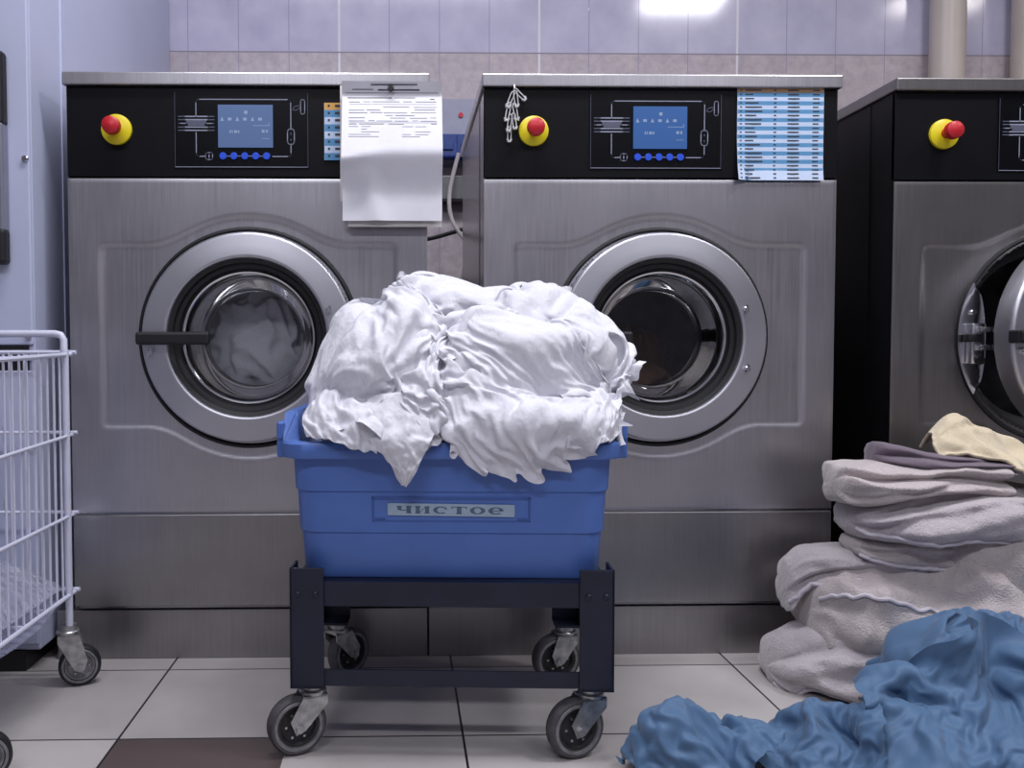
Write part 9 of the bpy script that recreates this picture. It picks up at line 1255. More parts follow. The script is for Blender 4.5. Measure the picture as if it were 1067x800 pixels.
     2,-6,-3,7,1,7,2,-5,-9,7,-5,9,3,-6,2,-4,0,10,1,-4,-6,-4,10,3,-5,-1,-1,-6,10,0,1,-1,-6,1,-2,5,2,-1,-1,2,-5,4,5,-3,8,2,-8,-6,5,2,-7,8,1,-2,5,-2,-1,-4,1,2,-1,0,-6,1,11,-9,2,7,-3,-1,2,1,-3,2,-3,-6,-1,-3,14,2,1,-1,-3,3,0,-2,-9,1,2,3,9,-1,3,-6,-6,3,-2,2,1,-1,6,-7,1,3,-1,2,-3,3,-2,6,9,-10,3,-5,5,-9,4,12,-1,-11,
     3,0,-4,9,-2,-1,4,-9,8,0,-7,6,2,-2,-13,7,9,-3,2,0,-9,7,0,1,-2,-4,12,-5,2,-13,9,-4,0,9,-3,1,2,-3,-3,4,-2,5,1,-8,5,-8,-3,11,-13,10,-4,3,4,-2,2,5,-5,0,-7,0,1,-10,8,4,-2,1,5,-7,-2,10,-8,5,2,-8,1,6,0,-1,-3,-8,6,10,-14,5,1,4,-6,1,2,1,3,3,-2,3,-7,-7,8,-10,3,15,0,-2,-3,-9,4,10,-10,3,6,-8,2,1,4,-3,-2,-1,-1,-5,4,-5,
     8,0,1,-1,-2,-3,0,6,-6,8,-5,-6,11,-4,2,-1,1,12,-4,-11,0,8,-4,1,2,-2,2,-3,6,1,-6,-1,2,0,3,-6,7,-2,2,2,0,-2,1,2,-14,-6,-1,8,0,-10,10,8,-6,6,-5,-2,-8,5,0,3,1,-8,12,-5,0,5,-12,7,0,6,0,-5,3,-4,0,1,4,-10,7,5,-10,4,-2,6,4,-7,1,-4,4,13,-12,9,-2,0,-1,-1,4,-4,1,-2,3,5,3,-2,-2,-3,3,-4,3,-2,-8,1,2,-3,7,-11,4,0,-1,1,
     -2,3,5,-9,0,12,1,-1,3,-2,-4,4,-6,5,6,-4,9,0,-3,1,2,-5,-4,-4,1,5,0,2,-3,-5,-8,-2,0,0,-1,3,0,9,1,2,-2,0,3,0,-3,-4,1,0,0,6,7,-2,4,1,-9,-1,1,-2,-3,-1,4,0,-4,3,3,5,-3,-10,-2,6,2,-2,3,0,1,7,-2,-1,-7,8,-10,-2,8,-3,11,4,-5,1,4,-2,-10,0,7,-6,-3,-2,2,3,3,-4,-9,10,-4,6,-1,1,-8,1,12,-14,4,5,-4,0,-6,12,-13,7,3,0,
     -5,0,2,5,7,-4,-2,-7,12,-11,-3,0,7,-2,3,-10,4,11,-10,0,-4,3,-1,1,8,-6,-2,-4,0,2,3,5,-4,8,-6,-3,7,-3,-8,6,5,-3,5,-9,12,-8,-3,0,2,0,-9,2,6,-5,2,7,-5,-4,-2,8,-5,-2,5,-3,-1,-1,3,-5,5,-2,3,1,-1,2,-11,7,0,-2,-3,0,11,-6,1,1,-1,-6,-1,2,8,-11,4,7,-11,3,-5,4,3,0,4,-3,-4,4,3,-10,0,1,-1,-1,-2,5,-4,1,-2,8,-4,-2,3,-4,2,8,
     0,-7,-1,8,-4,-4,5,6,-11,4,-2,-7,4,-5,7,-1,-6,3,8,-9,9,2,-8,-1,1,-3,0,0,2,1,0,0,3,-5,0,-3,-3,0,-2,11,-12,2,9,0,-6,8,1,-7,7,-17,8,5,-3,-6,6,-12,3,0,-1,2,8,3,-1,-9,-3,3,1,-2,1,-4,8,-9,-5,3,-4,2,-1,-4,10,-1,-6,4,-1,1,10,-14,-3,-5,4,4,1,-8,12,3,-5,-2,-8,-2,11,6,-10,-4,2,0,-2,1,5,-10,-2,10,3,-14,5,-9,7,-1,1,1,-5,6,
     10,-3,-2,-6,-7,1,-3,-4,7,-3,0,10,-4,-5,4,6,-8,-1,1,-2,-10,13,5,-12,-1,10,-1,-5,3,-10,3,-3,4,6,-11,-2,0,0,-1,6,5,2,-6,-8,12,-8,1,1,3,-7,3,9,-11,-1,6,1,-9,8,5,-5,-2,13,-14,4,3,-9,-1,-1,-4,7,-9,0,3,3,-5,4,7,3,-4,-6,5,-9,7,-6,8,-8,6,1,-8,0,
     ),
))
CLOTH['b_right'] = (58, 39, (0.845, 1.294, 0.004), (
    (9,-1,13,0,11,5,8,9,10,12,4,10,12,11,6,10,4,9,6,9,7,10,9,9,5,10,5,9,10,3,7,6,4,6,7,11,8,7,12,12,0,10,12,9,5,12,10,9,-2,11,10,10,7,9,6,6,7,4,2,-3,8,-8,11,-5,4,-4,0,-1,-1,7,-5,-2,-4,3,-2,6,-2,2,-2,1,-3,-1,-3,1,-1,5,-5,-3,1,0,1,7,2,-2,-5,3,3,-5,-5,11,-4,-3,0,4,-6,0,2,11,-6,-2,-1,1,-3,1,1,2,4,-1,0,-1,
     7,-2,3,-6,5,-4,0,-1,-1,5,-4,1,0,0,-4,2,-1,2,-3,0,0,2,1,-3,-2,4,0,3,2,-1,-4,-1,5,2,-5,-1,0,1,-1,0,1,-2,0,2,0,-5,1,4,2,-1,-2,3,0,-2,-1,2,8,-1,6,-5,1,-6,9,1,3,-7,0,0,0,-1,-1,1,-2,3,-1,3,-1,3,3,-8,-3,4,2,-4,1,0,2,1,5,-6,1,-6,2,5,-4,3,-3,-3,4,2,1,-3,3,-1,5,-1,-2,-7,2,2,-1,2,3,0,-4,1,10,0,3,-5,
     2,-10,-2,-4,9,-1,0,-6,1,1,-2,3,-1,0,1,3,2,-6,7,1,-8,1,-1,-2,5,2,-2,-5,9,-1,2,-3,-5,3,0,-2,3,-1,0,2,2,-4,-1,2,0,0,1,-8,1,2,0,1,0,4,-2,10,-2,-4,5,2,-6,-7,-6,5,7,3,-5,-1,2,2,-2,1,1,-4,-2,-1,3,1,-1,6,1,5,-2,-9,1,2,2,-4,-3,-3,2,4,-1,-7,6,0,1,-5,1,3,0,5,-8,1,-1,2,6,-4,0,-3,-1,-1,-1,3,1,0,2,4,1,9,
     -9,-3,0,-3,0,10,-6,-1,0,4,-4,-1,4,0,-3,2,-1,2,-2,-5,0,3,7,-7,0,-3,0,4,5,-12,-2,0,9,1,-7,3,5,-5,0,5,-6,5,-7,0,6,2,3,-4,1,-3,0,-3,-2,-1,-1,5,-10,2,-4,-3,12,2,3,-2,3,7,-11,0,-1,5,1,-1,-5,3,0,1,-8,0,4,2,0,-5,8,-5,2,-1,0,-4,11,-7,0,0,-1,5,-5,1,3,-5,0,3,0,3,0,-1,-3,1,0,0,1,-2,0,0,9,-10,-12,13,-2,-16,8,11,
     3,1,-4,-2,-1,8,-1,-2,0,3,-4,5,-2,-8,0,9,-3,-2,-6,3,6,-10,4,0,1,-3,4,1,5,-5,-4,-2,4,2,-1,2,4,-7,1,2,5,3,-8,3,1,-2,2,-2,5,-3,-7,2,3,-7,-3,-8,1,17,2,0,1,4,-5,3,-1,-1,-1,-2,-3,0,-2,0,1,-1,-5,5,1,3,-6,-3,7,-6,-3,2,6,-6,0,-1,8,2,-1,-4,2,0,1,-3,5,0,-4,-2,1,7,-1,-5,4,-1,4,-5,6,1,-2,4,13,-25,-8,22,8,-2,-1,-4,
     0,3,0,2,-2,0,-3,0,2,-2,0,1,-2,6,-9,-3,0,1,2,-3,11,-7,2,-7,2,-2,5,0,-3,2,4,-1,-2,-2,4,1,-2,4,2,-4,-1,-1,4,-5,-1,-4,3,2,6,-9,10,-25,4,22,12,-3,1,-4,1,-3,2,-2,0,0,-1,-4,-3,1,-4,1,5,1,-5,9,-1,-3,2,-4,2,-12,11,-7,4,5,3,0,0,0,0,-4,2,-1,0,-3,-1,4,-2,-1,3,-3,2,-2,6,2,-5,-3,-1,-1,-17,-12,19,17,5,2,-6,1,-1,-2,-2,-9,
     4,3,2,0,4,-4,0,4,0,-4,2,0,-7,4,5,-7,0,-6,7,-3,3,2,-1,-2,-2,2,4,-2,1,-3,1,-1,2,-1,-2,2,-1,-2,5,-5,2,-1,-2,10,-5,-7,3,-8,1,11,7,2,-2,1,-8,-2,-7,-3,8,-2,2,-1,3,3,-6,-2,4,0,5,-3,3,2,-8,0,7,-3,4,-2,1,0,-6,3,-2,0,-4,1,5,-2,1,1,-2,-1,-2,2,-1,2,-1,2,3,-6,1,1,-4,9,-3,-7,3,3,3,-5,-1,0,-1,-1,-6,-4,2,0,3,-1,
     4,-1,3,4,2,-6,-1,-1,3,-1,3,0,-4,-2,6,-1,0,0,2,4,-4,-4,-1,2,-3,-1,4,-2,-2,2,-2,5,-3,0,2,4,-7,3,7,-7,-2,3,-4,7,-1,5,0,4,0,-10,1,3,-2,-2,-7,2,-1,1,-1,1,6,-2,8,-1,1,0,-1,-5,2,1,3,1,-4,-5,2,-2,3,1,1,3,4,-5,-3,2,-5,-3,2,0,-2,1,-1,2,3,-2,-3,3,-1,-3,5,1,1,-3,-7,8,7,-3,-1,-2,4,-4,-4,-2,-1,5,-6,1,-1,1,5,-3,
     4,3,-1,4,-2,-4,4,-2,1,2,1,3,-8,0,4,-1,-1,2,-1,1,2,-1,-6,3,0,-7,0,2,-1,-2,-1,0,1,1,4,0,-3,2,1,-5,6,1,-6,8,0,-9,8,-4,-3,-3,2,-6,1,2,-1,-1,5,1,4,1,-3,1,-2,2,6,-3,-3,-2,1,0,5,6,-8,-1,2,0,-4,1,-2,-2,2,2,-1,-3,2,-4,-3,2,-6,1,0,2,6,-3,3,6,-3,-6,2,-3,1,2,3,2,0,-4,7,-5,3,-2,4,-8,-2,1,3,0,-2,0,1,2,
     -2,5,0,1,-8,6,-4,3,-1,-5,7,5,-6,-3,3,1,-1,-4,3,-3,-4,-1,5,1,-1,1,-6,6,-6,-3,-1,2,5,0,0,4,-4,-5,1,3,-1,1,1,-2,1,-6,11,-2,2,-3,6,-2,-1,0,-3,2,1,-4,1,3,-6,0,-3,10,-4,1,-4,2,1,-4,2,8,-3,-6,2,1,2,-2,1,-6,2,-2,0,1,2,-1,-4,3,-7,0,2,4,1,-3,-1,5,-7,2,4,-2,0,6,-6,-1,1,-2,3,2,7,0,3,-2,-1,-1,-4,0,-2,1,-1,2,
     -1,0,1,-1,-1,1,-1,1,-5,1,-2,4,3,-3,-2,4,-1,0,0,-3,-1,-3,1,1,-5,-1,-2,4,2,2,-2,0,3,-4,5,4,-11,0,7,-1,-1,2,-2,8,-5,1,2,3,3,2,-1,-1,-2,-2,-4,3,-5,1,-5,2,0,-2,-3,5,0,3,1,1,-2,-1,-1,0,2,-1,0,4,-3,-1,2,-2,-1,0,-2,-4,5,2,-4,1,-1,2,-1,1,-4,0,4,9,-10,-4,-2,-3,8,-6,-1,10,-5,0,1,8,0,-3,2,-1,-3,-1,-7,1,-4,4,-4,0,
     -2,2,0,3,-1,-2,8,-4,3,4,-6,-1,4,-8,6,-1,2,0,-1,0,-3,1,5,-1,-4,7,-3,-3,-3,-1,0,0,-2,1,-2,9,-7,-2,-5,2,2,-2,-1,10,-4,0,0,4,6,-11,0,1,-3,5,-2,-3,-3,0,0,-2,0,0,0,1,2,4,7,-4,-3,8,-8,-2,9,-4,0,-1,1,-1,1,-2,-2,3,0,1,2,0,-3,0,-3,-4,7,-5,2,-4,-1,4,-2,1,-9,5,-1,-4,3,11,-5,-3,3,1,7,-6,2,0,-5,-2,-2,5,0,-4,1,1,
     -5,1,2,3,-1,0,2,3,-4,8,-4,-1,-8,4,7,-2,0,2,-3,1,4,-7,7,-4,0,0,-6,2,-1,-4,3,-1,4,-5,-2,-3,3,-4,-5,-1,0,-1,-1,9,4,1,-2,0,2,-3,-7,3,-3,9,-12,2,1,-3,-1,4,-1,1,3,1,1,4,-4,2,1,-1,-2,7,1,-2,-5,5,-4,5,-3,2,4,-5,3,-4,-3,1,-2,-5,1,1,0,3,-4,2,-3,0,5,-7,-7,2,-3,0,5,3,1,5,-3,1,-4,6,-5,8,-14,4,-1,-2,7,-4,1,-4,
     2,1,3,0,-1,4,2,-4,5,0,-5,-2,5,-2,0,1,5,-3,0,3,-2,-3,-4,2,-5,0,2,0,-1,1,-2,1,1,-3,-2,11,3,-10,-9,-3,2,1,3,2,0,2,-4,4,-6,4,-1,10,-5,-8,1,1,2,-2,2,0,-1,1,4,1,0,-5,2,-1,0,1,0,-1,3,-1,5,-10,6,0,0,0,-5,4,-2,3,-5,3,-4,3,-3,2,3,-8,2,2,-12,13,0,-7,-8,-1,1,2,2,1,0,4,-4,1,1,1,-8,3,9,-2,-7,6,1,-3,-1,3,
     -4,0,0,-1,3,1,-5,3,0,1,0,2,-2,2,0,-3,1,0,0,-3,1,-1,0,0,-2,5,-4,2,-3,7,-1,8,0,3,-23,20,0,-5,-13,-1,1,0,2,2,4,-3,4,-5,-2,3,2,-2,4,3,-4,-4,8,-1,-3,0,0,-2,0,-3,1,5,-3,0,0,1,2,-1,-2,1,0,-1,1,-1,-3,-1,0,0,2,-1,2,0,-2,0,-4,12,3,-1,-4,13,-19,7,7,-5,-9,-2,1,-1,3,1,2,1,5,-2,1,4,-1,-3,3,0,2,-4,1,-4,0,-4,
     2,-2,1,-2,0,0,1,-1,2,2,0,-5,6,-3,0,-3,3,1,-1,-1,-4,-2,4,-2,5,5,-6,0,-2,3,-7,9,-4,8,-3,-7,5,-5,-4,-4,1,0,0,-1,-2,3,3,7,-4,4,-3,1,2,-2,1,-3,2,-3,3,-5,-1,2,-3,-1,2,-1,3,-2,-3,3,-2,4,0,-1,-2,2,7,-6,-2,-4,4,-1,2,-4,-4,7,-1,-2,1,4,0,-1,-2,-17,18,0,0,-3,-3,-5,-2,-1,5,5,-3,-4,2,5,0,1,2,5,-2,-8,0,0,1,-4,2,-3,
     0,3,-4,-2,3,-1,0,-2,-2,5,-2,-2,1,4,-3,5,1,-5,6,-7,-1,-1,1,2,-4,1,-1,5,0,-5,10,-4,1,-28,7,8,-4,2,-4,-4,-1,1,0,4,1,-1,5,3,8,-6,1,4,-8,1,0,-1,0,-4,4,-4,0,2,1,0,-1,-4,2,2,-3,-4,6,-2,1,2,-2,1,-5,-2,7,1,0,1,-1,-1,-5,3,10,-9,2,-7,8,9,-17,-14,3,8,1,4,4,-10,-1,-1,-1,5,0,-2,2,2,0,1,5,-4,-10,2,-1,0,3,-5,3,-3,
     4,0,0,-5,5,3,-7,5,3,-7,5,-3,-2,-3,3,-1,-5,-1,0,-3,0,3,8,9,0,0,11,-3,-9,-4,3,13,-10,-11,2,-2,2,3,7,-7,0,0,-1,1,1,-3,-3,6,-2,2,10,-13,-10,0,0,0,2,0,6,-2,2,-3,7,-4,0,5,-2,1,6,-5,-1,-2,-3,-1,7,-3,1,-4,5,2,2,-3,-3,0,8,-2,1,5,-13,1,11,7,-12,-17,4,0,-3,7,4,-4,-2,0,-3,2,0,1,0,0,0,8,1,-14,-2,1,0,4,2,-4,2,-1,
     3,-5,5,-3,1,-2,4,1,-2,1,1,-3,0,4,2,1,0,-4,1,-1,0,5,-5,3,0,-1,3,6,-14,-4,0,15,-12,-5,1,-1,-5,2,0,2,0,0,0,3,2,-1,1,1,4,4,-1,-11,-1,1,0,1,4,-6,-1,0,4,-1,1,-3,2,-5,1,-1,1,4,7,-11,2,9,-5,4,-1,-1,1,2,-5,7,-5,0,-2,6,7,2,-3,-9,-8,21,-10,-12,-1,1,-1,1,0,2,5,-3,0,2,3,0,-1,1,9,-1,-6,-6,0,0,-1,-2,5,-1,1,-3,
     0,1,1,-1,-1,-4,2,-1,-2,1,6,-6,-3,3,3,2,0,-1,1,3,-8,3,-5,-4,-3,4,8,-2,1,-8,1,2,-5,2,0,3,3,-2,-3,-3,2,0,0,0,0,1,0,7,4,-1,-10,-5,-2,1,1,0,3,2,6,-5,-5,4,-3,-3,3,0,-5,-1,0,6,3,2,1,-5,3,-3,2,1,-4,8,
     ),
    (32,-6,-4,2,-5,-4,-6,-4,-4,-1,8,-2,-1,2,1,3,10,-7,2,-3,3,-1,3,3,8,1,9,0,4,1,6,-3,6,-6,-2,3,3,-4,-3,3,-2,-4,4,2,3,3,0,2,3,0,2,1,1,-1,5,1,-3,5,11,7,0,2,-4,4,0,1,-1,1,1,-10,11,-4,2,2,-4,-9,14,-2,1,1,1,-1,-2,-3,3,-6,6,0,-1,-9,8,-6,5,1,-4,-2,6,-1,-9,4,5,-4,2,1,-7,4,4,-3,1,0,-2,6,0,-5,2,1,-8,-2,5,2,
     -1,5,-1,-2,1,0,-2,5,-1,-7,9,-5,0,6,0,-5,3,1,-3,3,-1,1,-3,1,1,-2,-3,4,-2,0,-5,3,2,-2,-2,-4,6,0,2,-4,2,2,-4,3,-2,1,0,3,-5,3,-3,5,-1,-4,1,1,-8,10,-3,4,4,-6,3,-1,-1,-1,-11,13,-3,0,5,-3,0,3,0,-1,2,-3,-5,5,1,-1,-1,1,0,2,-7,7,-6,3,-3,-4,5,-1,-1,-6,9,-5,1,0,-2,5,-2,2,-5,3,-1,5,-2,1,0,1,-4,2,3,-3,9,2,-2,-3,
     3,7,-2,-6,0,0,-5,9,1,-2,-4,-3,2,3,-3,0,3,4,-1,-1,-8,1,5,2,0,2,-6,4,2,-5,4,-5,-3,4,0,-2,-2,5,-1,2,-6,6,-4,1,4,-2,-4,-2,0,-4,0,7,2,0,6,6,-3,17,-5,-1,2,0,-7,-9,15,-6,2,4,-1,1,-3,-9,-2,8,2,4,-7,-6,6,7,-8,-11,3,9,2,0,-8,6,2,-7,0,9,-8,6,-5,4,-6,7,-6,4,-2,2,-1,-6,3,6,2,-1,-1,-3,0,1,1,-3,-2,19,-8,0,9,-7,
     3,-15,7,6,1,-3,2,-1,4,-1,3,-6,-8,-3,2,8,-5,-6,4,10,-5,-4,-9,9,4,-6,1,5,-1,-1,-9,12,-2,2,-4,4,-6,6,-2,0,-1,6,-1,-2,-1,3,-5,5,0,-2,-1,4,-1,12,-9,12,-8,-2,10,-24,10,9,-4,10,-5,-4,8,0,-2,0,3,-2,-2,-8,4,4,2,-4,-7,8,-5,4,-12,8,5,-10,1,6,3,1,-10,-1,6,3,3,-1,-4,-4,3,6,-5,2,1,-4,1,2,-3,4,-1,1,-5,-1,1,12,-14,17,0,-33,3,22,
     4,-3,3,3,-4,-4,2,4,0,0,1,-1,2,-8,6,-5,7,-4,1,3,-11,10,-11,9,0,1,2,-2,-2,-1,1,-3,4,-1,-2,-2,4,0,0,0,0,-1,5,-2,2,2,-1,0,-5,2,3,6,1,4,0,-23,-5,23,8,1,-2,-4,4,-9,-7,-2,3,5,4,8,3,-2,-3,0,3,-11,2,-3,6,-5,-6,15,-3,4,-4,-9,3,6,4,-5,-2,2,-2,4,0,-1,1,-7,-2,5,5,-1,0,5,-1,1,2,-1,-3,0,-3,-1,-1,-12,-2,26,9,-2,0,4,
     -1,-14,6,4,3,-6,-7,-1,-4,9,5,-4,-11,0,13,9,-4,-10,11,-9,-9,11,4,-7,3,-7,-3,0,11,-2,-5,0,4,1,5,-3,-2,8,-3,-2,1,3,-7,6,-2,3,2,0,-3,10,-8,-19,-3,32,5,0,1,-3,-3,-10,10,4,-3,0,5,-1,-5,-1,-5,-7,6,11,-3,-12,0,14,1,-7,7,-6,-16,2,2,2,9,-1,-3,0,7,-6,1,0,4,-4,-6,13,-3,-2,3,1,-1,1,-5,3,1,4,-1,1,2,2,7,7,-4,3,-2,-1,-4,-2,5,-4,
     -1,5,-2,3,-1,-1,0,-3,7,1,-5,3,0,-9,-7,9,10,-7,1,1,-10,8,-2,-9,4,7,-4,4,3,-2,-6,2,0,5,-3,-1,1,-2,1,3,0,0,2,-4,1,3,0,9,-3,6,3,1,-1,-6,-5,8,0,-6,3,1,0,-1,0,3,-1,0,2,-2,3,-3,2,0,1,-1,-10,3,9,-6,6,-2,-3,0,5,-3,2,-2,-8,8,2,-1,-8,4,2,-5,3,3,0,-3,-2,6,-2,-1,4,-5,2,-4,11,2,-3,-5,0,3,-1,4,-5,-4,7,1,-2,2,
     0,-2,4,-1,-3,4,-7,-2,10,0,0,0,0,3,-9,-2,11,-7,5,-1,0,0,-1,-3,3,-1,-3,3,-1,1,-2,3,-3,0,-1,0,4,-3,-4,5,2,-5,4,-5,5,8,-1,-2,1,2,-3,4,2,1,-2,0,-4,0,2,0,1,-7,8,-1,0,3,1,-9,2,8,-3,-5,4,4,-3,-3,6,-3,2,-1,-3,1,0,-4,5,-6,0,1,-2,4,0,3,-7,2,3,2,-3,0,-1,1,2,-3,2,-2,7,0,2,0,0,1,-5,0,5,2,-1,-1,-2,-2,5,-5,
     2,2,2,-12,7,3,1,-7,0,9,-3,-3,3,4,-3,-3,3,-3,4,-1,-4,0,5,-2,0,-7,5,3,-5,1,-1,2,-1,-2,-2,7,-1,-4,0,5,0,-1,1,6,-1,-1,1,4,-5,-2,3,-1,5,0,1,-1,-4,-3,6,1,-4,3,3,-3,-4,6,-1,-1,0,7,-6,-5,6,1,0,-3,3,0,0,1,-2,-1,-3,6,0,-5,3,-1,-1,-1,0,2,-1,-1,2,-1,2,-3,-1,3,-1,2,8,-1,2,1,-6,2,2,-4,1,1,3,0,2,-5,3,-7,3,3,
     -6,6,2,1,-1,2,-5,-1,3,-2,2,-8,9,1,1,-4,3,0,0,0,-1,1,-3,3,2,-3,-2,-2,1,-4,3,3,0,-4,2,2,-2,-2,3,1,-2,10,-2,1,1,-2,-2,4,-4,1,-1,2,-7,0,11,-6,2,2,-5,5,0,-4,5,-3,3,1,-4,0,3,-2,3,-7,4,1,1,0,-1,1,0,0,-1,-3,3,1,2,-3,1,-7,4,-2,1,1,1,0,-1,2,-3,-4,6,1,9,-1,2,0,-4,1,1,0,-5,2,-2,10,-6,-8,8,3,-7,4,4,-1,
     -1,-2,1,2,-2,2,-2,3,-1,0,1,-4,2,1,-4,5,0,1,0,-1,-2,1,1,-2,-2,-8,5,3,1,-2,4,-3,0,1,1,0,-2,-3,4,10,-1,0,-3,1,2,1,1,-4,-4,1,3,-1,-2,-7,7,5,2,0,-5,4,-2,1,-4,5,-2,-1,4,-2,0,2,-2,-4,5,0,1,0,0,0,-1,1,-2,0,-3,-1,3,-1,2,-1,2,-2,-4,0,2,2,2,-3,1,-3,11,-2,1,1,-1,-5,4,1,0,-9,2,-3,6,-2,2,-6,7,-2,-2,9,-8,0,
     0,5,1,-4,1,1,4,-1,-5,4,0,-3,4,-3,3,-1,1,0,-1,-1,0,0,2,-4,3,-3,1,1,-5,3,-1,3,-4,-9,9,4,0,11,-1,-2,4,-2,-2,-5,6,-4,5,-14,0,8,3,7,-2,-3,3,-2,-12,11,3,-8,-3,-2,7,-1,3,1,1,0,-2,2,-2,2,-2,0,3,0,-1,0,-1,2,-2,-1,4,1,0,-5,0,-1,3,-7,-6,8,6,-9,2,6,12,1,-3,1,1,1,-4,-8,8,-4,8,-2,-13,16,-4,2,0,-5,-3,7,-1,-2,1,-10,
     7,1,4,-14,4,8,2,-1,0,-1,-4,7,-6,0,1,4,-1,-2,1,2,0,4,-3,1,-1,-8,4,-1,3,-5,-3,8,0,-7,6,16,-4,1,-2,2,0,0,-2,-2,4,-4,-4,10,-6,0,0,1,-6,6,-9,1,3,-4,0,-2,6,-1,5,-3,-4,6,-1,-2,4,0,-3,5,-8,-1,6,2,-3,-1,5,0,-2,4,-8,4,2,-6,3,-3,0,-2,4,3,-4,-1,17,-2,-2,0,1,0,1,0,-6,4,-4,4,0,-1,1,-6,2,3,-8,4,-8,0,12,-3,-8,-1,
     1,9,0,-2,-4,2,1,-2,5,-1,-1,0,-1,1,2,-2,-3,3,3,-5,4,0,-2,-5,6,-1,0,-1,2,-8,10,-2,-4,17,4,-8,-3,4,2,-1,0,-3,-3,3,3,-2,1,-3,-3,-7,7,4,1,-4,-9,0,9,-2,-3,3,1,2,0,-2,3,-3,0,1,-2,1,2,-2,-6,4,4,-2,-4,6,-2,-5,5,-4,0,-4,4,8,-3,2,0,-8,9,-8,13,3,-8,-5,6,4,1,0,0,-3,3,-1,3,-1,-8,4,4,-5,-4,-2,7,-1,-8,6,4,-2,-3,-5,
     2,-6,-1,-2,12,-2,1,4,-2,0,0,2,-8,4,2,0,-6,8,-3,1,1,2,0,-10,6,5,-7,7,-1,2,-3,8,-4,9,1,-13,-2,6,9,4,0,-1,0,-1,-2,-2,-6,0,-1,4,-2,1,5,0,-3,2,-1,0,-1,-8,6,-2,3,-10,5,0,6,-1,0,-1,1,1,-4,1,2,-2,-2,2,1,0,1,2,1,-5,4,-7,-1,8,-6,10,7,12,8,-14,1,-10,-4,6,10,2,-2,1,-1,-6,-1,0,-3,8,-3,0,-2,3,2,-1,-4,0,-4,7,1,-6,
     3,-5,7,-1,-3,0,0,2,2,-2,1,-3,-1,2,3,-5,0,1,-2,-6,1,8,-5,-4,9,-8,2,3,1,13,-8,1,2,-16,10,6,-11,8,10,1,-6,1,-2,-3,5,1,-2,1,-3,-1,3,4,-8,6,1,-6,-5,8,3,-4,-2,-3,3,-6,-2,10,1,-1,-2,5,-1,-2,0,6,-2,-5,-1,6,3,-11,-2,7,3,-5,3,-4,7,-5,11,-2,-2,25,-13,-2,-8,-1,-5,0,11,-3,-11,5,7,-8,0,3,4,0,-3,0,2,0,0,2,1,-10,-4,7,4,-4,
     -2,3,1,-5,2,3,4,-4,5,5,-5,0,2,4,-5,-3,-2,6,5,-8,-1,-1,-1,4,5,-3,2,5,1,2,-6,26,-15,-1,4,-12,3,-8,13,-5,-7,2,7,-1,1,-5,6,1,-3,2,0,-1,-2,7,0,-9,-8,9,7,-4,-1,5,4,-3,3,-3,8,-7,5,-1,-3,-3,4,1,-5,2,-2,6,7,-7,1,3,-8,0,5,0,3,6,2,-10,11,10,-7,0,1,-12,1,-3,12,-5,-3,4,-4,-4,1,9,3,-9,1,1,-3,2,4,2,-2,-5,-6,10,7,-5,
     2,-2,-1,3,3,-1,-1,3,4,-9,2,-6,13,-1,-4,0,2,-7,6,-2,3,6,-7,-5,5,10,-7,-2,14,-7,5,7,-5,4,-4,-3,-4,0,5,-4,-2,5,-8,1,-1,4,-4,-1,8,-6,1,-4,10,6,-1,-6,-2,5,2,-1,4,-6,-7,4,2,-2,-3,5,6,-9,6,-1,9,-6,3,-1,5,-8,4,2,-2,-2,0,-3,4,4,-7,-1,9,-3,3,-8,5,12,-3,-4,-1,5,1,-8,-2,6,-4,-3,2,3,-10,4,2,-2,2,-5,8,4,-1,-8,-3,4,2,-2,
     12,-5,-9,4,6,-4,-3,5,13,-1,-8,-1,7,-5,0,2,3,-4,0,2,-2,-3,4,8,-4,6,-1,-3,3,-5,3,-4,1,9,0,1,0,6,-3,-5,1,0,-5,-2,5,-3,-8,6,-4,2,-4,1,7,0,1,-3,-4,2,7,-2,9,2,-8,6,0,0,0,-2,0,4,0,0,1,-2,1,4,0,-3,1,2,-1,0,3,2,5,-2,-3,0,2,2,-1,-10,0,5,-1,1,3,12,-1,-5,1,-3,-3,1,1,-4,-4,1,3,-1,-7,6,9,2,1,-1,-8,0,2,5,
     5,2,-8,8,4,-8,0,3,-2,1,3,3,2,-1,3,2,0,-1,2,1,-6,8,4,-7,3,2,2,1,-4,-4,1,-4,3,6,1,-1,-1,2,-1,1,0,-5,-2,3,2,-3,-3,-5,8,-7,-3,5,5,1,1,4,-4,-2,-4,5,6,4,-9,2,6,-4,5,2,1,-1,1,0,0,2,0,-1,-1,-2,-3,-5,
     ),
    (123,-7,1,-11,7,-7,-5,-6,-1,0,-6,-3,0,3,9,-2,-3,1,9,0,-7,5,-2,4,-6,1,-2,2,1,7,1,10,-6,4,7,-2,-2,7,0,2,11,4,-3,-5,-9,0,7,7,11,-2,-3,3,4,5,2,-2,4,-4,-1,-7,3,-1,13,-16,9,-4,9,1,-1,4,-2,5,-6,-12,11,5,-7,-7,7,-1,-2,2,-3,10,-1,5,-9,-3,2,2,-2,6,-12,-1,11,0,-11,5,2,-12,3,-4,11,4,4,-1,-5,-9,12,4,2,-5,-4,5,1,-2,4,-2,-5,-3,
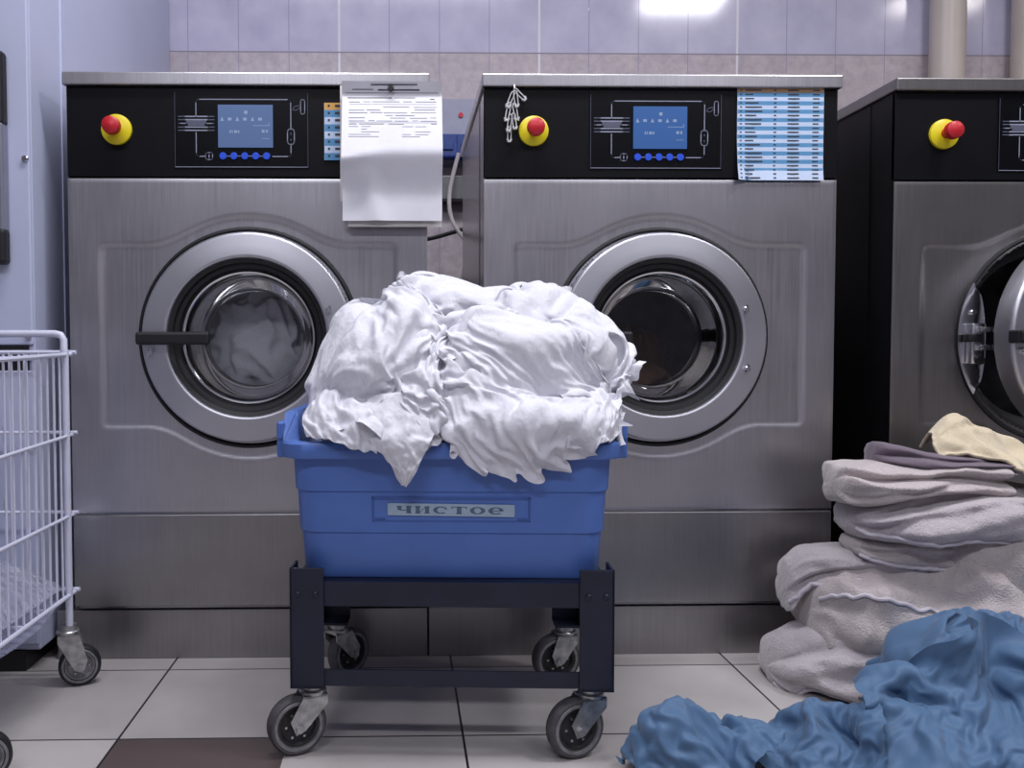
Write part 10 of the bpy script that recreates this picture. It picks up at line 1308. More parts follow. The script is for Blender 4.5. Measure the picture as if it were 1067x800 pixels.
     1,6,1,-9,13,1,0,-5,9,5,-12,9,-2,-13,9,7,-10,-7,15,-10,-2,-3,-1,8,1,6,-7,-2,-9,0,3,13,-11,-2,12,3,-4,2,-3,0,2,-11,11,-5,-2,6,2,-3,2,-7,8,-3,-10,10,2,4,-4,-8,1,3,-3,-2,4,-1,2,10,7,-9,4,0,-8,4,3,-10,4,5,-7,-1,11,-7,-4,-1,-5,3,0,5,-11,11,-7,7,-5,15,-6,-6,10,2,-15,12,-5,6,-2,-7,7,-11,-2,3,-2,5,-2,-4,5,5,-10,0,4,11,3,2,-19,8,
     6,2,2,0,-7,11,4,-11,2,1,9,1,-5,-8,3,7,-5,-6,7,3,6,-3,-11,1,1,4,3,-4,-11,5,-4,6,3,-3,2,-1,-9,2,2,7,-10,2,12,-6,-7,3,3,14,0,0,1,-1,-7,-11,-6,-8,1,15,-24,5,7,8,-2,13,-6,2,0,-2,-2,-7,10,6,0,-4,-2,-4,5,2,2,-10,7,1,-2,4,-3,-5,4,-1,0,-1,-4,-7,-3,2,1,6,1,-10,-4,14,1,-6,10,6,0,-15,-3,7,-1,-11,5,9,6,1,-14,11,-18,4,1,7,
     7,15,1,-8,3,3,2,-1,-6,-11,8,10,3,-1,1,-3,2,-5,3,-6,7,-2,-5,5,-4,6,0,-7,-5,2,7,-4,-6,3,4,-2,4,-5,-3,-3,11,-9,5,2,3,-11,-10,5,8,-12,-4,4,4,6,-30,6,5,7,9,8,1,0,1,-8,6,-2,-5,3,4,-7,-3,-2,11,5,-1,-4,-3,-1,0,-2,7,-3,4,2,-7,7,2,-8,-8,4,7,0,-2,-16,6,2,3,4,2,-15,9,-2,1,-2,8,-6,-13,8,10,-10,-11,2,-4,6,-1,-8,-2,20,-3,6,
     -5,4,-5,-7,7,3,-3,-10,-2,-3,9,-5,4,-8,3,14,-6,4,-1,-3,11,-9,9,-7,0,-8,3,6,-4,3,-10,-2,4,-4,-3,3,2,4,5,-3,-3,-2,-3,-3,12,0,-9,8,9,-5,-15,-1,1,1,15,17,-14,1,-7,-3,1,2,-3,-1,3,1,7,-4,-4,-5,-2,-5,14,-6,-2,9,1,2,-4,1,2,-12,4,-8,8,7,-2,-5,-12,7,4,-4,-7,4,5,3,-7,7,5,1,-13,8,3,-12,7,-3,-7,7,4,0,2,0,11,25,-10,-1,-15,3,-1,-7,
     1,10,-4,-1,-5,-4,12,3,1,-6,1,1,7,-8,-4,-6,2,12,-13,5,2,-4,3,3,-3,2,-6,-2,-6,9,5,1,-3,-1,-7,5,0,-12,-1,15,1,-6,8,-6,5,-11,-6,4,9,-3,9,21,-8,8,-19,8,-11,4,1,2,-5,-1,4,0,-2,1,6,1,-1,1,1,-11,5,6,0,-9,-7,12,-8,6,5,0,-2,3,-7,0,3,1,-11,10,1,1,-2,1,1,-8,2,3,-14,3,4,-1,8,-5,1,-7,5,-5,9,13,6,-3,-16,4,3,-7,-3,1,-8,-9,
     12,3,5,-3,-2,3,1,-2,-7,2,7,-6,4,6,3,-6,-8,11,-6,4,7,-6,0,1,-4,-1,4,-1,-10,6,7,-3,-2,-1,0,3,-7,7,-8,-4,-5,0,9,5,-3,-8,8,15,15,-8,-19,6,4,-5,7,-9,-8,-1,9,-13,1,13,3,-3,2,-7,4,5,-9,8,-4,-2,2,-1,10,-1,-13,9,-4,-8,15,-2,-7,2,-3,2,8,-7,-7,1,13,-6,0,0,-8,-2,7,6,-3,-4,-8,-4,12,4,-6,-9,7,0,-7,15,0,-1,-9,-3,-7,0,3,0,11,-7,
     -1,8,-3,1,3,-4,4,3,-9,3,-3,2,-2,-6,14,-1,-9,9,-4,-12,9,-2,4,3,-6,0,6,-1,-2,-3,7,-11,10,-1,-2,-13,5,4,6,-2,-7,-7,7,4,-2,0,-3,0,2,12,-11,-5,4,2,0,0,9,-1,-4,0,0,3,-8,8,-2,-4,-3,8,3,-5,0,6,-6,-14,9,-5,-1,4,7,-5,3,-6,11,4,-9,6,2,-2,1,-3,1,-5,8,-3,-4,-8,2,-4,12,5,-3,-12,-3,6,3,2,2,-2,-4,-2,11,-14,4,1,3,-1,1,4,-10,7,
     3,-9,0,13,-2,-5,-6,12,1,-10,4,2,-3,-3,1,-13,7,-3,4,1,-3,-4,12,4,-6,9,-3,-4,5,0,1,-3,1,-1,2,-5,-5,-9,2,7,4,-2,-5,0,1,8,-13,2,13,-3,-6,-2,5,-2,-2,1,8,2,-14,-2,14,-15,1,8,4,-7,-10,7,7,-4,4,0,-7,0,8,-13,6,-2,-1,0,1,-2,13,-6,-1,8,-10,2,6,-6,-2,5,-3,-10,8,6,-2,-9,-4,8,1,0,0,2,-1,-2,-4,10,-1,5,-4,2,-1,-5,-4,-4,8,8,-5,-5,
     12,-10,-8,7,-1,-1,2,-10,5,-2,12,2,-5,-7,8,-11,4,-1,2,2,2,1,7,-12,2,7,-16,-2,2,-3,6,10,-3,-10,11,5,-1,-9,1,1,-2,-2,3,-1,0,4,-6,4,2,4,-3,3,1,-1,-8,-9,2,9,6,-8,-3,9,-3,1,-3,-1,8,-15,7,-7,7,7,-4,-9,2,-2,2,2,0,2,-4,-3,8,-4,1,-1,-2,-7,17,-12,3,10,-4,-3,1,3,-2,-9,9,0,0,-2,1,0,3,4,-5,6,-2,1,-2,-5,5,6,-3,-6,0,-8,8,3,
     -14,4,10,-3,0,-2,12,-12,-6,4,3,5,3,-8,-9,4,1,2,-1,-2,-1,5,1,-3,3,-10,7,-3,12,-11,4,1,-4,5,2,-1,-5,-5,5,0,-1,-2,9,-11,5,1,1,2,-2,4,1,-6,7,4,-1,-12,3,-5,-2,6,-2,5,0,-10,4,-6,13,-2,-11,5,-4,0,13,-7,-3,2,0,-2,1,-2,2,-3,0,0,3,4,-2,-4,6,-6,-3,-1,4,5,2,1,-6,-4,-4,3,-4,6,-5,-4,6,0,2,4,2,2,-4,-2,5,1,-2,-5,0,2,8,-1,
     -10,5,-1,-12,0,4,7,-5,-9,12,-4,-6,11,-4,0,-1,1,-3,1,-3,3,2,-1,7,-1,-11,1,4,-7,6,6,-7,0,0,2,6,-3,-3,0,2,-2,-1,2,-8,5,6,2,3,-1,-2,-12,3,8,6,-9,7,-2,-2,-4,-5,4,-1,-2,7,-8,6,6,-7,-7,11,-9,1,9,-5,-2,0,0,0,-4,3,-3,3,2,3,3,-12,4,6,2,-5,-6,2,2,-4,3,5,-3,-5,6,-4,5,-3,3,-9,7,8,-4,-1,7,0,-11,0,8,3,-15,8,-7,-2,3,-5,
     8,7,-5,-9,-1,7,5,3,-10,11,-14,7,-1,-4,-1,4,1,-4,-1,2,1,4,-9,4,10,-15,9,6,-5,-5,-4,7,0,-7,7,-7,0,-1,5,1,-5,4,5,-3,-2,-4,-5,9,13,0,-9,-6,-2,3,-6,-1,2,4,1,-1,1,-1,1,-1,-7,7,-3,2,2,5,-12,7,-5,-1,2,4,-4,-1,5,-1,-2,6,-9,2,12,-12,2,1,3,-7,1,2,-2,-3,-8,-1,-5,6,3,0,-4,6,-8,0,0,6,-3,-1,9,-10,-3,4,3,-2,-4,3,3,3,-4,4,
     -5,9,2,-5,-8,1,7,-9,10,0,-5,-2,0,1,1,-1,-2,2,4,-6,5,-1,2,-6,8,-4,-1,-1,6,-11,9,-4,-5,-8,-1,-4,-3,2,4,4,-6,0,-3,3,8,-4,5,-8,3,-3,3,0,3,3,-7,-3,4,4,-2,6,1,-6,6,1,-2,-8,4,-3,1,2,-1,-3,-1,0,5,3,-7,6,-4,-2,6,-7,1,-3,3,3,-2,4,1,-10,7,-5,-14,-11,11,-7,2,1,6,0,0,-3,4,-1,5,-1,-6,4,5,-4,-1,0,4,0,-2,0,4,6,-12,-1,
     2,-2,0,1,4,-2,1,2,-1,0,-2,2,-4,1,0,5,-7,6,-2,8,-2,1,-2,-10,5,3,-8,5,-1,1,-1,-19,-8,3,18,-12,0,1,8,0,6,-1,0,-3,-5,-1,-2,3,4,-2,-2,3,5,-2,2,2,-7,15,-10,-8,5,0,3,-5,0,-2,6,-1,1,-3,0,1,-3,0,2,-1,-3,2,1,4,-1,1,0,-7,2,-4,-1,6,-2,6,-17,-1,-11,8,14,-7,-1,0,10,-4,2,3,-4,-7,2,0,-3,7,-2,2,-1,5,0,-1,-2,-1,-5,10,4,-8,
     6,-3,7,-1,-5,-4,1,2,2,-6,0,-2,-2,2,1,-2,-2,1,1,-2,0,6,-4,-5,3,-3,2,0,1,-1,-11,-29,10,9,2,2,-2,2,7,-5,-4,4,-1,1,7,0,-4,1,2,-2,1,6,-7,4,3,-7,-1,7,6,-6,-2,-2,7,-3,-4,3,0,1,-4,-1,-1,-3,0,4,-3,-2,-2,6,3,-7,-2,8,1,-3,3,-7,5,-4,-5,1,7,-53,26,13,-9,4,-7,1,10,-5,-7,4,1,0,0,2,2,1,0,-2,3,4,-2,2,1,-5,0,3,1,0,
     -2,0,3,-3,-4,-2,3,-3,3,0,-3,-1,1,2,-5,-2,1,7,5,-6,-2,1,0,0,10,-6,-2,-11,16,1,0,-39,14,5,2,-10,0,-4,7,-3,-3,0,-4,3,2,3,-1,1,3,3,-2,0,3,8,-1,-5,-3,5,2,-2,-2,-3,4,4,-1,-11,4,-3,9,-7,-6,3,3,2,-8,-2,1,7,8,-5,-2,1,-9,-3,9,3,-3,-4,12,9,-22,-19,8,6,3,-15,2,4,9,-3,-1,4,-7,-3,3,8,0,-11,3,1,-2,-2,5,4,-1,-2,-3,6,1,-8,
     9,-3,-7,6,5,-2,-6,-1,6,-7,-1,-2,6,-3,-8,2,3,-7,1,-2,0,5,-5,-3,6,-2,-6,0,7,10,-24,-11,4,21,-2,-9,-2,2,5,-2,-1,5,-7,-6,0,2,2,-9,2,0,0,-1,2,-1,1,-4,-2,7,8,-8,4,1,-6,3,2,5,-5,5,3,-11,-3,1,11,-7,-4,1,6,-5,8,7,3,-1,4,-2,4,-4,0,-1,-2,7,-4,-18,4,16,1,-10,-8,5,2,-4,-1,5,-3,-4,1,-1,-4,1,-3,0,0,2,6,0,0,-4,-2,2,4,-2,
     5,-5,-3,3,1,-8,0,6,8,-1,-11,4,11,-9,0,4,4,-6,2,3,-2,-4,10,-2,8,-10,-1,5,0,-1,-1,-18,0,12,3,-1,-9,-1,1,-2,1,0,-2,-1,2,0,-2,3,0,3,-1,4,2,1,-1,-3,-5,1,1,-1,7,-6,-10,8,8,-11,-5,7,3,1,-8,5,4,-6,5,8,-1,-6,2,2,-4,-3,-7,7,5,-4,-4,1,-1,-4,4,-12,-1,6,-1,1,-1,-3,-3,-3,7,-3,-4,3,3,0,-4,-2,0,4,-1,5,3,2,-2,-4,-8,3,2,0,
     5,3,-12,5,6,-5,-2,3,-2,-1,-2,4,3,-4,1,0,0,-5,5,7,9,-6,3,12,-5,-3,-1,-4,-2,-4,8,-12,5,9,2,2,1,-5,-5,-6,0,-1,-3,-1,-3,2,-1,-1,-3,-3,1,2,-2,2,3,1,-5,0,1,0,10,8,-11,8,1,-10,6,0,-1,-6,-1,-2,-2,4,9,-3,5,6,3,-14,
     ),
))
CLOTH['b_front'] = (57, 29, (0.734, 1.064, 0.022), (
    (5,8,3,8,12,9,9,10,13,10,12,9,10,10,8,5,7,9,8,8,3,11,10,2,8,11,11,11,13,12,13,13,13,13,12,13,4,13,9,8,11,12,7,-14,-13,11,11,-3,-6,3,14,10,0,9,8,7,6,7,-5,4,10,-6,-1,1,-1,1,-2,2,-1,0,1,-6,3,3,0,-1,1,-1,6,-7,-2,8,-3,-3,-1,0,-4,0,0,0,1,0,1,-2,1,-1,3,-1,-1,-4,5,4,6,-18,-4,5,11,5,-3,4,6,0,-1,2,0,-1,8,-6,-6,10,
     -2,2,3,-2,-3,-2,0,4,-6,5,-5,3,1,1,-4,-1,1,1,0,-2,5,0,-1,-2,2,-4,-2,0,-1,1,-1,2,-1,-5,1,2,-1,1,-1,9,-7,4,0,12,-1,1,-3,-3,3,-1,-2,-2,4,-1,4,4,-3,0,3,-3,-2,1,1,-1,-3,-1,2,-2,2,-1,-5,1,3,5,-2,4,1,-4,-3,1,0,2,-1,-3,-1,-1,0,-1,2,-1,6,-4,-5,1,-3,-2,-1,4,9,8,-1,-4,4,-8,0,-2,-1,0,7,-1,-14,3,10,-4,7,-7,1,1,-1,-5,
     3,-8,3,-2,0,1,4,-10,4,1,2,-1,-1,3,-1,0,0,2,0,-2,-2,2,0,1,-1,-5,-1,1,-2,7,2,-5,5,2,-12,5,7,4,2,-1,-1,0,-2,-7,4,-2,-5,1,-1,2,-2,4,-2,4,0,-1,0,6,-8,4,-3,-1,-5,0,-1,11,-6,0,2,-3,1,-5,2,5,0,1,0,2,-6,2,2,-2,0,3,-8,-1,3,-2,-1,5,-1,4,4,-7,8,1,1,-1,-2,-1,-7,5,-1,-3,2,-7,10,-5,8,-6,5,-3,-3,2,-1,2,-1,-4,3,1,
     -2,2,-2,-3,6,-2,-3,5,2,-4,-5,2,5,-3,1,-3,8,-2,-2,-2,-2,2,5,-10,3,3,0,2,-6,-2,12,2,-2,0,1,-1,-5,-4,7,-1,-4,3,-2,5,2,-1,7,0,-5,1,-3,1,4,-6,4,-1,0,1,3,-4,-1,3,1,-3,2,-3,2,6,-9,0,-2,4,-5,2,0,5,-2,2,-1,-5,1,3,-6,4,-1,-2,9,-4,-5,11,1,0,-5,0,-4,10,1,0,0,0,-1,-1,0,-1,1,5,-1,3,3,-10,1,-3,-6,10,-2,0,4,-3,0,-5,
     0,3,0,2,-2,0,1,2,-3,-1,6,-2,-1,-2,4,1,-8,2,-1,8,0,-9,6,-3,-3,5,-1,-3,1,-2,5,1,8,0,0,0,0,-4,1,-8,4,6,-2,8,-5,0,-1,8,-3,4,-6,-1,1,-1,-1,1,2,2,-2,0,-3,-1,2,-5,9,-8,5,-3,0,3,0,-2,0,-1,0,1,2,-6,6,3,-8,7,-4,0,-5,1,2,6,0,3,1,1,-2,0,-8,3,-2,6,-13,5,3,-6,4,2,-3,0,4,0,6,-5,-2,0,2,-3,0,0,5,-3,-2,1,
     -3,6,-4,4,-4,-2,1,-2,3,1,-3,-4,10,-5,2,3,-9,10,-2,-8,5,0,-2,1,3,1,0,-3,1,-2,-1,-3,3,-3,2,1,1,-7,1,4,3,-6,4,-5,-3,5,7,-1,-5,-5,2,6,-5,0,-2,5,-3,-2,0,-1,2,3,2,-2,-3,-2,-1,3,2,-2,-3,5,-8,0,8,-9,14,-9,1,-3,6,1,-1,-6,-3,-2,-2,-1,1,3,4,3,-8,5,5,-3,0,-1,3,-2,0,7,-2,-2,6,2,0,-5,-1,-9,7,1,0,-1,-4,0,-1,0,7,-5,
     2,1,-2,3,-3,0,0,3,-1,0,-2,-4,-4,3,-6,14,-7,1,6,-4,-6,-2,-1,-1,0,0,-1,-1,1,3,5,-6,2,1,2,-2,-5,7,-1,2,7,7,-6,3,-7,1,-8,8,-5,-1,2,-6,8,-3,-2,0,-1,4,-2,5,-5,-3,2,-3,1,2,-1,1,2,-4,1,-6,-3,2,8,-5,-3,-1,-2,-1,0,0,2,2,1,1,-5,0,5,4,-2,-3,-3,2,0,-2,3,3,0,-5,2,-6,4,10,0,-2,-2,-1,0,1,2,-2,2,-3,1,-2,1,-1,3,1,
     -2,1,-7,2,3,-3,-3,2,2,-3,1,-3,-5,7,-3,-5,2,-2,-1,0,0,-1,1,1,4,-3,0,0,3,6,4,-7,5,-1,0,0,3,-14,6,3,9,-7,4,0,-4,2,-3,4,-2,-2,3,3,-3,-1,-1,0,2,-2,1,-4,6,-4,2,-1,0,-1,1,1,-3,-1,3,-6,-2,-1,-4,2,-1,2,-3,1,0,-1,1,2,-2,0,1,0,0,4,-7,3,-3,1,-1,2,-7,1,4,3,1,2,3,-3,2,-7,4,1,0,0,-2,3,1,-3,3,-1,1,-6,-1,4,
     -1,0,-3,2,0,7,-1,-5,-3,-6,-3,7,-4,-2,3,-3,0,-2,1,0,0,-1,0,1,0,0,-1,0,-1,-1,1,-1,5,6,-8,2,-11,8,-1,1,5,-6,-3,8,-8,7,3,-1,-1,1,-2,6,-3,-1,-1,3,-2,-8,0,4,6,-1,-5,-7,-3,-1,1,3,-1,-2,6,1,-8,0,4,-1,-3,0,-1,1,0,0,0,0,4,-4,5,-8,5,-5,2,-1,1,-2,1,-3,3,1,2,6,-5,-6,6,-2,0,7,-1,-2,5,-2,0,1,-2,-7,-1,7,1,-12,1,6,
     -1,-7,8,3,-8,-7,1,2,-3,1,-1,0,-1,3,-2,0,0,0,0,1,-1,1,-4,4,-2,3,-3,3,-10,6,7,-3,-2,-7,5,2,-2,6,-4,5,-2,2,-3,-4,6,1,-7,3,4,-5,3,2,-3,-3,0,7,-4,-5,5,4,-4,-4,-6,9,-2,-3,-3,1,5,-1,-7,-1,2,0,1,-2,1,0,2,0,2,1,2,0,-5,-3,-1,-2,5,-6,14,-3,-7,2,2,-7,10,2,-1,-4,2,-5,2,1,0,-11,10,9,-13,-2,5,-2,-2,3,7,2,-11,6,-10,7,
     9,-7,5,-4,2,1,2,-5,-3,-1,3,2,-5,0,-3,-1,-2,1,6,-5,-1,7,-1,-6,-4,3,-3,15,-13,2,3,-2,-1,4,2,-2,4,-3,0,-5,-4,0,7,6,-20,-3,5,4,-2,3,-2,-2,-2,0,5,-3,6,-9,3,4,-2,1,9,-1,-9,2,6,4,2,-4,4,0,0,-2,-2,-6,7,-3,-1,-5,6,4,-5,-6,1,-1,3,2,4,-8,2,2,-4,2,-1,8,-5,1,-3,-1,-3,-1,2,-1,3,10,-9,1,1,0,0,1,0,-2,0,3,-4,2,1,2,
     -10,-3,12,2,2,-2,-6,3,-2,5,2,1,0,1,7,1,-3,-1,-5,-1,6,-3,-1,0,4,3,-11,9,-2,-3,0,0,-3,2,2,5,2,0,-7,-3,8,0,0,-6,10,-2,1,0,0,0,0,1,0,-1,2,0,-2,-6,4,-7,-8,8,4,2,0,-2,2,-8,4,-2,0,3,-2,3,-1,0,2,-3,1,6,-2,0,4,-13,10,-1,-2,0,-1,3,4,-6,-3,0,2,-11,7,7,-10,5,5,5,-1,0,-1,-1,-1,-1,0,1,2,3,-1,-2,1,-1,-13,9,4,-10,
     -2,0,7,3,1,6,-12,2,0,-3,11,-10,1,0,-3,4,1,-2,3,0,-12,15,-2,-5,1,8,-2,-4,0,7,-4,0,-3,2,-7,0,8,-9,-2,0,0,-1,-5,-3,-2,-1,0,2,1,1,1,1,-1,5,15,-9,1,7,1,-2,-1,1,2,-5,5,-3,0,0,6,8,-7,0,0,-3,-2,5,-6,-1,9,-4,2,-1,-4,-3,4,-4,-1,-3,4,0,5,6,-3,-7,3,2,1,-7,-4,-3,2,2,1,-1,-1,-2,-1,-1,0,3,4,2,1,9,0,-1,0,0,-1,-1,
     -4,3,4,2,-1,-1,9,-12,8,4,1,-1,-6,-9,5,1,1,3,-6,7,-4,-10,5,9,3,-10,0,-2,0,3,8,-6,-3,8,1,4,-1,-1,2,0,-1,1,0,1,0,-1,0,-1,0,0,-2,1,3,-1,-2,1,-4,-3,4,-4,-5,-2,2,0,-7,11,0,-2,2,3,-1,-3,-1,-4,2,-3,3,-6,6,4,3,0,0,6,-7,0,-10,-1,1,12,-4,-2,0,5,5,2,-1,0,1,-1,0,-1,0,1,0,-1,-1,2,-1,-4,-1,4,0,-5,5,0,-6,0,-1,-3,
     -4,1,10,-4,0,-1,-5,-4,3,4,-4,2,-12,4,1,5,1,1,1,-1,-2,5,4,-6,0,-6,1,-1,6,2,0,-1,2,4,4,3,1,1,0,-1,-1,0,-1,-1,0,-2,-1,2,-4,-8,-1,0,-4,6,-2,-2,0,3,1,-3,
     ),
    (180,-10,-5,-8,0,-6,-3,6,0,-7,-5,6,-8,-6,10,-9,5,-5,6,-2,-2,0,7,-8,-6,-3,-6,-5,-4,-2,-2,-2,-3,-1,5,-3,10,-3,-3,0,3,5,0,1,2,-6,1,-15,-13,-12,-4,-11,-14,-11,-10,-6,-9,-9,-1,9,2,2,-5,4,0,-12,-3,3,1,1,9,-1,-7,2,3,4,-7,6,1,-4,-8,11,-3,-6,2,1,-3,-4,0,3,2,1,0,2,1,5,3,-1,0,-2,4,-4,-5,-2,-10,10,-2,1,-6,5,3,2,1,-3,3,-1,12,-4,-2,4,
     2,-2,-2,1,-3,-3,1,-7,7,6,-10,7,-5,4,2,0,2,0,-3,-8,12,1,1,-3,1,-3,-4,-4,0,2,2,1,0,5,1,-5,6,-3,3,-3,0,-3,-3,-4,6,1,4,-2,2,0,0,0,-1,1,11,-3,3,0,1,-2,0,-1,0,0,1,-3,-5,8,-1,2,-2,0,2,-7,5,1,-2,0,-8,12,-2,2,-1,-1,-2,-1,-2,2,-5,6,-3,4,-4,8,-6,2,-4,2,-2,0,4,1,-1,-1,-2,0,0,0,4,-1,-5,2,6,5,-2,-4,7,0,-2,0,
     0,1,-3,-1,1,-7,7,2,0,-2,-3,5,-11,2,10,-4,0,-6,10,-3,-2,2,1,1,1,2,0,-2,-3,-4,9,-5,5,-5,-2,3,-2,1,1,-2,-2,4,-1,-2,3,-1,-3,0,1,1,11,-3,0,2,-2,0,2,2,-1,-2,-1,4,1,-4,1,-4,1,-8,-2,6,1,-8,-1,14,1,-2,-10,11,0,1,0,1,1,-5,5,-1,-1,-2,-1,4,-4,3,0,0,-1,-1,0,-2,2,0,1,2,-2,-1,0,-1,1,-3,9,0,2,-2,-7,7,-2,3,-1,1,0,-1,
     1,-1,-6,5,-2,3,0,-11,7,6,-10,1,8,-4,2,-6,9,-1,1,-3,4,-3,-3,6,-2,-2,0,1,-4,1,1,-4,4,1,-2,2,2,1,-1,-1,0,0,-2,0,0,-1,9,0,0,0,-4,-3,8,-6,4,0,1,-1,-3,5,-1,-6,2,5,-3,3,-5,-1,6,-6,-10,6,9,-2,-7,9,0,3,-10,10,-7,0,6,-1,0,-4,4,-1,-5,3,-2,4,-1,2,1,-3,-1,1,-2,1,-1,1,-2,3,9,1,-6,1,2,1,-2,1,-1,2,2,-1,-5,5,0,1,
     -1,-6,4,1,-2,3,0,0,0,1,-11,8,4,-4,2,-1,3,-3,3,-8,-2,10,0,-1,-3,0,1,1,1,-3,0,1,-1,-2,0,-4,1,-2,0,-1,6,-2,4,4,-3,0,4,-3,0,-1,4,-2,2,-1,2,-2,0,-2,2,-2,-5,4,4,0,-3,-3,4,-1,2,-3,5,-1,2,1,0,-9,-1,8,-8,0,8,1,0,-1,0,0,-5,3,0,-1,-3,-1,-2,-1,-4,2,-1,-1,-3,5,11,-7,2,2,-5,3,2,-1,-1,2,0,1,-2,0,1,-1,-6,8,-3,-7,
     6,0,2,0,-1,-4,5,3,-6,4,3,-3,1,0,-1,-9,11,-11,2,10,-1,1,0,-4,3,-2,-1,-6,-3,-1,-1,0,0,-2,3,0,-2,-4,-3,11,0,-3,2,-3,-8,10,3,1,0,-1,-1,-4,5,-4,4,-3,1,1,-1,3,-3,0,-4,7,-2,-4,6,-3,1,2,-2,1,-2,0,-2,3,-7,8,1,-2,3,-2,-1,-7,-5,-1,0,0,0,1,1,0,-1,1,0,-3,0,-8,14,-2,2,4,3,2,2,-5,-6,7,-1,-4,-2,0,-2,4,-1,0,1,-2,1,-4,
     7,-2,2,-2,0,2,-2,1,0,1,2,0,-8,5,0,-9,5,5,-3,-4,-7,-1,0,0,0,0,1,-1,0,2,-1,0,-1,0,0,-2,1,3,-4,0,12,3,8,5,-7,-11,-6,4,-5,2,-2,5,2,-7,4,0,0,2,3,-3,2,2,-5,3,-2,4,-4,4,0,-1,-8,3,3,-7,-11,4,-5,1,1,1,2,0,0,1,0,1,0,-1,1,1,0,-1,-5,1,1,5,4,3,8,4,2,-10,4,-7,-9,6,1,2,-4,0,0,1,-7,9,-2,2,-5,6,-2,-4,
     6,-3,1,-3,4,3,-2,-7,5,-9,-8,-4,6,-7,0,1,2,3,2,1,1,-1,1,0,0,-1,0,0,2,1,5,-2,-8,8,6,4,0,-2,-35,6,5,7,16,-6,7,-3,1,-11,8,-3,0,-3,10,-4,3,0,-5,6,-4,0,4,-3,4,0,-4,2,3,-7,-14,-2,3,-8,8,-2,1,0,1,2,2,1,-1,0,1,0,0,0,-1,0,7,2,-3,-3,5,2,6,-8,-6,0,12,-2,1,-7,-5,8,0,-6,0,-1,1,1,5,3,-3,4,-2,-1,3,-5,-8,10,
     1,-3,-2,2,3,-3,-1,-5,-6,-3,-5,3,3,-1,0,2,0,1,1,0,-1,1,-1,0,0,0,3,5,2,-3,3,0,-5,-13,11,6,-11,12,-6,5,-1,-12,0,15,-11,9,-8,2,3,7,0,-3,3,2,-5,-2,5,-9,2,-1,3,-2,-6,-2,1,1,-6,3,-3,-2,3,3,-1,-2,0,1,1,0,0,0,0,0,-1,0,7,2,1,-6,-9,4,-7,8,7,-1,-8,1,3,-1,5,1,-6,3,6,-3,4,-8,2,5,1,3,3,-12,6,1,-9,8,-4,-10,1,5,
     -7,-4,12,1,-3,-3,-4,9,-8,1,1,-1,0,-1,1,0,1,-1,0,-1,1,0,10,0,0,0,-4,-12,-8,14,-6,3,5,-12,3,6,-2,8,2,-6,7,0,2,1,-5,3,4,-6,-1,12,-8,-4,6,-9,5,1,-5,-8,5,3,-2,0,-1,2,0,-7,0,-1,3,1,-1,0,-2,1,1,-1,0,0,1,0,11,-4,-3,6,-4,-5,-8,-1,23,-11,-1,1,-1,-3,-1,8,0,-3,3,-5,1,10,-2,-3,5,-1,-3,1,-2,-3,4,-3,-7,3,5,-2,-4,3,-9,5,
     2,-2,5,-4,4,0,-4,-1,0,0,2,2,-4,1,-2,-1,-1,1,11,-4,5,-7,1,-1,-1,-10,2,5,-1,0,2,0,6,-9,11,-2,-6,1,-1,2,6,0,-6,0,11,-12,-5,10,-10,3,-3,-3,-2,3,2,0,3,-6,2,5,-5,2,3,1,-1,0,1,2,2,-3,2,0,2,-2,-2,-3,9,5,-8,-4,4,1,0,-6,-4,2,2,6,0,4,-3,0,-5,9,-10,7,-6,0,1,2,7,-13,5,5,5,-6,3,-3,-2,0,-1,-1,-1,-2,-3,2,0,-5,1,6,
     -6,0,5,4,-2,1,-6,2,0,4,0,2,0,0,11,-1,-2,3,-5,-1,5,0,-7,1,-2,1,8,-2,-1,-4,3,-10,4,7,-3,-4,-7,0,4,13,-6,2,1,6,-5,-2,0,-1,1,-2,1,-1,0,-4,3,1,-2,-5,3,-1,-4,3,4,-2,1,-2,1,-5,2,0,0,2,11,-3,3,-1,3,-2,-3,5,-5,-2,10,-3,-12,-3,8,-1,-12,7,-3,4,13,-12,-1,3,-9,-2,6,6,8,-4,1,-1,0,-1,-2,1,-2,0,0,1,-5,0,0,-3,0,1,1,-6,
     -2,1,3,2,1,3,-3,-1,1,-1,1,9,3,0,-5,4,2,-3,0,1,-6,1,0,-5,-2,3,-1,4,3,-10,5,-4,2,0,7,2,-10,7,-9,3,0,-2,-3,-1,0,-1,0,1,0,1,0,-1,2,2,1,-1,-1,3,3,-1,-1,1,2,-1,-2,0,-1,-1,1,-1,2,9,-3,-2,-1,2,-4,0,6,-8,7,2,-11,0,7,-11,14,-1,-9,7,-4,-2,1,8,-2,-2,5,-7,-2,-1,1,1,-1,0,0,-1,-1,0,-1,1,2,-1,0,3,3,-1,0,2,2,-2,
     -4,-1,3,0,0,-1,11,-1,-1,-7,7,-6,-6,-6,11,3,-5,9,-8,7,-9,-11,11,3,-14,13,5,6,2,-8,-6,6,3,-7,4,1,-1,1,1,0,0,1,-1,0,1,0,1,-1,-2,2,-2,-2,0,1,1,0,-5,-2,1,-1,-3,0,0,2,10,2,-4,-2,-3,5,-1,-2,-7,8,6,-3,0,-14,2,2,-14,2,13,-1,6,5,5,2,-7,-11,6,2,-10,8,3,2,-1,0,1,-1,1,0,0,0,-1,0,0,0,1,-2,2,0,-4,-4,1,0,-2,-1,0,-1,
     0,-1,3,4,4,-1,-2,-3,-1,6,2,-12,0,-1,0,3,-1,-8,18,4,-6,-3,-1,1,1,3,4,-4,-9,-2,1,-2,4,2,5,3,1,1,-1,-1,0,0,-1,-1,0,-1,-2,0,-5,-3,-1,-1,-1,5,-1,0,0,0,0,0,
     ),
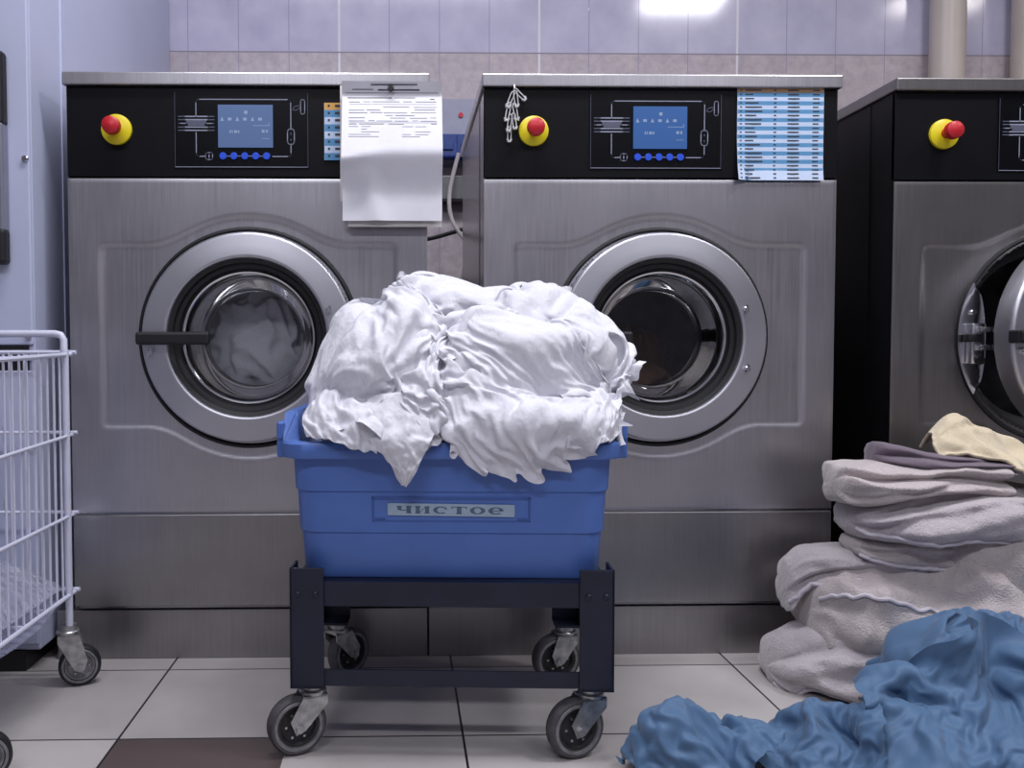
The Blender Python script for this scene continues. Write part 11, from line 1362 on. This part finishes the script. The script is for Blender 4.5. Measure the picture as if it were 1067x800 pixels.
    (0,4,13,7,3,5,7,-3,0,-1,-2,-4,2,2,-3,1,-3,-4,-7,1,10,-2,2,7,-4,-3,-3,-4,-2,-1,-1,0,-1,0,-3,1,-5,5,10,9,8,0,8,2,4,5,8,-2,0,7,-2,0,7,-4,-5,-9,-8,-6,8,3,-6,3,1,-2,1,6,0,-1,0,1,-9,5,4,-2,-6,1,6,-9,-6,14,3,-11,8,4,0,4,1,0,0,-2,-1,-3,0,-2,-2,-3,-7,1,-4,7,0,3,6,-2,-1,-1,8,-6,4,-1,-10,-4,-2,6,0,1,4,5,3,-13,
     5,-5,-5,3,8,6,0,0,0,-8,8,-3,2,-3,-2,5,-4,1,0,7,-8,3,-1,-1,0,5,3,1,1,0,-2,1,2,-8,0,-3,0,3,-6,6,-2,6,-2,0,-4,-3,-4,-3,-4,-1,1,-2,5,-3,8,-4,1,0,-4,4,3,-2,-4,0,3,3,4,-5,-5,4,-5,2,-1,9,-5,-6,1,7,4,-10,4,-3,4,3,1,2,0,-2,4,-1,0,-2,0,-5,1,-3,5,0,2,-5,-10,3,-3,-5,-2,-3,0,2,3,0,-3,1,5,1,-5,13,-10,2,1,6,
     -3,3,0,-2,-8,12,-4,-11,2,4,2,-4,7,-4,1,-5,7,1,-7,5,2,-2,0,-2,1,-7,0,5,-3,11,-8,5,-10,0,6,-1,0,-3,-6,-1,2,-2,-4,-4,3,1,-4,-1,2,5,4,2,5,-2,2,0,-3,-9,8,0,5,-5,-2,0,-5,6,3,2,0,-2,-3,4,-1,-6,-1,3,6,-7,3,1,-3,-2,0,7,-11,0,9,-13,9,2,4,-5,-4,4,-6,-2,5,2,-6,-4,-3,1,-1,-3,3,0,1,-4,7,4,-10,2,9,-2,1,-5,0,1,-2,2,
     0,-8,11,-3,-3,-6,10,2,-7,2,3,0,-9,2,2,7,-9,-2,-5,13,-6,4,5,-11,1,11,-15,-2,12,4,-11,-2,6,1,3,-6,-9,1,0,0,-3,2,-3,2,5,6,7,-2,2,1,3,-1,-9,10,-5,1,-3,0,2,-7,3,6,-1,-7,-5,6,5,-4,-2,7,1,3,-9,4,3,-12,9,-7,11,-10,10,-1,-7,0,5,0,-11,4,9,-13,0,6,-7,-1,0,4,2,0,0,-1,1,-2,-1,8,9,-4,4,-7,-5,10,3,-6,5,-8,-3,5,3,-2,0,-5,
     -1,13,-7,-10,3,5,4,-7,6,-6,11,-12,3,1,-8,2,7,7,-7,7,-5,-4,0,5,4,-10,-2,9,-1,-15,4,2,1,3,2,4,0,2,1,3,-3,-9,11,-4,1,1,-5,-7,1,3,4,1,-5,-2,5,0,0,1,-1,-6,10,-2,-6,-1,-1,12,-7,-1,-1,9,-12,2,0,2,1,7,-3,-5,7,-2,-1,-10,8,-1,0,-1,-12,6,3,-1,9,0,2,1,2,0,0,-3,-1,3,5,3,0,-6,9,-7,0,1,-4,4,-1,1,-1,1,-3,-2,8,-7,2,5,
     0,-6,0,-5,10,-1,-2,-6,8,0,-2,1,-9,5,4,5,-8,6,0,-6,-4,2,3,-10,4,3,6,6,-1,1,0,0,-1,0,0,2,-3,-9,12,-7,-5,5,-10,14,4,-5,-5,4,-2,-8,6,0,-9,9,-6,7,1,1,-1,-2,2,-7,0,1,-4,11,-11,9,1,-2,3,-15,13,-1,8,-10,7,-2,-11,5,-3,2,7,5,-2,-2,-1,-1,1,2,4,0,-3,2,0,0,12,-3,-1,1,1,-11,9,1,-3,-14,10,-1,-6,4,1,1,6,-3,2,-3,2,1,-8,11,
     -7,1,-3,3,3,-3,3,-5,1,1,-2,2,-6,2,1,9,-3,-3,1,8,-2,-3,0,-1,-2,0,-2,-1,1,7,2,-6,3,1,10,1,0,-4,5,2,-7,-4,-7,0,11,5,-6,-1,7,-7,4,-2,-4,7,-4,-3,3,-11,10,0,-4,-3,5,-1,3,-3,-1,-1,0,5,8,-5,-5,6,1,1,-5,-1,-3,2,-1,1,4,1,2,-2,-4,-2,7,2,-3,0,10,0,-1,-1,1,1,-10,-7,0,21,-19,8,6,-1,-5,-3,4,4,-8,4,4,-6,1,0,-12,11,1,-10,
     10,-9,10,5,-3,-4,0,6,1,-1,2,-15,12,-1,-3,-3,-5,4,1,-4,1,3,0,6,4,-4,-1,0,3,3,2,9,-1,-4,-8,-1,3,-10,29,-24,5,-4,10,1,-8,5,-1,3,2,-3,3,1,-13,12,-6,-11,17,-7,-6,14,-11,7,-2,2,-2,-2,1,6,-1,3,-10,-3,15,-9,-2,-6,7,3,-7,0,4,-2,3,4,-6,-2,2,2,6,-10,11,3,-8,-10,5,-2,-7,-4,15,-2,1,9,1,-5,-2,7,0,0,-1,2,-2,-5,6,-7,0,7,-7,6,4,-8,
     0,5,2,-8,-6,7,4,4,4,-7,-5,6,-2,-6,-8,10,2,-4,2,1,-2,-2,1,0,-2,1,8,-3,-7,0,6,0,1,13,-16,7,-4,4,-13,-5,8,12,-3,-7,8,-5,5,-1,1,-9,7,0,3,-5,2,-7,-2,7,2,4,-2,1,1,0,-4,0,0,5,-13,4,5,3,-8,-8,11,-1,-8,1,0,1,-1,3,0,0,-7,14,-12,11,1,4,-2,-3,4,-2,5,-4,3,-3,-3,-8,12,-1,-8,5,-2,6,0,0,-5,4,0,-1,-4,6,0,-13,2,10,0,0,
     1,-3,1,-1,1,-4,4,-2,-2,2,0,-3,-4,7,-4,-4,-1,0,4,1,1,-1,4,-13,13,0,2,-2,-7,11,3,7,-16,2,3,3,-1,2,-2,-2,-5,-10,1,6,12,-3,-8,-3,-6,13,6,-6,3,6,-3,-3,1,-1,2,0,2,-1,-3,3,2,-2,-1,1,0,-2,-3,-2,4,0,-1,-1,1,2,1,-1,5,0,-10,2,9,3,1,2,-11,7,-4,-1,5,0,2,-5,0,3,-4,6,-2,-9,1,13,6,-16,-7,4,11,-4,-2,3,2,0,-3,1,-3,5,-3,5,
     -3,0,-1,-2,1,-4,6,3,-1,-1,0,0,2,0,-2,-1,-1,1,-4,13,-2,-14,0,13,4,-1,3,-8,7,2,-7,0,-1,1,-7,8,-2,6,2,2,-10,-5,2,20,-5,-1,-20,13,0,2,0,-4,1,-2,3,0,2,-9,5,0,-3,4,0,2,-1,2,-1,-4,1,1,-3,-1,-1,3,1,1,-5,3,15,-1,-10,-8,9,7,-3,2,0,-5,0,-10,1,8,3,-9,14,-6,6,2,0,-8,-3,8,4,0,12,-17,8,-5,-2,0,-3,1,4,-3,3,-2,-4,6,-1,-8,
     6,-5,6,-8,5,-1,3,-3,0,-1,0,-3,-1,-3,-4,-1,-4,11,7,1,-6,3,4,-4,2,-4,-9,8,2,6,-5,7,-7,3,2,-5,-6,5,-1,0,1,-9,7,11,-16,0,-2,-3,1,0,2,3,0,8,-5,-3,5,5,-6,6,-5,5,-4,3,-1,2,-2,2,2,0,0,-1,5,-4,5,-1,-2,5,-3,-3,4,2,-7,0,10,0,-4,-7,12,-3,9,-3,-5,2,6,2,0,-9,1,-3,-8,-3,5,-1,1,3,0,1,-2,1,-2,1,6,-3,-1,2,3,-3,0,1,
     0,0,-2,-1,1,-3,7,0,0,0,-1,5,-2,1,5,-3,-2,2,-2,-3,-8,0,8,12,-3,6,0,-2,-2,1,-3,8,2,-2,-2,-1,-2,0,1,1,-1,-1,-2,-1,-1,-1,-1,-1,1,-1,3,2,-3,1,-2,4,1,-3,-3,0,2,-1,-4,7,-3,3,-1,2,-4,-2,5,0,-9,0,6,-4,0,-1,12,7,-10,2,11,2,-7,4,-1,-3,4,0,1,-2,3,7,3,-4,-7,-1,0,-1,3,0,-1,0,-1,-2,-1,-1,0,2,5,-3,1,-9,-2,2,-1,-5,-3,4,
     8,-2,-2,0,2,0,-3,2,-3,-7,9,-8,-5,6,-2,5,-5,12,11,-5,5,-5,7,2,-7,4,1,-11,0,9,3,-2,-2,5,-1,-8,4,0,-6,0,0,0,-1,-2,1,1,1,0,-3,1,0,3,-2,-4,-1,1,10,3,-1,3,-1,0,0,0,-1,-1,-6,3,-5,7,4,-10,-2,3,10,-2,8,4,2,1,-4,3,6,-3,-2,3,-4,-6,6,4,-2,-1,2,-3,-8,-2,2,-4,0,0,1,2,-3,-3,-1,-1,1,0,-1,-1,-1,3,6,7,-2,2,3,-1,2,0,
     0,0,-4,-2,8,3,5,2,0,-9,-4,-3,11,9,-4,4,-4,5,0,-7,7,2,-3,2,2,-4,-1,4,3,-3,2,1,-3,-4,-2,-1,-4,-3,-2,-1,2,1,-3,-2,0,-2,1,5,7,3,1,0,-2,0,1,0,-1,0,0,0,
     ),
))

# ------------------------------------------------------------------ draped cloth: settled folds as grids of points,
# each number the change from its left and upper neighbours in millimetres
def cloth(key, name, label, cat, mat, group=None, sub=2, shift=(0, 0, 0), wide=1.):
    nx, ny, mn, ch = CLOTH[key]
    Wd = nx + 1; N = Wd * (ny + 1); ax = []
    for k in range(3):
        a = []
        for i in range(N):
            x, y = i % Wd, i // Wd
            l = a[i - 1] if x else 0; u = a[i - Wd] if y else 0
            a.append(ch[k][i] + l + u - (a[i - Wd - 1] if (x and y) else 0))
        sm = []
        for i in range(N):                       # take off the millimetre steps
            x, y = i % Wd, i // Wd
            nb = [a[i + d] for d, ok in ((-1, x > 0), (1, x < nx), (-Wd, y > 0), (Wd, y < ny)) if ok]
            sm.append(a[i] * .72 + .28 * sum(nb) / len(nb) if len(nb) == 4 else a[i])
        ax.append(sm)
    vs = [(.093 + (mn[0] + ax[0][i] / 1000.0 - .093) * wide + shift[0], mn[1] + ax[1][i] / 1000.0 + shift[1], mn[2] + ax[2][i] / 1000.0 + shift[2]) for i in range(N)]
    fs = [(j * Wd + i, j * Wd + i + 1, (j + 1) * Wd + i + 1, (j + 1) * Wd + i) for j in range(ny) for i in range(nx)]
    o = MB().add(vs, fs, 0, True).build(name, mat, None, auto=False)
    md = o.modifiers.new('smooth', 'SUBSURF'); md.levels = 1; md.render_levels = sub
    return tag(o, label, cat, group)
WG = 'white sheets heaped in the tub'
WC = M['white_cloth']
cloth('w_base', 'white_sheet', 'undermost white sheet of the heap, mostly covered, low at the back of the tub', 'sheet', WC, WG, 2, (.010, 0, -.020), 1.0)
cloth('w_left', 'white_sheet', 'crumpled white sheet forming the left lobe of the heap in the blue tub', 'sheet', WC, WG, 2, (.012, 0, 0), 1.07)
cloth('w_front', 'white_sheet', 'white sheet at the front of the heap, its rounded swag hanging over the tub rim', 'sheet', WC, WG, 2, (.012, 0, 0), 1.07)
cloth('w_right', 'white_sheet', 'wrinkled white sheet on the right flank of the heap, running down to the right rim', 'sheet', WC, WG, 2, (.012, 0, 0), 1.07)
cloth('w_top', 'white_sheet', 'white sheet thrown across the very top of the heap in the blue tub', 'sheet', WC, WG, 2, (.012, 0, 0), 1.07)
BG = 'blue laundry on the floor'
cloth('b_right', 'blue_sheet', 'tall heaped blue sheet on the floor against the towel pile at the right edge', 'sheet', M['blue_cloth'], BG)
cloth('b_front', 'blue_sheet', 'blue sheet spread in front of the tall blue heap in the bottom right corner', 'sheet', M['blue_cloth'], BG, 2, (-.042, 0, 0))
cloth('b_mid', 'blue_sheet', 'low crumpled blue cloth on the floor, middle one of the blue laundry row', 'sheet', M['blue_cloth'], BG, 2, (.020, .012, 0))
cloth('b_left', 'blue_sheet', 'crumpled blue cloth on the floor nearest the trolley wheel, leftmost of the blue laundry', 'sheet', M['blue_cloth'], BG, 2, (.012, .0, 0))
TG = 'used towels piled on the floor'

def ridged(p):
    return 1 - abs(noise.noise(p)) * 2

def fold_towel(name, label, mat, ctrl, grooves, seed, rough=.006, n=72, m=56, power=.8, hem=None):
    """a slumped folded towel: elliptical section swept along ctrl points (x, y, z, ry, rz), creased by grooves that
    run along it; both ends close round.  groove: (angle at start, angle at end, width, depth) in degrees, 0 = front, 90 = top"""
    off = Vector((seed * 5.3, seed * 2.1, seed * 9.7)); vs = []
    K = len(ctrl)
    def at(u):
        f = u * (K - 1); i = min(int(f), K - 2); t_ = f - i
        p0, p1, p2, p3 = ctrl[max(i - 1, 0)], ctrl[i], ctrl[i + 1], ctrl[min(i + 2, K - 1)]
        return [.5 * ((2 * b) + (c - a) * t_ + (2 * a - 5 * b + 4 * c - d) * t_ ** 2 + (3 * b - a - 3 * c + d) * t_ ** 3) for a, b, c, d in zip(p0, p1, p2, p3)]
    for j in range(n + 1):
        u = j / n
        x, y, z, ry, rz = at(u)
        e = 1.0
        for uu, w in ((u, .10), (1 - u, .10)):
            if uu < w:
                e = min(e, max(0.02, 1 - (1 - uu / w) ** 2) ** .5)
        for k in range(m):
            a = 2 * PI * k / m
            c, s_ = math.cos(a), math.sin(a)
            c = math.copysign(abs(c) ** power, c); s_ = math.copysign(abs(s_) ** power, s_)
            q = Vector((x * 7, c * .8 + y * 5, s_ * .8 + z * 5)) + off
            r = 1.0
            for (g0, g1, w, dp) in grooves:
                ga = g0 + (g1 - g0) * u + 14 * noise.noise(Vector((u * 4, g0 * .1, seed)))
                da = (math.degrees(a) - ga + 180) % 360 - 180
                r -= dp * math.exp(-(da / w) ** 2) * (.6 + .4 * math.sin(PI * min(1, u * 2 + .2)))
            wv = noise.noise_vector(q * .8) * .7
            r += rough / max(ry, rz) * (noise.noise(q * 1.3) * 1.8 + ridged(q * 1.2 + wv) * 1.5 + ridged(q * 2.6 + wv * 1.5) * .6 + noise.noise(q * 5) * .3)
            vs.append((x + (1 - e) * 0, y - ry * c * r * e, z + rz * s_ * r * e))
    fs = [(j * m + k, j * m + (k + 1) % m, (j + 1) * m + (k + 1) % m, (j + 1) * m + k) for j in range(n) for k in range(m)]
    fs += [tuple(range(m)), tuple(n * m + k for k in range(m))]
    rim = []
    if hem:                                       # piped edge following the surface
        for j in range(int(hem[2] * n), int(hem[3] * n) + 1):
            a = hem[0] + (hem[1] - hem[0]) * j / n + 5 * noise.noise(Vector((j * .25, seed, 1)))
            f = (a % 360) / 360 * m; k0 = int(f) % m
            p = Vector(vs[j * m + k0]).lerp(Vector(vs[j * m + (k0 + 1) % m]), f - int(f))
            q = Vector(at(j / n)[:3])
            rim.append(p + (p - q).normalized() * .002)
    o = MB().add(vs, fs, 0, True).build(name, mat, None, auto=False)
    md = o.modifiers.new('smooth', 'SUBSURF'); md.levels = 1; md.render_levels = 1
    if rim:
        MB().tube(rim, .0042, 8).build('hem', M['hem'], o)
    return tag(o, label, 'towel', TG)
T_ = M['towel']; TB = M['towel_b']
fold_towel('bath_towel', 'lowest greige towel, its flat lobe lying on the floor left of the pile', T_,
           [(.765, 1.765, .030, .04, .028), (.82, 1.74, .052, .08, .050), (.90, 1.715, .070, .11, .066), (1.0, 1.69, .075, .12, .07), (1.12, 1.68, .08, .12, .075)], [(50, 30, 12, .30), (-5, 10, 10, .22)], 2, .012, hem=(-62, -40, .05, .9))
fold_towel('bath_towel', 'largest greige towel, swelling out of the lower pile down to the floor', TB,
           [(.835, 1.755, .150, .05, .045), (.88, 1.74, .155, .09, .080), (.97, 1.715, .150, .12, .115), (1.08, 1.70, .145, .13, .13), (1.22, 1.69, .15, .13, .13)], [(75, 20, 12, .28), (25, -35, 11, .25), (-10, -60, 10, .2)], 3, .016, hem=(40, 5, .06, .8))
fold_towel('bath_towel', 'greige towel with a long rolled top edge lying over the bulging lower towel', T_,
           [(.800, 1.775, .190, .035, .045), (.835, 1.765, .238, .05, .036), (.91, 1.745, .258, .075, .030), (1.0, 1.73, .252, .085, .032), (1.12, 1.72, .24, .09, .04)], [(-15, 0, 15, .35), (60, 40, 12, .2)], 5, .007, hem=(-25, -35, .05, .8))
fold_towel('bath_towel', 'broad greige towel hanging down the right side of the pile behind the tall blue heap', TB,
           [(1.045, 1.71, .27, .05, .06), (1.09, 1.69, .262, .09, .105), (1.17, 1.675, .25, .11, .135), (1.28, 1.67, .24, .12, .15), (1.42, 1.67, .24, .12, .15)], [(60, 30, 12, .2), (-20, 10, 14, .15)], 6, .008)
sm_ = fold_towel('bath_towel', 'small folded greige towel edge sticking out in the middle of the pile', TB,
           [(.905, 1.71, .302, .045, .016), (.97, 1.69, .296, .06, .028), (1.04, 1.685, .292, .065, .03), (1.10, 1.69, .29, .06, .03)], [(0, 10, 12, .30)], 4, .004, hem=(-40, -40, .05, .9))
up = fold_towel('bath_towel', 'thick folded greige towel in the upper pile with a piped hem along its lower edge', T_,
           [(.895, 1.71, .352, .06, .024), (.95, 1.69, .362, .09, .040), (1.03, 1.68, .372, .105, .052), (1.11, 1.675, .380, .11, .055), (1.2, 1.675, .372, .11, .055), (1.32, 1.68, .36, .11, .055)], [(30, 60, 13, .32), (-5, 25, 12, .25)], 7, .009, hem=(-30, -55, .04, .8))
fold_towel('bath_towel', 'rounded greige towel fold on the upper pile pointing left, under the mauve cloth', TB,
           [(.866, 1.705, .430, .045, .034), (.91, 1.69, .430, .075, .036), (.98, 1.68, .437, .095, .030), (1.06, 1.68, .446, .10, .030), (1.18, 1.685, .440, .11, .036)], [(35, 5, 12, .55), (-35, -8, 10, .3)], 9, .008)
fold_towel('mauve_cloth', 'thin dusky mauve cloth folded beneath the cream towel on top of the pile', M['mauve'],
           [(.948, 1.705, .484, .035, .024), (.985, 1.69, .478, .065, .026), (1.04, 1.68, .474, .08, .017), (1.10, 1.675, .472, .085, .015), (1.19, 1.68, .465, .085, .018)], [(15, 40, 16, .5), (-30, -5, 12, .4)], 13, .005)

def patch(name, label, cat, mat, net, seed, amp=.004, nu=70, nv=44, thick=.006, group=None):
    """cloth laid through a net of points (rows along, each row across)"""
    off = Vector((seed * 2.3, seed * 5.1, seed)); R_, C_ = len(net), len(net[0])
    cm = lambda a, b, c, d, t: .5 * ((2 * b) + (c - a) * t + (2 * a - 5 * b + 4 * c - d) * t * t + (3 * b - a - 3 * c + d) * t ** 3)
    def g(i, j):
        return Vector(net[min(max(i, 0), R_ - 1)][min(max(j, 0), C_ - 1)])
    vs = []
    for i in range(nu + 1):
        fu = i / nu * (R_ - 1); iu = min(int(fu), R_ - 2); tu = fu - iu
        for j in range(nv + 1):
            fv = j / nv * (C_ - 1); jv = min(int(fv), C_ - 2); tv = fv - jv
            p = cm(*[cm(*[g(iu + a, jv + b) for b in (-1, 0, 1, 2)], tv) for a in (-1, 0, 1, 2)], tu)
            q = Vector((i / nu * 4, j / nv * 2.4, 0)) + off
            w = noise.noise_vector(q * .9) * .5
            d = ridged(q * 1.1 + w) * amp * 1.4 + noise.noise(q * 3) * amp
            vs.append(p + Vector((d * .2, -d, d * .7)))
    Wd = nv + 1
    fs = [(i * Wd + j, (i + 1) * Wd + j, (i + 1) * Wd + j + 1, i * Wd + j + 1) for i in range(nu) for j in range(nv)]
    o = MB().add(vs, fs, 0, True).build(name, mat, None, auto=False)
    md = o.modifiers.new('thickness', 'SOLIDIFY'); md.thickness = thick; md.offset = 0
    md = o.modifiers.new('smooth', 'SUBSURF'); md.levels = 1; md.render_levels = 1
    return tag(o, label, cat, group)
patch('cream_towel', 'cream towel peaked on top of the towel pile, hanging down at the right edge', 'towel', M['cream'],
      [[(1.07, 1.75, .49), (1.062, 1.71, .522), (1.048, 1.675, .508), (1.052, 1.645, .486)],
       [(1.12, 1.76, .52), (1.108, 1.71, .562), (1.088, 1.665, .528), (1.098, 1.63, .488)],
       [(1.17, 1.76, .51), (1.150, 1.71, .540), (1.140, 1.66, .520), (1.155, 1.605, .474)],
       [(1.24, 1.76, .49), (1.22, 1.70, .512), (1.20, 1.64, .470), (1.205, 1.58, .430)],
       [(1.32, 1.76, .46), (1.30, 1.68, .462), (1.255, 1.61, .400), (1.243, 1.555, .350)],
       [(1.42, 1.76, .42), (1.38, 1.67, .410), (1.33, 1.60, .340), (1.30, 1.55, .300)]], 3, .006, group=TG)

patch('white_pillowcase', 'white cloth whose pointed corner hangs down the front of the blue tub left of centre', 'pillowcase', M['white_cloth'],
      [[(-.060, 1.462, .612), (-.02, 1.452, .622), (.02, 1.452, .618), (.060, 1.462, .606)],
       [(-.062, 1.428, .574), (-.02, 1.418, .585), (.02, 1.417, .582), (.058, 1.424, .570)],
       [(-.054, 1.410, .545), (-.018, 1.399, .550), (.018, 1.398, .548), (.046, 1.407, .542)],
       [(-.030, 1.406, .520), (-.010, 1.397, .522), (.014, 1.396, .520), (.032, 1.405, .516)],
       [(-.013, 1.407, .496), (-.002, 1.401, .496), (.010, 1.400, .494), (.020, 1.407, .490)],
       [(-.001, 1.408, .472), (.001, 1.406, .472), (.004, 1.406, .471), (.006, 1.408, .471)]], 8, .0035, 60, 40, .002, WG)

patch('white_sheet', 'white sheet end puffed up in the left front corner of the blue tub', 'sheet', M['white_cloth'],
      [[(-.158, 1.58, .590), (-.172, 1.53, .588), (-.172, 1.475, .568), (-.162, 1.452, .545)],
       [(-.125, 1.55, .630), (-.140, 1.49, .612), (-.135, 1.448, .580), (-.130, 1.428, .545)],
       [(-.085, 1.53, .620), (-.092, 1.46, .606), (-.088, 1.425, .568), (-.086, 1.414, .532)],
       [(-.035, 1.51, .610), (-.040, 1.45, .598), (-.042, 1.42, .562), (-.042, 1.410, .524)]], 12, .006, 60, 44, .002, WG)
patch('white_sheet', 'white sheet end bunched in the right front corner of the blue tub', 'sheet', M['white_cloth'],
      [[(.270, 1.48, .610), (.270, 1.43, .592), (.268, 1.404, .562), (.268, 1.396, .532)],
       [(.315, 1.48, .630), (.325, 1.43, .602), (.322, 1.402, .568), (.320, 1.396, .538)],
       [(.350, 1.51, .630), (.354, 1.455, .606), (.350, 1.418, .575), (.346, 1.404, .546)],
       [(.372, 1.58, .620), (.380, 1.53, .600), (.376, 1.47, .580), (.366, 1.43, .556)]], 15, .006, 60, 44, .002, WG)

# laundry behind the washer doors
def laundry(name, label, cat, mat, c, r, seed, squash=.45, crease=1.0):
    bm = bmesh.new(); bmesh.ops.create_icosphere(bm, subdivisions=6, radius=1)
    off = Vector((seed * 3.3, seed, seed * 7.1)); vs = []
    for v in bm.verts:
        p = v.co.copy(); q = p * 1.6 + off
        w = noise.noise_vector(q) * .8
        d = ridged(q * .9 + w) * .16 + ridged(q * 1.9 + w * 1.4) * .09 * crease + noise.noise(q * 4) * .03
        s = r * (.86 + d * 1.2)
        vs.append((c[0] + p.x * s, c[1] + p.y * s * squash, c[2] + p.z * s))
    fs = [[v.index for v in f.verts] for f in bm.faces]; bm.free()
    return tag(MB().add(vs, fs, 0, True).build(name, mat, None, auto=False), label, cat)
laundry('drum_laundry', 'pale grey-white laundry pressed against the glass inside the left washer', 'laundry', M['grey_laundry'], (-.728 + .3925, 2.10, .712), .148, 3, .5)
laundry('drum_laundry', 'dim brownish laundry deep inside the middle washer drum', 'laundry', M['brown_laundry'], (.182 + .3725, 2.22, .625), .135, 8, .5)

# ------------------------------------------------------------------ light and camera
def area(name, loc, sx_, sy_, power, col=(1, 1, 1), rot=(0, 0, 0)):
    l = bpy.data.lights.new(name, 'AREA')
    l.shape = 'RECTANGLE'; l.size = sx_; l.size_y = sy_; l.energy = power; l.color = col
    o = bpy.data.objects.new(name, l); COL.objects.link(o)
    o.location = loc; o.rotation_euler = rot
    return o
area('tube_or_fill_light', (.0, 1.28, 2.70), 1.3, .16, 38, (.94, .94, 1.0))
area('tube_or_fill_light', (1.62, 1.0, 2.70), .45, .25, 26, (.95, .95, 1.0))
area('tube_or_fill_light', (3.1, 1.0, 2.70), .5, .25, 14, (1.0, .95, .92))
area('tube_or_fill_light', (-.6, -.75, 2.70), 1.3, .2, 36, (.90, .91, 1.0))  # added fill lamp behind the camera, brightens the cloth fronts
area('tube_or_fill_light', (1.5, -.85, 2.70), 1.3, .2, 22, (.92, .92, 1.0))  # second added fill lamp behind the camera, not a known tube
wd = bpy.data.worlds.new('World'); SC.world = wd; wd.use_nodes = True
wd.node_tree.nodes['Background'].inputs[0].default_value = (.5, .5, .6, 1)
wd.node_tree.nodes['Background'].inputs[1].default_value = .3

cam = bpy.data.cameras.new('camera'); co = bpy.data.objects.new('camera', cam); COL.objects.link(co)
yaw, pit, rol = .0205, .0377, -.0018
fw = Vector((math.sin(yaw) * math.cos(pit), math.cos(yaw) * math.cos(pit), -math.sin(pit)))
rt0 = Vector((math.cos(yaw), -math.sin(yaw), 0)); up0 = rt0.cross(fw)
rt = rt0 * math.cos(rol) + up0 * math.sin(rol); up = up0 * math.cos(rol) - rt0 * math.sin(rol)
mw = Matrix(((rt.x, up.x, -fw.x, 0), (rt.y, up.y, -fw.y, 0), (rt.z, up.z, -fw.z, .694), (0, 0, 0, 1)))
co.matrix_world = mw
cam.sensor_width = 36; cam.lens = 893 / 1067 * 36
cam.shift_x = (533.5 - 437) / 1067
cam.clip_start = .02
SC.camera = co
SC.view_settings.view_transform = 'Standard'
SC.view_settings.look = 'None'
SC.view_settings.exposure = -0.08
